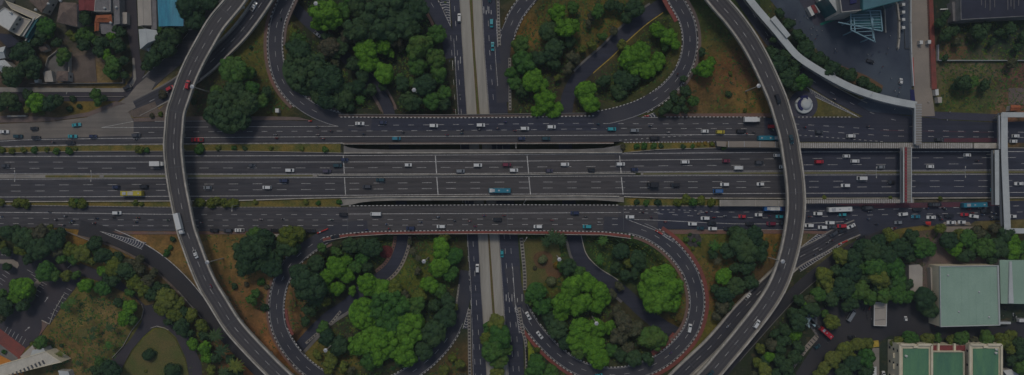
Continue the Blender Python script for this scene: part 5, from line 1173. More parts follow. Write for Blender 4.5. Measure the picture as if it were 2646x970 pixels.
def proto_car(kind):
    t = thing(kind.replace(' ', '_'), (0,0,0), 'proto', 'car', local=True)
    if kind == 'sedan':
        S_ = [(2.32,.70,.25,.55,.62,.60),(2.1,.84,.22,.70,.76,.74),(1.15,.87,.22,.86,.78,.93),(.35,.88,.22,.90,.72,1.40),(-.95,.88,.22,.90,.72,1.40),(-1.5,.87,.22,.90,.70,1.02),(-2.15,.84,.22,.84,.74,.95),(-2.32,.74,.25,.6,.65,.66)]; a, b, c, d = 2, 3, 4, 5
    elif kind == 'minivan':
        S_ = [(2.25,.72,.25,.62,.64,.70),(2.05,.85,.22,.80,.76,.86),(1.45,.87,.22,.95,.78,1.02),(.75,.88,.22,.98,.77,1.62),(-1.92,.88,.22,.98,.77,1.60),(-2.16,.86,.22,.95,.76,1.10),(-2.26,.80,.25,.7,.70,.75)]; a, b, c, d = 2, 3, 4, 5
    elif kind == 'hatchback':
        S_ = [(1.95,.70,.25,.58,.62,.64),(1.78,.82,.22,.74,.72,.80),(1.05,.84,.22,.88,.74,.95),(.35,.85,.22,.9,.73,1.46),(-1.45,.85,.22,.9,.73,1.44),(-1.78,.83,.22,.88,.70,1.0),(-1.92,.76,.25,.65,.66,.7)]; a, b, c, d = 2, 3, 4, 5
    mb = MB(); loft(mb, S_); t_body = mb.build('body', PM['white'], t)
    mb = MB(); panel(mb, S_[a], S_[b]); mb.build('windscreen', 'glass', t)
    mb = MB(); panel(mb, S_[c], S_[d]); mb.build('rear_window', 'glass', t)
    for s in (1, -1):
        mb = MB(); panel(mb, S_[b], S_[c], side=s); mb.build('side_window', 'glass', t)
        mb = MB(); x = S_[1][0]; mb.box((x+.02, s*.58, .66), (.22, .26, .12)); mb.build('headlight', 'lamp_lens', t)
        mb = MB(); mb.box((S_[a][0]-.25, s*.97, .98), (.2, .18, .14)); mb.build('mirror', 'steel_dark', t)
    wheelset(t, (S_[1][0]-.75, S_[-2][0]+.65), .86)
    return t
def proto_van(L=6, W=2.0, H=2.2):
    t = thing('van', (0,0,0), 'proto', 'van', local=True); h = L/2; w = W/2
    S_ = [(h,w*.85,.3,.8,w*.8,.95),(h-.25,w,.28,1.0,w*.86,1.15),(h-1.0,w,.28,1.2,w*.84,H-.05),(-h+.15,w,.28,1.2,w*.86,H),(-h,w*.95,.3,1.1,w*.84,H-.12)]
    mb = MB(); loft(mb, S_); mb.build('body', PM['white'], t)
    mb = MB(); panel(mb, S_[1], S_[2]); mb.build('windscreen', 'glass', t)
    for s in (1, -1):
        mb = MB(); mb.face([(h-1.1,s*(w+.01),1.25),(-h+.5,s*(w+.01),1.25),(-h+.5,s*(w*.9+.02),H-.25),(h-1.1,s*(w*.9+.02),H-.25)]); mb.build('side_window', 'glass', t)
    mb = MB()
    for k in range(5): mb.box((h-1.8-k*(L-2.4)/5, 0, H+.02), (.08, W*.7, .05))
    mb.build('roof_rib', 'steel', t)
    wheelset(t, (h-1.0, -h+1.1), w, .36); return t
def proto_bus(L=11.2, W=2.5, H=3.1):
    t = thing('bus', (0,0,0), 'proto', 'bus', local=True); h = L/2; w = W/2
    S_ = [(h,w*.88,.35,1.2,w*.84,H-.35),(h-.3,w,.32,1.3,w*.92,H-.03),(-h+.2,w,.32,1.3,w*.92,H-.03),(-h,w*.93,.35,1.3,w*.88,H-.3)]
    mb = MB(); loft(mb, S_); mb.build('body', PM['white'], t)
    mb = MB(); mb.face([(h+.02,-w*.8,1.2),(h+.02,w*.8,1.2),(h-.16,w*.76,H-.28),(h-.16,-w*.76,H-.28)]); mb.build('windscreen', 'glass', t)
    for s in (1, -1):
        mb = MB(); mb.face([(h-.5,s*(w+.015),1.35),(-h+.4,s*(w+.015),1.35),(-h+.4,s*(w*.95+.02),H-.5),(h-.5,s*(w*.95+.02),H-.5)]); mb.build('side_window', 'glass', t)
    mb = MB(); mb.box((h-2.2,0,H+.08),(1.8,1.5,.22)); mb.build('air_conditioner', 'steel', t)
    for x in (0.4, -h+1.6): mb = MB(); mb.box((x,0,H+.02),(.8,.7,.1)); mb.build('roof_hatch', 'steel', t)
    wheelset(t, (h-2.3, -h+2.6), w, .48); return t
def proto_truck(L=9.5, W=2.45, H=3.3):
    t = thing('box_truck', (0,0,0), 'proto', 'truck', local=True); h = L/2; w = W/2
    mb = MB(); loft(mb, [(h,w*.8,.4,1.2,w*.78,1.5),(h-.2,w*.9,.4,1.3,w*.8,2.0),(h-.7,w*.9,.4,1.3,w*.78,2.3),(h-1.9,w*.9,.4,1.3,w*.8,2.35)]); mb.build('cab', PM['white'], t)
    mb = MB(); mb.face([(h-.16,-w*.7,1.7),(h-.16,w*.7,1.7),(h-.66,w*.68,2.3),(h-.66,-w*.68,2.3)]); mb.build('windscreen', 'glass', t)
    bx = L-2.2; mb = MB(); mb.box((-h+bx/2,0,(H+.9)/2),(bx,W,H-.9)); mb.build('cargo_box', PM['white'], t)
    mb = MB(); mb.box((-.6,0,.75),(L-2,.9,.25)); mb.build('chassis', 'steel_dark', t)
    wheelset(t, (h-1.2, -h+1.5, -h+2.7), w*.95, .46); return t
def proto_pickup():
    t = thing('pickup', (0,0,0), 'proto', 'pickup', local=True)
    S_ = [(2.5,.72,.3,.7,.66,.78),(2.3,.88,.28,.9,.8,.96),(1.5,.9,.28,1.05,.82,1.12),(.9,.9,.28,1.08,.68,1.7),(0,.9,.28,1.08,.68,1.7),(-.3,.9,.28,1.05,.72,1.15),(-2.5,.9,.35,1.0,.88,1.02)]
    mb = MB(); loft(mb, S_); mb.build('body', PM['white'], t)
    mb = MB(); panel(mb, S_[2], S_[3]); mb.build('windscreen', 'glass', t)
    mb = MB(); panel(mb, S_[4], S_[5]); mb.build('rear_window', 'glass', t)
    mb = MB(); mb.box((-1.4,0,1.08),(1.95,1.5,.06)); mb.build('cargo_bed', 'kerb_black', t)
    wheelset(t, (1.55, -1.6), .88, .36); return t
def proto_bike():
    t = thing('motorcycle', (0,0,0), 'proto', 'motorcycle', local=True)
    mb = MB(); loft(mb, [(.75,.08,.35,.6,.06,.95),(.45,.16,.3,.6,.12,.98),(.15,.14,.25,.5,.12,.62),(-.2,.15,.28,.6,.13,.82),(-.8,.12,.5,.7,.1,.85),(-.95,.05,.55,.7,.04,.78)]); mb.build('body', PM['black'], t)
    for x in (.68, -.62): mb = MB(); mb.tube((x,-.06,.29),(x,.06,.29),.29,.29,12); mb.build('wheel', 'tyre', t)
    mb = MB(); mb.bar((.5,-.34,1.02),(.5,.34,1.02),.05,.05); mb.build('handlebar', 'steel_dark', t)
    mb = MB(); mb.box((-.3,0,.84),(.6,.22,.07)); mb.build('seat', 'kerb_black', t)
    return t
def skin_mesh(name, verts, edges, radii, mats, pick):
    me = bpy.data.meshes.new(name); me.from_pydata(verts, edges, [])
    ob = bpy.data.objects.new(name, me); C.objects.link(ob)
    md = ob.modifiers.new('s', 'SKIN'); sb = ob.modifiers.new('u', 'SUBSURF'); sb.levels = 1; sb.render_levels = 1
    for v, r in zip(me.skin_vertices[0].data, radii): v.radius = (r, r)
    me.skin_vertices[0].data[0].use_root = True
    dg = bpy.context.evaluated_depsgraph_get(); dg.update()
    new = bpy.data.meshes.new_from_object(ob.evaluated_get(dg)); bpy.data.objects.remove(ob)
    new.materials.clear()
    for m_ in mats: new.materials.append(m_)
    for p in new.polygons: p.material_index = pick(p.center); p.use_smooth = True
    return new
SKIN = mat('skin', (.22,.12,.08), rough=.6, var=.05, obj=True); HAIR = mat('hair', (.012,.010,.009), rough=.7, var=.1, obj=True)
SHIRT = {k: mat('cloth_'+k, c, rough=.9, var=.1, obj=True) for k, c in dict(white=(.6,.6,.58), black=(.02,.02,.025), red=(.35,.03,.03), blue=(.04,.09,.25), grey=(.2,.2,.2), green=(.04,.15,.06)).items()}
def hand_chain(V, E, Rr, w, hx, hy, hz, sx, sy, curl=-.02):
    """palm and five short fingers from wrist index w"""
    i = len(V); V.append((hx, hy, hz)); E.append((w, i)); Rr.append(.030)
    for k, (l, o) in enumerate(((.055,-.028),(.075,-.010),(.08,.009),(.06,.026))):
        j = len(V); V += [(hx+sx*l*.6+sy*o, hy+sy*l*.6+sx*o, hz+curl*.5), (hx+sx*l+sy*o, hy+sy*l+sx*o, hz+curl*1.6)]; E += [(i, j), (j, j+1)]; Rr += [.009, .008]
    j = len(V); V.append((hx+sx*.02+sy*.045, hy+sy*.02-sx*.045, hz-.01)); E.append((i, j)); Rr.append(.010)
def rider_mesh(shirt):
    V = [(-.25,0,.92),(-.18,0,1.1),(-.08,0,1.32),(0,0,1.44),(.02,0,1.52),(.04,0,1.62),(.03,0,1.72)]
    E = [(0,1),(1,2),(2,3),(3,4),(4,5),(5,6)]; r_ = [.15,.14,.16,.075,.06,.10,.085]
    for s in (1,-1):
        i = len(V); V += [(-.05,s*.19,1.38),(.12,s*.27,1.18),(.40,s*.30,1.08)]; E += [(2,i),(i,i+1),(i+1,i+2)]; r_ += [.065,.05,.035]
        hand_chain(V, E, r_, i+2, .47, s*.31, 1.07, 1, 0, -.02)
        i = len(V); V += [(-.18,s*.11,.90),(.22,s*.19,.82),(.12,s*.19,.42),(.10,s*.19,.30),(.26,s*.19,.28)]; E += [(0,i),(i,i+1),(i+1,i+2),(i+2,i+3),(i+3,i+4)]; r_ += [.10,.08,.055,.045,.035]
    def pick(c):
        if c.z > 1.47 or (c.x > .42 and c.z > .95): return 0
        if c.z > .97 : return 1
        return 2
    return skin_mesh('person', V, E, r_, [SKIN, SHIRT[shirt], SHIRT['black']], pick)
def walker_mesh(shirt):
    V = [(0,0,.95),(0,0,1.12),(0,0,1.35),(0,0,1.47),(0,0,1.53),(.02,0,1.62),(.01,0,1.72)]
    E = [(0,1),(1,2),(2,3),(3,4),(4,5),(5,6)]; r_ = [.14,.13,.16,.07,.055,.095,.08]
    for s in (1,-1):
        i = len(V); V += [(0,s*.20,1.40),(s*.05,s*.25,1.12),(s*.12,s*.25,.88)]; E += [(2,i),(i,i+1),(i+1,i+2)]; r_ += [.06,.045,.032]
        hand_chain(V, E, r_, i+2, s*.14, s*.25, .80, 0, s*1, -.03)
        i = len(V); V += [(0,s*.10,.90),(-s*.10,s*.11,.50),(-s*.22,s*.11,.10),(-s*.10,s*.11,.05)]; E += [(0,i),(i,i+1),(i+1,i+2),(i+2,i+3)]; r_ += [.09,.065,.04,.035]
    def pick(c):
        if c.z > 1.49 or (abs(c.y) > .19 and c.z < .92 and c.z > .6): return 0
        return 1 if c.z > .93 else 2
    return skin_mesh('person', V, E, r_, [SKIN, SHIRT[shirt], SHIRT['black']], pick)
RIDER = {k: rider_mesh(k) for k in SHIRT}; WALK = {k: walker_mesh(k) for k in SHIRT}
mb = MB(); mb.lathe((.04,0,1.58), [(.125,0),(.145,.08),(.13,.17),(.07,.22)], 12); HELM = mb.mesh('helmet', PM['white'], True)
HELMS = [PM['white'], PM['black'], PM['red'], PM['blue']]
mb = MB(); mb.lathe((.0,0,1.62), [(.11,0),(.125,.07),(.10,.14),(.04,.17)], 12); HAIRM = mb.mesh('hair', HAIR, True)
PROTO = {k: proto_car(k) for k in ('sedan', 'minivan', 'hatchback')}
PROTO['van'] = proto_van(); PROTO['bus'] = proto_bus(); PROTO['box_truck'] = proto_truck(); PROTO['pickup'] = proto_pickup(); PROTO['motorcycle'] = proto_bike()
PLEN = dict(sedan=4.64, minivan=4.5, hatchback=3.9, van=6, bus=11.2, box_truck=9.5, pickup=5, motorcycle=1.9)
bpy.context.view_layer.update()
USED = {}
VEH = []   # (object, colour, kind, px, py, zone)
def place(kind, colour, px, py, ang=0, z=0.0, L=None, part_cols=None, zone=None):
    src = PROTO[kind]
    o = copy_tree(src); o.name = kind
    w = P(px, py, z)
    o.location = (w.x, w.y, z+.012); o.rotation_euler = (0, 0, ang)
    if L: k = L/PLEN[kind]; o.scale = (k, 1, 1) if kind in ('bus','van','box_truck') else (k, k**.5, k**.5)
    for ch in [c for c in bpy.data.objects if c.parent == o] if False else o_children(o):
        st = ch.name.split('.')[0]
        if st in ('body', 'cab', 'cargo_box'):
            ch.material_slots[0].link = 'OBJECT'
            cc = colour
            if part_cols and st in part_cols: cc = part_cols[st]
            ch.material_slots[0].material = PM[cc]
    VEH.append((o, colour, kind, px, py, zone)); return o
CH = {}
def copy_tree(o, parent=None):
    c = o.copy(); C.objects.link(c); c.parent = parent
    CH.setdefault(c.name, [])
    if parent is not None: CH[parent.name].append(c)
    for ch in KIDS(o): copy_tree(ch, c)
    return c
def o_children(o):
    return [c for c in ALLCH.get(o, [])]
ALLCH = {}
def copy_tree(o, parent=None):
    c = o.copy(); C.objects.link(c); c.parent = parent; ALLCH[c] = []
    if parent is not None: ALLCH[parent].append(c)
    for ch in KIDS(o): copy_tree(ch, c)
    return c
PI = math.pi
rng = random.Random(3)
def cars(tx, ty, items, z=0):
    for it in items:
        zx, zy, col, kind, ang = it[:5]; px, py = N(tx, ty, zx, zy)
        o = dict(it[5]) if len(it) > 5 else {}
        place(kind, col, px, py, R(ang), o.get('z', z), o.get('L'), o.get('pc'), o.get('zone'))
s_, m_, h_, v_, b_, t_, p_ = 'sedan', 'minivan', 'hatchback', 'van', 'bus', 'box_truck', 'pickup'
cars(0,240, [(50,367,'white',s_,0),(180,410,'dark teal',m_,0),(345,422,'black',s_,0),(330,337,'black',h_,3),(725,303,'turquoise',s_,8),(688,410,'turquoise',s_,0),(880,410,'navy blue',h_,0),(670,470,'black',m_,0),(1285,400,'dark grey',m_,2),(60,685,'dark grey',h_,0),(1095,885,'navy blue',h_,180),(1355,880,'black',m_,180)])
place(b_, 'yellow', 346.5, 500, PI, 0, 11)
place(t_, 'white', 411, 424, 0, 0, 6.6)
cars(400,240, [(405,442,'red',p_,180,dict(L=6.4)),(915,680,'dark grey',h_,0),(1270,728,'white',m_,0),(500,890,'grey',h_,180,dict(L=4.2)),(1057,888,'white',m_,180),(1215,825,'navy blue',m_,180)])
place(t_, 'white', 467.5, 578, R(-76), FZ+.05, 10.6, zone='on the left flyover'); place(p_, 'white', 507, 657, R(-68), FZ+.05, 4.2, zone='on the left flyover')
place(m_, 'red', 486.5, 220, R(80), FZ+.05, zone='on the left flyover'); place(m_, 'red', 441, 229, R(30), 0.03, 4.2, zone='on the ramp beneath the left flyover'); place(p_, 'white', 657.5, 18, R(58), 5.1, zone='on the ramp beside the left flyover')
cars(400,480, [(563,420,'black',m_,180),(690,420,'dark grey',m_,180),(800,418,'white',p_,180),(980,420,'black',m_,180),(1130,420,'black',m_,180),(1350,415,'white',h_,180,dict(L=4.6)),(1440,425,'black',h_,180)])
cars(0,480, [(1105,255,'white',m_,0)])
place(m_, 'black', 332, 227, R(25), .05, zone='on the bend of the side street')
cars(800,240, [(473,290,'white',s_,0),(690,280,'navy blue',h_,0),(1165,310,'white',m_,0),(815,430,'teal',m_,0),(330,628,'navy blue',h_,0),(265,682,'dark teal',m_,0),(165,735,'purple grey',m_,0),(925,678,'white',h_,0),(1415,735,'grey',m_,0),(668,818,'dark teal',m_,180),(540,880,'dark grey',m_,180)])
cars(1200,240, [(153,305,'white',m_,0),(565,337,'white',m_,0),(815,322,'white',m_,0),(1380,342,'turquoise',m_,0),(535,430,'navy blue',h_,0),(765,430,'dark teal',m_,0),(125,680,'white',m_,0),(397,675,'dark red',m_,0),(463,727,'white',m_,0),(795,730,'purple grey',h_,0),(940,672,'white',m_,0),(1190,725,'black',h_,0),(1462,670,'white',m_,0)])
place(b_, 'teal', 1291.6, 492.6, PI, 0, 11.2)
cars(800,480, [(320,270,'black',m_,180),(625,265,'white',v_,180,dict(L=5.5)),(950,398,'navy blue',m_,180),(1235,382,'white',m_,180),(240,480,'black',s_,196),(20,425,'black',s_,182)])
cars(1200,480, [(310,317,'black',m_,180),(1035,255,'navy blue',m_,180),(690,383,'white',m_,180),(1150,383,'turquoise',m_,180)])
for a in ((N(1200,480,353,637),'turquoise',h_,-90),(N(1200,480,122,775),'white',m_,90),(N(1200,0,255,222),'turquoise',m_,-90),(N(1200,0,265,440),'turquoise',s_,-90),((1265,-4),'dark teal',s_,-90),(N(800,0,1405,172),'white',m_,90)):
    place(a[2], a[1], *a[0], R(a[3]), LOW+.02, zone='on the sunken avenue')
place(p_, 'white', *N(800,0,78,327), R(-40), LOW+.05, 4.0, zone='on the upper left service road')
place(s_, 'white', 1365.3, 816, R(-62), LOW+.35, zone='on the lower right loop, upper end'); place(s_, 'white', 1394.8, 865.6, R(-52), -5.6, zone='on the lower right loop, nearer the bottom')
place(h_, 'turquoise', 1547, 969, R(8), -3.1, zone='at the bottom edge on the lower right loop')
place(m_, 'white', 1781, 848, R(78), .02, zone='on the far side of the lower right loop')
place(m_, 'white', 1954, 837, R(57), FZ+.05, zone='on the lower part of the right flyover'); place(m_, 'dark teal', 1834, 966, R(42), FZ+.05, zone='at the foot of the right flyover')
place(p_, 'white', 1931, 765, R(50), 2.1, 4.2, zone='on the ramp under the right flyover')
place(m_, 'black', *N(1950,240,213,60), R(-70), FZ+.05, 5.0, zone='on the upper part of the right flyover'); place(s_, 'dark teal', *N(1950,240,340,440), R(-80), FZ+.05, zone='on the right flyover over the upper frontage road')
cars(1600,240, [(140,355,'grey',m_,0),(330,428,'black',m_,0,dict(L=5)),(800,362,'white',h_,0),(945,370,'yellow',m_,0),(1140,362,'black',m_,0,dict(L=5)),(1432,318,'red',m_,0),(615,650,'white',m_,0),(1000,640,'dark red',h_,0),(1115,705,'white',v_,0,dict(L=4.9)),(1310,655,'dark grey',m_,0),(140,720,'navy blue',h_,0),(310,862,'black',t_,180,dict(L=5.6)),(520,865,'black',m_,180,dict(L=5)),(985,860,'white',m_,180),(1322,857,'white',h_,180),(920,922,'blue',v_,180,dict(L=4.8,pc=dict()))])
place(b_, 'teal', 1983, 358, 0, 0, 11.2)
def buspatch(i, x0, x1, m):
    o = [v[0] for v in VEH if v[2] == 'bus'][i]; mb = MB(); mb.box(((x0+x1)/2, 0, 3.13), (x1-x0, 1.9, .09)); mb.build('roof_panel', m, o)
# covered lorry on the upper frontage road
o = place(t_, 'white', 1940, 310.5, 0, 0, 8.4)
cars(1950,240, [(215,588,'white',m_,0),(262,697,'white',h_,0),(600,370,'dark grey',h_,0),(898,407,'white',m_,0),(600,648,'red',m_,0),(855,595,'white',h_,0),(935,642,'white',m_,0),(1180,697,'grey',h_,0),(995,803,'white',v_,180,dict(L=4.8)),(845,870,'white',m_,180),(1275,840,'black',h_,180)])
cars(1600,480, [(100,292,'white',m_,180),(803,305,'white',m_,180),(685,358,'white',m_,180),(760,398,'dark teal',h_,180),(865,352,'black',m_,180),(873,402,'white',m_,180),(1010,405,'black',h_,180),(1150,288,'red',h_,180),(1305,273,'white',h_,180),(1220,355,'black',m_,180),(1420,355,'dark red',m_,180,dict(L=4.8))])
place(b_, 'blue', 1998, 539, PI, 0, 11.4)
cars(1950,480, [(230,290,'turquoise',h_,180),(265,350,'black',m_,180),(587,262,'white',m_,180),(820,270,'turquoise',h_,180),(700,347,'white',m_,180),(505,373,'white',m_,180),(630,390,'white',m_,180),(725,385,'dark grey',h_,180),(810,377,'red',m_,183,dict(L=4.8)),(898,380,'white',s_,203),(1050,207,'black',v_,180,dict(L=5.4)),(1385,267,'white',m_,186),(1340,345,'grey',h_,183),(820,420,'black',m_,200),(990,490,'black',s_,205),(735,450,'dark grey',m_,215),(930,575,'black',h_,190)])
place(b_, 'white', 2165, 541, R(182), 0, 12)
cars(2246,240, [(645,440,'dark grey',h_,0),(912,585,'white',h_,0),(565,693,'white',h_,0),(1365,407,'white',h_,0),(1345,457,'white',h_,0),(1395,853,'white',s_,180),(1165,910,'turquoise',h_,180)])
cars(2246,480, [(428,290,'teal',s_,180),(573,297,'white',s_,180),(885,270,'red',h_,180),(972,287,'white',m_,172),(762,345,'white',s_,180),(860,342,'white',h_,180),(1335,287,'white',h_,180),(440,222,'black',m_,180),(600,178,'black',v_,180),(1080,240,'black',m_,180),(1180,297,'dark grey',h_,180),(740,285,'black',m_,180)])
place(b_, 'teal', 2511, 529.5, R(182), 0, 12.2)
place(b_, 'red', 2130.5, 858.5, R(138), .03, 7.2, zone='parked by the checkered path'); place(v_, 'grey', 2197, 814.5, R(58), .03, 6.6, zone='parked in the campus yard')
place(s_, 'black', *N(1950,710,905,585), R(0), .03, 3.9, zone='at the edge of the campus yard trees'); place(h_, 'white', *N(1950,710,1410,412), R(90), .03, 2.6, zone='in the middle of the campus yard')
place(p_, 'white', *N(1950,710,1270,750), R(90), .16, 4.6, zone='beside the left cream campus wing'); place(h_, 'dark grey', 2301, 948, R(92), .16, 4.4, zone='below the pickup beside the left cream wing')
place(v_, 'white', *N(2246,710,1420,422), R(0), .03, 4.6, zone='behind the gabled hall'); place(h_, 'white', 2281, 967, R(90), .16, 3.4, zone='at the bottom edge beside the footpath')
place(h_, 'dark teal', *N(1950,710,580,672), R(30), .03, 3.6, zone='by the campus road verge')
place(h_, 'white', *N(2246,0,290,767), R(80), .06, 3.2, zone='on the plaza near the curved walkway'); place(s_, 'black', *N(1950,0,1080,580), R(-20), .06, 4.2, zone='in the shade on the plaza')
buspatch(0, -1.2, 1.6, 'wall_pale'); buspatch(1, 3.6, 5.2, 'roof_white'); buspatch(3, -2.2, 2.8, 'roof_white'); buspatch(3, -5.2, -3.0, 'navy')
# motorcycles with riders
BIKES = [(0,240,505,465,0),(0,240,1278,436,0),(400,240,1135,395,0),(400,240,1145,426,0),(0,480,470,245,180),(0,480,20,290,180),(0,480,620,285,180),(0,480,530,318,180),(0,480,600,368,180),(0,480,690,330,170),(0,480,672,346,175),(0,480,912,306,180),(0,480,890,352,190),(0,480,1075,300,180),(0,480,1300,300,180),(0,480,1282,340,180),
 (400,480,130,322,180),(400,480,440,345,180),(400,480,1000,315,180),(400,480,1205,312,180),(400,480,1380,418,180),
 (800,240,510,390,0),(800,240,875,370,0),(800,240,1290,395,0),(800,240,1430,350,0),(800,240,1428,380,0),(800,240,75,320,0),(800,240,205,360,0),(800,240,80,395,0),(800,240,130,432,0),
 (1200,240,140,345,0),(1200,240,385,275,0),(1200,240,310,335,0),(1200,240,475,355,0),(1200,240,1255,295,0),
 (800,480,210,318,180),(800,480,725,360,180),(800,480,745,402,180),(800,480,535,412,185),(800,480,440,440,187),(800,480,1040,340,180),(800,480,1205,293,180),(800,480,1360,328,180),
 (1200,480,820,323,180),(1200,480,1135,290,180),(1200,480,1260,342,180),(1200,480,185,280,180),(1200,480,370,280,180),(1200,480,50,332,180),(1200,480,100,380,180),
 (1600,240,290,312,0),(1600,240,460,372,0),(1600,240,1190,385,0),(1600,240,1260,372,0),(1600,240,1432,352,0),(1950,240,1060,318,0),(1950,240,470,325,0),
 (1600,480,220,250,180),(1600,480,300,298,180),(1600,480,430,340,180),(1600,480,815,250,180),(1600,480,740,265,180),(1600,480,885,298,180),(1600,480,985,283,180),(1600,480,1410,283,180),
 (1950,480,510,290,180),(1950,480,850,315,180),(1950,480,1065,310,190),(1950,480,1140,360,190),(1950,480,1280,405,200),(1950,480,1300,392,200),(1950,480,610,600,205),(1950,480,560,645,205),(1950,480,680,530,225),(1950,480,727,512,225),(1950,480,1035,515,205),(1950,480,1125,472,200),(1950,480,1070,245,180),(1950,480,140,283,180),
 (2246,240,1002,640,0),(2246,480,540,212,180),(2246,480,645,275,180),(2246,480,655,292,180),(2246,480,668,317,180),(2246,480,690,208,180),(2246,480,705,220,180),(2246,480,930,220,180),(2246,480,1025,210,180),(2246,480,1060,272,180),(2246,480,1130,250,180),(2246,480,1135,290,180),(2246,480,1172,262,180),(2246,480,215,395,200),(2246,480,205,408,200),(2246,480,235,402,200),(2246,480,55,475,205),(2246,480,960,255,180),(2246,480,1150,318,185)]
BIKEZ = [(1174,681,LOW+.02,-90,'on the sunken avenue'),(1214,723,LOW+.02,90,'on the sunken avenue'),(1173.5,286,LOW+.02,90,'on the sunken avenue'),(1189,247,LOW+.02,90,'on the sunken avenue'),(1162,160,LOW+.02,90,'on the sunken avenue'),(736,720,.02,60,'on the lower left loop'),(727,50,.02,75,'on the upper left loop'),(1750,192,.02,-120,'on the upper right loop'),(1879,843,5,50,'on the ramp beside the right flyover'),(1733,911,.02,35,'on the lower right loop'),(2155,258,.02,-35,'on the upper right slip road'),(547,739,FZ+.05,-60,'on the left flyover'),(846,845,LOW+.02,30,'on the lower left service road'),
 (2238,808,.03,80,'parked beside the white rimmed carport'),(2232,800,.03,70,'parked beside the white rimmed carport'),(2240,820,.03,100,'parked beside the white rimmed carport'),(2246,796,.03,60,'parked beside the white rimmed carport'),(2252,821,.03,60,'parked beside the white rimmed carport'),
 (2616,812,.03,90,'parked behind the gabled hall'),(2620,816,.03,90,'parked behind the gabled hall'),(2624,820,.03,90,'parked behind the gabled hall'),(2617,824,.03,90,'parked behind the gabled hall')]
RID = []
def bike(px, py, ang, z, zone, rider=True):
    o = place('motorcycle', rng.choice(['black','black','red','blue','white','dark grey']), px, py, ang, z, zone=zone)
    if rider:
        sh_ = rng.choice(['white','black','white','red','blue','grey','green','black'])
        r_ = bpy.data.objects.new('person', RIDER[sh_]); C.objects.link(r_); r_.location = o.location; r_.rotation_euler = (0,0,ang)
        h = bpy.data.objects.new('helmet', HELM); C.objects.link(h); h.parent = r_; h.material_slots[0].link = 'OBJECT'; hm = rng.randrange(4); h.material_slots[0].material = HELMS[hm]
        RID.append((r_, sh_, px, py, zone, ['white','black','red','blue'][hm], o))
for tx, ty, zx, zy, a in BIKES: bike(*N(tx, ty, zx, zy), R(a), 0, None)
for px, py, z, a, zn in BIKEZ: bike(px, py, R(a), z, zn, 'parked' not in zn)
# people on the plaza and footpaths
PEOPLE = [(2095,91),(2100,72),(2093,76),(2110,93),(2105,102),(2122,81),(2108,80),(2057,155),(2085,29+20),(2066,57),(2052,52),(2076,43),(2240,142),(2252,143),(2270,136),(2289,140),(2293,126),(2310,236),(2301,204),(2271,188),(2321,215),(2155,137),(2160,134),(2298,94),(2317,130),(2322,228),(2321,240),(2318,247),(2309,283),(2444,311),(2451,290),(2397,265),(2415,243),(2156,98+30),(2278,174),(2060,82),(1978,103),(2058,191),(2030,71),(2316,126),(2273,842+0),(2413,842),(2595,800),(2588,815),(2631,930),(1618,513),(1355,515),(1332,410),(2130,790),(2137,885)]
WLK = []
for x, y in PEOPLE:
    if (x, y) in ((1618,513),(1332,410)): continue
    sh_ = rng.choice(['white','white','grey','red','blue','white'])
    g = GP(x, y); z = .06
    if (x, y) == (1355, 515): z = .12
    if 1950 < x < 2070 and y < 200 and not (y < 60): z = g.z+.05
    q = P(x, y, z)
    o = bpy.data.objects.new('person', WALK[sh_]); C.objects.link(o); o.location = q; o.rotation_euler = (0,0,rng.random()*6.28)
    h = bpy.data.objects.new('hair', HAIRM); C.objects.link(h); h.parent = o
    WLK.append((o, sh_, x, y))
for k, src in PROTO.items():      # the prototypes themselves are not in the picture
    for c_ in KIDS(src): bpy.data.objects.remove(c_)
    bpy.data.objects.remove(src)
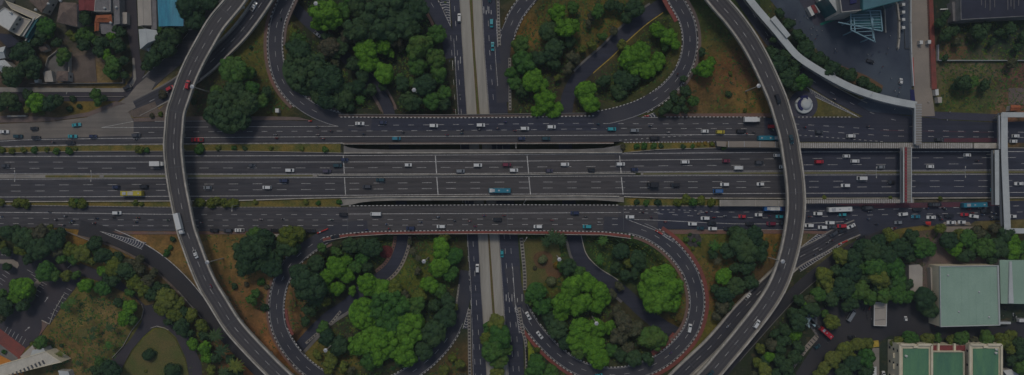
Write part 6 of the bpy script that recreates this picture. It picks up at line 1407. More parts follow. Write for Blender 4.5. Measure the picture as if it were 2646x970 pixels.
# ------------------------------------------------------------------ trees
def crown_mesh(seed, lobes=26, cards=70, flat=.62, leaf=.105, spread=.72, lobe_r=(.19,.38), core=True, big=False):
    rg = np.random.default_rng(seed)
    V = []; F = []
    cs = []
    for k in range(lobes):
        a = k*2.39996+rg.normal()*.25; rr = math.sqrt((k+.5)/lobes)*spread*(1+rg.normal()*.08)
        x, y = rr*math.cos(a), rr*math.sin(a)*(.88+.12*math.sin(seed))
        r = lobe_r[0]+(lobe_r[1]-lobe_r[0])*rg.random()
        z = flat*(1-(x*x+y*y)**1.1*.7)+rg.normal()*.09-.1
        cs.append((x, y, z, r))
    i = len(V); m = 18; rad = (.05,.35,.62,.84,.9)      # shaded inner mass of twigs and leaves
    for q, rr in enumerate(rad):
        for j in range(m):
            th = 2*math.pi*j/m; jr = rr*(spread/.75)*(.9+.16*rg.random())
            V.append(np.array([jr*math.cos(th), jr*math.sin(th)*(.88+.12*math.sin(seed)), flat*(.92-rr*rr*.75)+(-.25 if q == 4 else 0)+rg.normal()*.03]))
    for q in range(4):
        for j in range(m): F.append((i+q*m+j, i+(q+1)*m+j, i+(q+1)*m+(j+1) % m, i+q*m+(j+1) % m))
    for x, y, z, r in cs:
        n = int(cards*(r/.3)**2)
        tint = rg.random()
        d = rg.normal(size=(n, 3)); d[:, 2] = np.abs(d[:, 2])*1.1-.35; d /= np.linalg.norm(d, axis=1)[:, None]
        p = np.array([x, y, z])+d*r*(.84+.34*rg.random((n, 1))**2)*np.array([1, 1, .8])
        nn = d+rg.normal(size=(n, 3))*.3; nn /= np.linalg.norm(nn, axis=1)[:, None]
        t = np.cross(nn, rg.normal(size=(n, 3))); t /= np.linalg.norm(t, axis=1)[:, None]; b = np.cross(nn, t)
        sz = leaf*(.55+.75*rg.random((n, 1)))
        for q, tt, bb, s_ in zip(p, t, b, sz[:, 0]):
            i = len(V); e = tt*s_*.5; f = bb*s_*.5
            V += [q-e-f*.6, q+e-f, q+e*.7+f, q-e*.8+f*.9]; F.append((i, i+1, i+2, i+3))
        if core:   # an inner mass that keeps the lobe opaque
            i = len(V); m = 9; K = 5
            for k in range(K):
                ph = math.pi*.5-(k/(K-1))*math.pi*.78
                for j in range(m):
                    th = 2*math.pi*j/m+k*.3; jr = r*(.86+.12*rg.random())
                    V.append(np.array([x+jr*math.cos(ph)*math.cos(th), y+jr*math.cos(ph)*math.sin(th), z+jr*math.sin(ph)*.8]))
            for k in range(K-1):
                for j in range(m): F.append((i+k*m+j, i+(k+1)*m+j, i+(k+1)*m+(j+1) % m, i+k*m+(j+1) % m))
    me = bpy.data.meshes.new('crown'); me.from_pydata([tuple(map(float, v)) for v in V], [], F)
    me.materials.append(M['leaf_mid']); return me
CROWNS = {'broad': [crown_mesh(s, 29+s % 3*5, 60) for s in (1, 2, 3, 4, 5, 6)],
          'small': [crown_mesh(s, 11, 46, .66, .17, .62, (.3,.45)) for s in (11, 12, 13, 14)],
          'huge': [crown_mesh(21, 70, 80, .34, .065, .84, (.12,.19))],
          'large': [crown_mesh(s, 44, 70, .45, .085, .8, (.15,.24)) for s in (31, 32)],
          'ball': [crown_mesh(41, 14, 110, .55, .12, .45, (.45,.5))],
          'shrub': [crown_mesh(s, 9, 40, .5, .22, .6, (.32,.45)) for s in (51, 52, 53)]}
def palm_mesh(seed):
    rg = random.Random(seed); mb = MB(); n = 13
    for k in range(n):
        a = 2*math.pi*k/n+rg.random()*.3; L_ = .8+.25*rg.random(); el = .35+.3*rg.random(); pr = None
        for j in range(7):
            t = j/6; r = L_*t; z = .25+el*t-1.0*t*t*.75*L_
            w = .13*math.sin(math.pi*min(1, t*.92+.08))+.01
            c = Vector((r*math.cos(a), r*math.sin(a), z)); s_ = Vector((-math.sin(a), math.cos(a), 0))*w
            if pr:
                pc, ps = pr
                # two drooping halves with leaflet gaps
                for sg in (1, -1):
                    mb.face([pc, c, c+s_*sg*1.0-Vector((0,0,.05)), pc+(c-pc)*.35+ps*sg*1.0-Vector((0,0,.05))])
            pr = (c, s_)
    me = mb.mesh('crown', M['leaf_mid']); return me
CROWNS['palm'] = [palm_mesh(s) for s in (1, 2)]
def trunk_mesh(palm=False):
    mb = MB()
    if palm: mb.tube((0,0,-.1),(0,0,1),.035,.022,8)
    else:
        mb.tube((0,0,-.1),(.01,0,.55),.075,.05,10)
        for k in range(5):
            a = k*1.257+.3; mb.tube((.01,0,.5),(.28*math.cos(a),.28*math.sin(a),1.0),.04,.015,6)
    return mb.mesh('trunk', M['bark'])
TR = trunk_mesh(); TRP = trunk_mesh(True)
LM = dict(B='leaf_bright', G='leaf_mid', D='leaf_dark', O='leaf_olive', T='leaf_dull', L='leaf_pale', Y='leaf_gold')
KW = dict(B='bright green', G='mid green', D='dark green', O='yellow-green', T='dull brownish', L='pale green', Y='golden')
tr_rng = random.Random(11); TREES = []
def tree(px, py, r, kind='D', shape=None, area='', hf=1.0):
    R_ = r*S
    if shape is None: shape = 'small' if R_ < 3.3 else 'broad'
    me = CROWNS[shape][tr_rng.randrange(len(CROWNS[shape]))]
    k = dict(broad=.85, small=.8, huge=.7, large=.7, ball=.25, shrub=.15, palm=1.6)[shape]*hf
    g = GP(px, py); h0 = R_*k+(1.2 if shape not in ('shrub','ball') else .2)
    if shape == 'huge' : h0 = 9
    if shape == 'large': h0 = 7
    top = P(px, py, g.z+h0+R_*.3)
    gz = ground_z(top.x, top.y)
    name = dict(palm='palm_tree', shrub='shrub', ball='round_bush').get(shape, 'tree')
    root = bpy.data.objects.new(name, None); C.objects.link(root); root.location = (top.x, top.y, gz); root.rotation_euler = (0, 0, tr_rng.random()*6.28)
    root.empty_display_size = .5
    c = bpy.data.objects.new('crown', me); C.objects.link(c); c.parent = root; c.location = (0, 0, h0)
    c.scale = (R_*1.12, R_*(1.0+.16*tr_rng.random()), R_*(.85+.3*tr_rng.random()))
    c.material_slots[0].link = 'OBJECT'; c.material_slots[0].material = M[LM[kind]]
    if shape not in ('shrub', 'ball'):
        t = bpy.data.objects.new('trunk', TRP if shape == 'palm' else TR); C.objects.link(t); t.parent = root; t.scale = (R_, R_, h0+R_*.15)
    TREES.append((root, kind, shape, px, py, r, area)); return root
QUEUE = []
def trees(area, txt):
    for tok in txt.split():
        a = tok.split(','); shape = None; kd = a[3]
        if len(a) > 4: shape = dict(p='palm', s='shrub', b='ball', h='huge', l='large')[a[4]]
        QUEUE.append((float(a[0]), float(a[1]), float(a[2]), kd, shape, area))
trees('upper left loop garden', '''845,40,40,B 822,62,20,B 885,28,25,G 905,8,20,G 1000,40,72,D,l 1075,28,34,D 925,75,38,D 1050,75,34,D 945,132,30,B 990,120,22,B 952,165,26,B 992,190,28,B 1012,140,13,B
 925,15,30,D 1085,122,36,G 1128,88,24,G 1125,150,28,G 1078,168,28,G 1132,190,26,G 1098,220,30,D 1147,240,20,G 1115,262,24,G 1060,262,28,D 1040,215,22,D 905,92,24,T 850,122,28,T 868,163,14,T 1022,98,24,T 1036,118,14,T 880,118,22,D 868,140,18,D 848,98,18,D
 915,168,20,D 938,200,20,D 962,232,16,D 990,225,13,D 785,185,58,D,l 775,135,36,D 850,210,42,D 830,240,30,D 885,250,34,D 920,225,24,D 765,98,20,G 755,82,12,O 760,115,12,T 930,258,14,G,p 905,238,13,G,p 1032,202,15,G,p 1062,212,14,G,p 940,235,12,D,p 820,180,30,D 1150,270,18,D 905,275,18,D 845,262,22,D''')
trees('upper right loop garden', '''1440,35,24,B 1465,72,32,B 1480,20,18,G 1418,80,26,D 1432,128,28,D 1345,118,26,G 1352,160,30,G 1325,190,20,G 1376,208,30,B 1396,222,22,B 1332,215,20,G 1350,235,18,D 1408,262,30,B 1432,285,24,B 1392,285,22,B 1512,235,28,B 1525,268,26,B 1545,30,20,G 1560,22,13,O 1528,118,15,O 1505,128,12,O 1556,96,14,G
 1480,150,20,T 1530,45,13,T 1520,62,11,T 1468,178,18,T 1440,202,11,O 1585,82,14,T 1600,20,18,D 1640,22,26,D 1618,48,18,D 1575,15,16,D
 1622,150,28,B 1655,135,28,B 1700,158,24,B 1670,178,26,B 1640,175,22,B 1605,118,16,O 1700,78,22,B 1732,95,22,B 1745,118,14,B 1716,118,16,G 1612,208,28,D 1600,235,24,D 1640,205,20,D 1560,210,20,D 1430,165,20,D 1395,150,24,D 1470,110,18,D''')
trees('lower left loop garden', '''868,690,28,B 893,672,18,B 845,715,24,B 897,712,20,B 872,745,20,B 912,752,14,B 848,742,16,B 935,665,18,G 918,690,18,G 872,650,16,G 800,738,46,D 772,705,26,D 845,779,16,O 960,640,26,D 935,635,22,D 905,635,22,D 950,690,16,D
 950,735,28,B 982,745,26,B 1018,742,22,O 1045,765,20,T 940,815,42,B,l 1048,850,52,B,l 985,885,56,B,l 1005,800,54,G,l 1045,915,34,B 932,888,34,B 1070,790,28,G 960,930,30,G 1000,835,34,G 1020,770,26,O 1140,642,28,B 1172,662,24,G 1135,690,28,B 1165,708,22,G 1110,735,24,B 1138,752,20,G 1085,765,18,O 1122,788,18,D 1158,780,24,D 1172,795,14,O 1152,822,30,D 1120,860,34,D 1095,905,26,D 1150,612,16,O 1040,930,22,D
 845,872,22,D 875,895,26,D 835,848,18,G 902,870,14,T 852,935,22,O 820,918,14,O 888,948,16,O 908,958,13,T 850,958,12,O 1066,650,12,T,p 1080,668,11,T,p 1060,625,9,T 800,800,20,D 815,770,24,D 790,830,14,D 1080,700,12,T 815,680,22,D 833,640,14,G''')
trees('lower right loop garden', '''1430,612,20,D,p 1450,620,18,D,p 1412,625,16,D,p 1470,690,22,D 1495,702,18,G 1452,690,16,G 1480,742,34,B 1520,732,30,B 1550,755,26,B 1455,780,30,B 1500,785,32,B 1540,788,24,B 1565,772,18,B 1448,812,22,B 1500,850,30,B 1542,848,26,B 1490,880,28,B 1530,892,32,B 1545,925,30,B 1575,845,18,B 1580,905,18,G 1500,905,24,G
 1385,757,28,G 1402,792,26,G 1420,822,22,D 1375,772,20,G 1440,850,26,D 1462,882,22,D 1695,725,38,B 1728,745,38,B 1700,775,40,B 1672,755,30,B 1735,780,28,B 1720,708,26,B 1705,750,30,G 1690,876,36,G 1610,832,28,T 1640,850,24,T 1600,868,24,T 1622,900,20,T 1592,805,18,T 1640,928,22,D 1602,915,20,D 1672,925,18,D 1549,672,16,G,p 1558,622,14,G,p 1622,680,14,O 1640,705,18,D 1615,710,16,D 1600,740,14,T 1650,670,24,D 1605,650,22,D 1590,690,16,D 1578,760,16,T
 1403,671,13.5,L,b 1424,727,14,L,b 1438,685,10,Y,b 1382,693,6,T,s 1590,707,7,O,s''')
trees('avenue middle', '''1282,838,26,O 1292,872,32,G 1272,905,30,G 1288,930,24,G 1262,878,22,O 1285,965,20,O 1305,905,20,G 1265,845,18,G''')
trees('bed beside the lower right loop', '''1385,945,28,G 1422,965,24,G 1400,985,24,D 1372,965,18,G 1388,905,8,O,s''')
trees('bed beside the lower left loop', '''1168,925,12,O,s 1190,940,14,O 1150,955,16,O 1195,975,14,T 1165,985,14,G''')
trees('wedge above-right of left flyover', '''602,182,36,G 640,190,20,G 585,290,50,D,l 638,268,32,D 558,262,26,D 560,240,20,G 650,228,20,G 674,262,19,G 550,300,24,D 625,310,24,D 690,240,16,D 648,123,6,D,s 500,262,10,D,s 653,192,16,D 605,235,30,D 585,330,14,D''')
trees('dry ground by left flyover', '''652,640,42,D 628,655,30,D 682,622,28,D 642,682,32,D 700,690,28,D 680,665,30,D 745,612,28,O 772,605,20,O 738,638,26,D 762,640,20,D 720,665,20,D 660,610,22,G 675,728,12,G,s 652,775,16,G 663,757,12,G 606,740,10,D,s 683,795,11,D,s 712,655,18,D 637,735,8,T,s 690,742,8,T,s''')
trees('tan ground left of flyover', '''432,652,9,G,s 440,640,7,G,s 446,618,8,D,s 428,658,7,G,s''')
trees('left edge woods', '''20,602,22,D 60,615,26,D 100,602,22,T 100,642,28,D 140,622,26,D 55,645,18,O 10,634,12,O 162,602,15,D 20,650,14,D 132,592,12,O 120,595,14,T 45,592,14,D 75,600,14,T 155,648,18,T 80,668,18,D -8,620,18,D''')
trees('band by left slip road', '''180,645,18,O 165,668,16,G 212,655,22,O 250,628,20,D 240,672,16,O 268,662,22,D 292,690,24,O 325,700,24,D 340,678,16,T 270,700,15,B 300,722,20,D 345,730,20,O 362,695,18,T 385,725,20,T 370,745,20,O 400,705,14,T 310,665,16,D 232,640,14,G 195,668,16,G 280,715,16,D 395,760,18,D 340,755,14,G 255,650,14,G 365,670,14,T''')
trees('park road bank', '''430,772,26,O 455,785,20,O 420,795,20,O 450,812,20,O 495,815,18,O 452,815,14,O 522,842,18,O 517,864,9,O 502,888,17,B 530,900,18,B 538,922,16,B 548,955,16,O 470,845,22,D 488,860,16,D 555,868,20,D,p 572,908,20,D,p 608,948,22,O,p 577,965,18,D,p 530,865,14,D 480,805,16,D 600,930,18,D 560,925,16,D 620,965,16,D 440,830,14,D 595,965,14,D 430,745,14,D 410,740,14,D''')
trees('left edge car park', '''115,702,26,G 135,710,20,G 178,712,16,O 200,710,14,G 55,745,28,B 75,755,18,G 48,775,14,B 28,772,12,B 22,690,12,D 10,790,22,D 25,800,18,D 8,760,16,G 65,790,18,D 5,820,16,T 80,770,16,D 38,765,14,B''')
trees('dry park lawn', '''222,738,20,B 265,745,20,G 335,795,20,B 322,822,20,B 345,825,16,G 310,782,14,D 105,885,18,G 90,890,10,O 240,852,11,D,p 238,872,11,D,p 282,848,14,D,p 280,893,12,G,p 165,792,13,G,p 185,780,12,G,p 155,915,10,O,p 143,920,9,O,p 200,940,9,D,p 262,935,13,G 285,955,26,D 255,955,16,D 158,893,6,D,s 10,910,7,G,s''')
trees('green lawn by the park road', '''385,917,17,D,b 447,958,22,D,b 400,912,6,D,s 377,960,4,O,s''')
trees('strip above pale merge', '''20,258,24,D 45,275,18,D 95,265,24,B 80,280,16,O 125,268,22,D 150,262,18,D 2,275,18,D 250,244,15,G 256,262,14,G 188,256,9,D,s 205,275,7,D,s 108,292,8,O,s 268,255,12,D 180,282,9,D,s 75,245,14,D 420,245,12,T,s 392,300,7,T,s 415,295,7,O,s''')
trees('house gardens', '''118,68,22,G 112,92,20,D 150,112,14,D 165,142,18,G 160,158,14,G 58,138,28,D 82,165,24,D 30,200,26,D 60,185,20,D 225,52,18,D 215,90,16,G 200,98,14,O 265,70,9,G,s 292,165,22,G 285,185,18,G 310,120,20,D 268,112,20,D 320,160,16,D 280,145,16,B 300,195,14,G 315,85,14,D 250,105,12,G 222,118,18,D 290,95,12,B 100,110,16,D 130,90,14,G 75,120,14,D 225,30,14,D 300,75,10,D 90,190,18,D 235,95,14,G 183,88,10,O 325,195,12,D 262,135,18,D''')
trees('woods behind blue warehouse', '''480,20,30,D 502,52,26,D 445,90,24,D 420,76,16,G 470,62,22,D 395,150,22,D 432,128,22,D 385,170,18,D 425,105,20,D 500,10,26,D 540,5,24,D 490,-5,20,D 455,45,16,D 410,125,16,D 520,30,20,D 462,105,12,D''')
trees('red soil garden', '''1822,178,22,B 1835,160,13,B 1812,135,12,D 1800,185,14,G 1789,262,17,G 1883,244,9,D,s 1740,252,16,D 1725,275,16,D 1770,238,16,D 1745,285,14,D 1710,288,12,D 1768,282,12,D 1765,205,11,D 1760,262,14,D 1925,285,6,O,s 1888,190,6,O,s''')
trees('bank below curved walkway', '''1990,138,20,D 2012,165,24,D 2042,188,20,D 2070,212,20,G 1968,45,14,D 2025,145,18,D 1950,10,12,D 2050,222,18,D 2085,215,14,D 2030,205,22,D 2000,100,14,D 2055,165,16,D 2032,178,16,D 1985,70,10,D''')
trees('bed behind curved walkway', '''2060,95,20,D 2085,125,22,D 2110,155,20,D 2035,65,16,D 2150,178,22,D 2190,195,20,D 2225,212,18,D 2245,228,16,D 2212,232,13,D 2012,35,14,D 2075,110,14,D 2170,188,14,D 2130,162,16,D 2232,218,13,D 2262,235,12,D 2100,140,14,T''')
trees('garden by lower right flyover', '''1910,620,30,D 1948,612,26,D 1930,650,32,D 1882,648,22,D 1962,655,22,D 1848,636,16,G,p 1868,640,14,G,p 1870,715,22,B 1902,740,24,D 1872,762,24,D 1862,792,20,T 1930,690,22,D 1840,655,16,D 1895,600,18,D 1900,690,18,D 1935,730,20,D 1845,745,14,D 1880,790,16,D 1968,630,16,D 1793,621,6,G,s 1773,620,8,G,s 1806,630,6,G,s 1783,606,5,D,s 1791,642,6,O,s 1855,675,12,T,p 1850,815,14,T''')
trees('upper left highway verge', '''5,388,9,O,s 30,390,9,O,s 60,388,9,O,s 88,388,9,G,s 145,390,10,G,s 178,391,10,G,s 195,384,7,O,s 360,388,13,O,s 380,388,8,G,s 515,386,14,G,s 563,382,8,O,s 605,382,8,G,s 632,384,7,D,s 700,382,7,O,s 780,384,7,O,s 840,386,9,G,s 120,386,8,O,s''')
trees('lower left highway verge', '''3,523,10,O,s 45,525,13,O,s 65,526,13,O,s 188,526,13,O,s 212,527,14,O,s 200,522,9,G,s 350,525,9,O,s 365,528,7,O,s 515,523,14,O,s 545,526,13,O,s 562,520,12,O,s 580,525,14,O,s 602,526,14,O,s 660,522,7,O,s 790,522,8,O,s 822,525,7,G,s 876,522,8,G,s 480,524,7,D,s''')
trees('lower right highway verge', '''1750,524,13,O,s 1772,515,13,O,s 1790,523,13,G,s 1812,518,13,O,s 1838,523,12,O,s 1700,523,10,D,s 1645,522,9,D,s 1670,524,9,G,s 2130,512,7,O,s 2300,512,6,O,s 2430,513,7,O,s''')
trees('upper right highway verge', '''1805,374,6,Y,s 1822,371,6,Y,s 1870,380,9,G,s 1645,378,9,G,s 1665,378,10,G,s 1690,378,9,G,s 1708,377,7,D,s 1610,380,8,T,s 1765,379,7,D,s 1840,372,6,O,s 1790,379,7,G,s''')
trees('woods beside the campus', '''2172,662,22,O 2205,668,24,D 2215,690,22,G 2262,690,28,G 2130,712,24,O 2145,738,22,O 2115,762,20,G 2092,772,18,T 2200,705,26,D 2180,742,28,D 2222,752,26,G 2272,722,26,O 2292,660,26,D 2330,640,26,D 2312,692,26,G 2350,612,20,D 2380,630,22,G 2425,590,16,O 2378,650,18,G 2402,645,18,G 2322,722,24,G 2285,762,22,G 2320,760,24,G 2245,768,22,G
 2250,650,28,D 2230,640,22,D 2270,625,22,D 2305,615,18,O 2240,715,20,D 2160,700,20,D 2150,770,22,D 2195,780,20,D 2120,730,16,O 2340,735,18,D 2300,740,20,D 2345,665,16,D 2300,635,16,D 2100,800,22,D 2080,790,16,B 2062,775,16,D 2345,765,18,G 2265,745,18,D 2390,770,28,D 2402,800,24,D 2380,795,18,D 2420,755,14,D 2290,600,14,O 2220,725,18,D''')
trees('row behind the lay-by', '''2452,622,22,D 2470,642,20,B 2448,640,14,B 2500,615,22,G 2545,640,26,G 2522,600,20,T 2590,605,22,D 2580,640,26,D 2612,620,20,B 2616,650,22,B 2640,640,18,G 2482,662,18,D 2560,668,18,D 2520,640,18,G 2475,605,16,O 2610,675,16,D 2540,615,18,D 2640,672,16,G 2500,655,18,D 2565,590,16,T''')
trees('campus entrance thicket', '''2050,865,21,B,b 2062,832,24,D 2045,810,18,D 2150,832,20,O 2185,790,18,D 2070,810,16,D 2025,850,18,D 2020,880,20,D 2000,860,14,D 2130,810,12,G 2090,790,14,T''')
trees('bank below right flyover', '''1962,900,14,O 1985,920,16,B 1976,958,20,O 1990,888,18,T 1955,935,14,O 2010,930,18,D 2030,945,22,D 2050,920,20,D 2000,965,18,D 1945,968,12,T 1975,930,14,D 2060,895,18,D 2012,900,18,D 2040,970,18,D''')
trees('clump beside white annex', '''2152,928,20,O 2182,905,22,O 2215,890,20,O 2238,885,16,O 2240,925,24,G 2205,940,24,D 2130,952,18,O 2112,968,16,O 2175,960,22,D 2235,960,20,D 2160,945,14,O 2195,920,16,O''')
trees('row above cream campus', '''2318,882,15,O 2352,874,20,G 2396,876,18,O 2420,873,13,G 2455,877,13,O 2485,873,20,G 2515,880,12,T 2550,876,22,G 2590,880,20,O 2606,865,16,O 2635,910,22,D 2640,950,20,G 2628,882,18,D 2335,886,12,O 2372,882,12,D 2532,885,12,D 2305,886,10,O 2605,900,16,O 2610,930,16,D''')
trees('upper right fenced lots', '''2425,60,16,D 2440,90,20,D 2462,82,14,D 2522,85,22,D 2542,72,14,D 2482,215,22,D 2512,213,18,G 2540,220,16,D 2640,98,16,D 2605,75,18,D 2580,85,14,D 2440,40,14,D 2470,110,12,T 2560,110,12,D 2625,125,12,D 2610,165,14,T 2440,150,10,D 2510,95,12,T 2465,225,12,D''')
plain = [q for q in QUEUE if q[4] in (None, 'large', 'huge')]
score = lambda q: q[2]*(1.25 if q[3] in 'BOG' else 1)
keep = set(id(q) for q in sorted(plain, key=score, reverse=True)[:298])
MASS = {}
for q in QUEUE:
    if q[4] in ('shrub', 'ball', 'palm') or id(q) in keep: tree(*q)
    else:      # the smallest of the hundreds of trees: one mass of undergrowth
        r_ = q[2]*S; g = GP(q[0], q[1]); h0 = r_*.75+1; top = P(q[0], q[1], g.z+h0); me = CROWNS['small'][int(q[0]) % 4]
        v = np.empty(len(me.vertices)*3); me.vertices.foreach_get('co', v); v = v.reshape(-1, 3)
        a = q[0]*1.7; rot = np.array([[math.cos(a), math.sin(a), 0], [-math.sin(a), math.cos(a), 0], [0, 0, 1]])
        MASS.setdefault(q[3], []).append((v@rot*r_*1.06+np.array([top.x, top.y, ground_z(top.x, top.y)+h0]), me))
V = []; F = []; MI = []; kinds = list(MASS); n = 0
for mi, k in enumerate(kinds):
    for v, me in MASS[k]:
        V.append(v); f = np.empty(len(me.loops), dtype=np.int64); me.loops.foreach_get('vertex_index', f); F.append(f.reshape(-1, 4)+n); MI += [mi]*(len(f)//4); n += len(v)
me = bpy.data.meshes.new('undergrowth'); me.from_pydata(np.concatenate(V).tolist(), [], np.concatenate(F).tolist())
for k in kinds: me.materials.append(M[LM[k]])
me.polygons.foreach_set('material_index', MI)
o = bpy.data.objects.new('undergrowth', me); C.objects.link(o)
tag(o, 'mixed green undergrowth of small trees filling the gaps between the larger crowns', 'undergrowth', kind='stuff')
print('trees', len(TREES), len(QUEUE), n)
# low ground cover on the soil between the roads
rg = np.random.default_rng(5); gp = []
for x0, y0, x1, y1, n in ((700,-20,1150,285,3600),(1320,-20,1765,290,3600),(740,610,1180,985,4200),(1358,612,1780,985,4200),(470,600,720,985,420),(500,60,720,300,500),(1765,20,2000,295,420),(1800,600,2040,860,500),(130,760,350,960,900),(2420,60,2660,285,1200),(2080,600,2420,780,900)):
    gp.append(np.stack([rg.uniform(x0, x1, n), rg.uniform(y0, y1, n)], 1))
gp = np.concatenate(gp); W = np.stack([(gp[:, 0]-1323)*S, (485-gp[:, 1])*S], 1)*(CAM_H+3)/CAM_H
ok = np.ones(len(gp), bool)
for path, hw in conform+[(branch_left, 4.6), (branch_right, 4.6)]:
    pts = np.array([q[:2] for q in path.p[::2]])
    for q in pts: ok &= np.hypot(W[:, 0]-q[0], W[:, 1]-q[1]) > hw+2.2
V = []; F = []; MI = []
for (x, y), (px_, py_), o_ in zip(W, gp, ok):
    if not o_: continue
    if 60 < py_ < 120 and 2480 < px_ and py_ < 60: continue
    if px_ < 360 and py_ > 700 and (px_ < 140+(860-py_)*.45 or px_ > 345-(py_-850)*.5): continue
    z = ground_z(x, y)
    mi = rg.integers(0, 3)
    for k in range(3):
        a = rg.random()*6.28; r_ = .18+.34*rg.random(); h = .1+.25*rg.random(); cx, cy = x+rg.normal()*.45, y+rg.normal()*.45
        i = len(V); c_, s_ = math.cos(a)*r_, math.sin(a)*r_
        V += [(cx-c_, cy-s_, z+.05), (cx+s_, cy-c_, z+h*.6), (cx+c_, cy+s_, z+h), (cx-s_, cy+c_, z+h*.4)]; F.append((i, i+1, i+2, i+3)); MI.append(int(mi))
me = bpy.data.meshes.new('ground_cover'); me.from_pydata([tuple(map(float, v)) for v in V], [], F)
for k in ('leaf_dark', 'leaf_mid', 'leaf_olive'): me.materials.append(M[k])
me.polygons.foreach_set('material_index', MI)
o = bpy.data.objects.new('ground_cover', me); C.objects.link(o); tag(o, 'sparse low weeds and tufts scattered over the open soil', 'ground cover', kind='stuff')
# air
mb = MB(); mb.box((0, 0, (CAM_H+15-9)/2), (6200, 6200, CAM_H+15+9)); hz = mb.build('haze', []) 
hm = bpy.data.materials.new('haze'); hm.use_nodes = True; nt = hm.node_tree; nt.nodes.clear()
ou = nt.nodes.new('ShaderNodeOutputMaterial'); vo = nt.nodes.new('ShaderNodeVolumePrincipled'); vo.inputs['Color'].default_value = (.72, .82, .92, 1); vo.inputs['Density'].default_value = HAZE; vo.inputs['Anisotropy'].default_value = .2
nt.links.new(vo.outputs[0], ou.inputs['Volume']); hz.data.materials.append(hm)
tag(hz, 'thin pale city haze over the whole interchange', 'haze', kind='stuff')
# ------------------------------------------------------------------ lamp masts
def mast(label, hx, hy, bx, by, hh=18, z0=None):
    b = GP(bx, by) if z0 is None else P(bx, by, z0)
    t = thing('high_mast_lamp', (b.x, b.y, b.z), label, 'lamp mast', 'high mast lamps')
    T_ = P(hx, hy, b.z+hh); dx, dy = T_.x-b.x, T_.y-b.y
    lean = (b.x, b.y)
    mb = MB(); mb.tube((b.x,b.y,b.z-.3),(b.x,b.y,b.z+hh),.36,.17,10); part(mb, 'pole', 'concrete_light', t)
    mb = MB(); mb.lathe((b.x,b.y,b.z+hh-.5),[(.9,0),(1.0,.25),(.3,.5)],14); part(mb, 'lamp_ring', 'steel', t)
    for k in range(6):
        a = k*PI/3; mb = MB(); mb.box((b.x+.95*math.cos(a), b.y+.95*math.sin(a), b.z+hh-.45), (.45,.4,.3), a); part(mb, 'floodlight', 'concrete', t)
for lb, hx, hy, bx, by in (('lamp mast beside the right flyover above the red soil garden',1963,230,1927,236),('lamp mast between the lower right garden and the right flyover',2016,676,1986,666),('lamp mast beside the lower part of the left flyover',530,684,577,668),
   ('lamp mast left of the dark triangle trees by the left flyover',505,228,540,238),('lamp mast in the lower left loop garden above the giant tree',1095,683,1107,666),('lamp mast among bright trees in the lower right garden',1535,838,1530,818),('lamp mast at the lower left loop beside the yellow-green bush',846,906,866,884),
   ('lamp mast near the small orange bush below the bridge',1446,677,1439,661),('lamp mast in the dark palms of the upper left garden',1069,232,1083,246),('lamp mast at the top end of the upper left service road',820,10,842,34)): mast(lb, hx, hy, bx, by)
def dlamp(label, px, py, h=10, z=0, arms=(90,-90)):
    q = P(px, py, z); t = thing('street_lamp', q, label, 'street lamp', 'median street lamps'); x, y = q.x, q.y
    mb = MB(); mb.tube((x,y,z-.2),(x,y,z+h),.12,.07,8); part(mb, 'pole', 'steel', t)
    for a in arms:
        c, s_ = math.cos(R(a)), math.sin(R(a)); mb = MB(); mb.bar((x,y,z+h-.1),(x+c*2.2,y+s_*2.2,z+h+.2),.1,.1); part(mb, 'arm', 'steel', t)
        mb = MB(); mb.bar((x+c*2.0,y+s_*2.0,z+h+.2),(x+c*2.9,y+s_*2.9,z+h+.25),.35,.15); part(mb, 'lamp_head', 'wall_pale', t)
for k, (x, y) in enumerate(((77,456),(268,456),(2236,447),(2459,446))):
    dlamp('double-armed lamp on the highway median, '+['nearest the left edge','left of the left flyover by the yellow planter','left of the red-sided footbridge','between the red-sided and white footbridges'][k], x, y)
for lb, x, y, a in (('single lamp over the lower frontage road at the tree-shaded verge',617,531,-90),('single lamp in the lower bridge gap, left',1118,516,180),('single lamp in the upper bridge gap',1333,372,-90),('single lamp in the lower bridge gap, right',1352,526,60),
    ('single lamp beside the checkered path below the bridge',1354,622,60),('single lamp on the kerb of the lower right slip road',2140,205,120),('single lamp at the curved walkway',2225,258,60),('single lamp by the bus station under the footbridge',1996,533,90)):
    dlamp(lb, x, y, 8, 0 if y < 600 or x > 1900 else LOW, (a,)) 
# ------------------------------------------------------------------ labels that single each thing out
ORD = ['', 'first','second','third','fourth','fifth','sixth','seventh','eighth','ninth','tenth','eleventh','twelfth','thirteenth','fourteenth','fifteenth','sixteenth','seventeenth','eighteenth','nineteenth','twentieth']
def rank_label(items, fmt):
    """items: (key, x, obj, cat, group); gives each a label made unique by its order from the left within its key"""
    by = {}
    for it in items: by.setdefault(it[0], []).append(it)
    for key, L_ in by.items():
        L_.sort(key=lambda i: i[1]); n = len(L_)
        for i, (k_, x, o, cat, grp) in enumerate(L_):
            if n == 1: lab = fmt(k_, '')
            elif n == 2: lab = fmt(k_, ('left' if i == 0 else 'right')+' one of two')
            elif i == n-1: lab = fmt(k_, f'rightmost')
            elif i == 0: lab = fmt(k_, f'leftmost')
            elif i < n/2: lab = fmt(k_, ORD[i+1]+' from left')
            else: lab = fmt(k_, ORD[n-i]+' from right')
            tag(o, lab, cat, grp)
def vzone(px, py):
    if 285 <= py < 372: road = 'upper frontage road'
    elif 372 <= py < 452: road = 'upper highway'
    elif 452 <= py < 512: road = 'lower highway'
    elif 512 <= py < 650: road = 'lower frontage road'
    else: road = 'road'
    if px < 455: s_ = 'left of left flyover'
    elif px < 888: s_ = 'before the bridge'
    elif px < 1240: s_ = 'on left bridge half'
    elif px < 1606: s_ = 'on right bridge half'
    elif px < 2040: s_ = 'before right flyover'
    elif px < 2345: s_ = 'after right flyover'
    else: s_ = 'past red footbridge'
    return f'{road} {s_}'
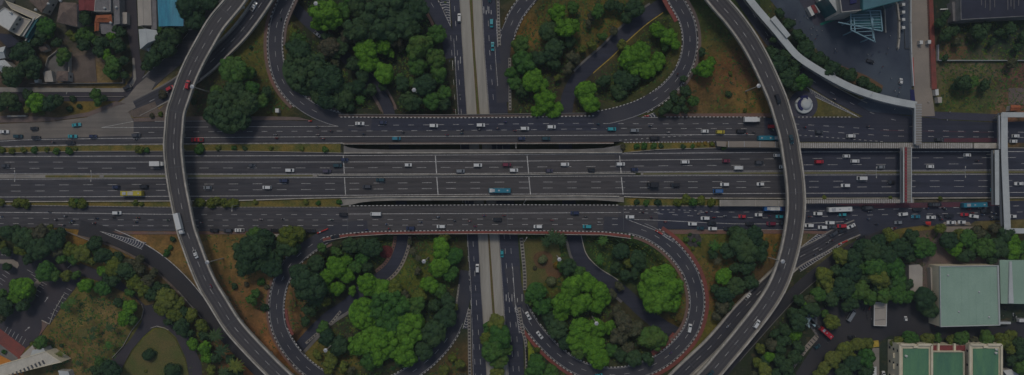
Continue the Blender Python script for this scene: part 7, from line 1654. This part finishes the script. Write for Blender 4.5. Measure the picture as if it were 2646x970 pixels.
NOUN = dict(sedan='saloon car', minivan='minivan', hatchback='hatchback', van='van', bus='bus', box_truck='box truck', pickup='pickup', motorcycle='motorcycle')
CATN = dict(sedan='car', minivan='car', hatchback='car', van='van', bus='bus', box_truck='truck', pickup='pickup', motorcycle='motorcycle')
items = []
for o, col, kind, px, py, zone in VEH:
    key = (f'{col} {NOUN[kind]}', zone if zone else 'on '+vzone(px, py)); items.append((key, px, o, CATN[kind], {'car':'cars on the roads','bus':'buses on the roads','truck':'trucks on the roads','motorcycle':'motorcycles in traffic','van':'vans on the roads','pickup':'pickups on the roads'}[CATN[kind]]))
vfmt = lambda k_, r_: f'{k_[0]}{", "+r_+"," if r_ else ""} {k_[1]}'
rank_label(items, vfmt)
items = []
for o, sh_, px, py, zone, hm, bk in RID:
    key = (f'rider, {sh_} top, {hm} helmet', zone if zone else vzone(px, py)); items.append((key, px, o, 'person', 'motorcycle riders'))
rank_label(items, vfmt)
items = []
for o, sh_, x, y in WLK:
    a = 'on the upper plaza' if 2040 < x < 2345 and y < 200 else 'near the covered walkway end' if 2200 < x < 2345 and y < 300 else 'along the pale ramp road foot' if 2380 < x < 2460 and y < 320 else 'in the campus yard' if y > 700 else 'on the bank under the walkway' if x > 1900 else 'in the gap of the bridge'
    items.append(((f'person in {sh_} shirt walking', a), x, o, 'person', 'people on foot'))
rank_label(items, vfmt)
items = []
for root, kind, shape, px, py, r, area in TREES:
    size = 'giant' if shape == 'huge' else 'very large' if r >= 45 else 'large' if r >= 28 else 'medium' if r >= 20 else 'small' if r >= 12 else 'tiny'
    noun = dict(palm='palm', shrub='shrub', ball='round bush').get(shape, 'tree')
    items.append(((f'{size} {KW[kind]} {noun}', area), px, root, 'shrub' if noun in ('shrub','round bush') else 'tree', 'plants in the '+area))
rank_label(items, lambda k_, r_: f'{k_[0]} in the {k_[1]}' + (f', {r_}' if r_ else ''))
for o in bpy.data.objects:
    if o.get('label') and len(o['label'].split()) > 16: print('LONG', o['label'])
# fix remaining repeats among structure labels
seen = {}
for o in list(bpy.data.objects):
    if o.parent is None and o.get('label'):
        seen.setdefault(o['label'], []).append(o)
POS = ['uppermost','second from top','third from top','fourth from top','lowest']
for lab, L_ in seen.items():
    if len(L_) > 1:
        print('DUP', len(L_), lab, [o.name for o in L_][:4])
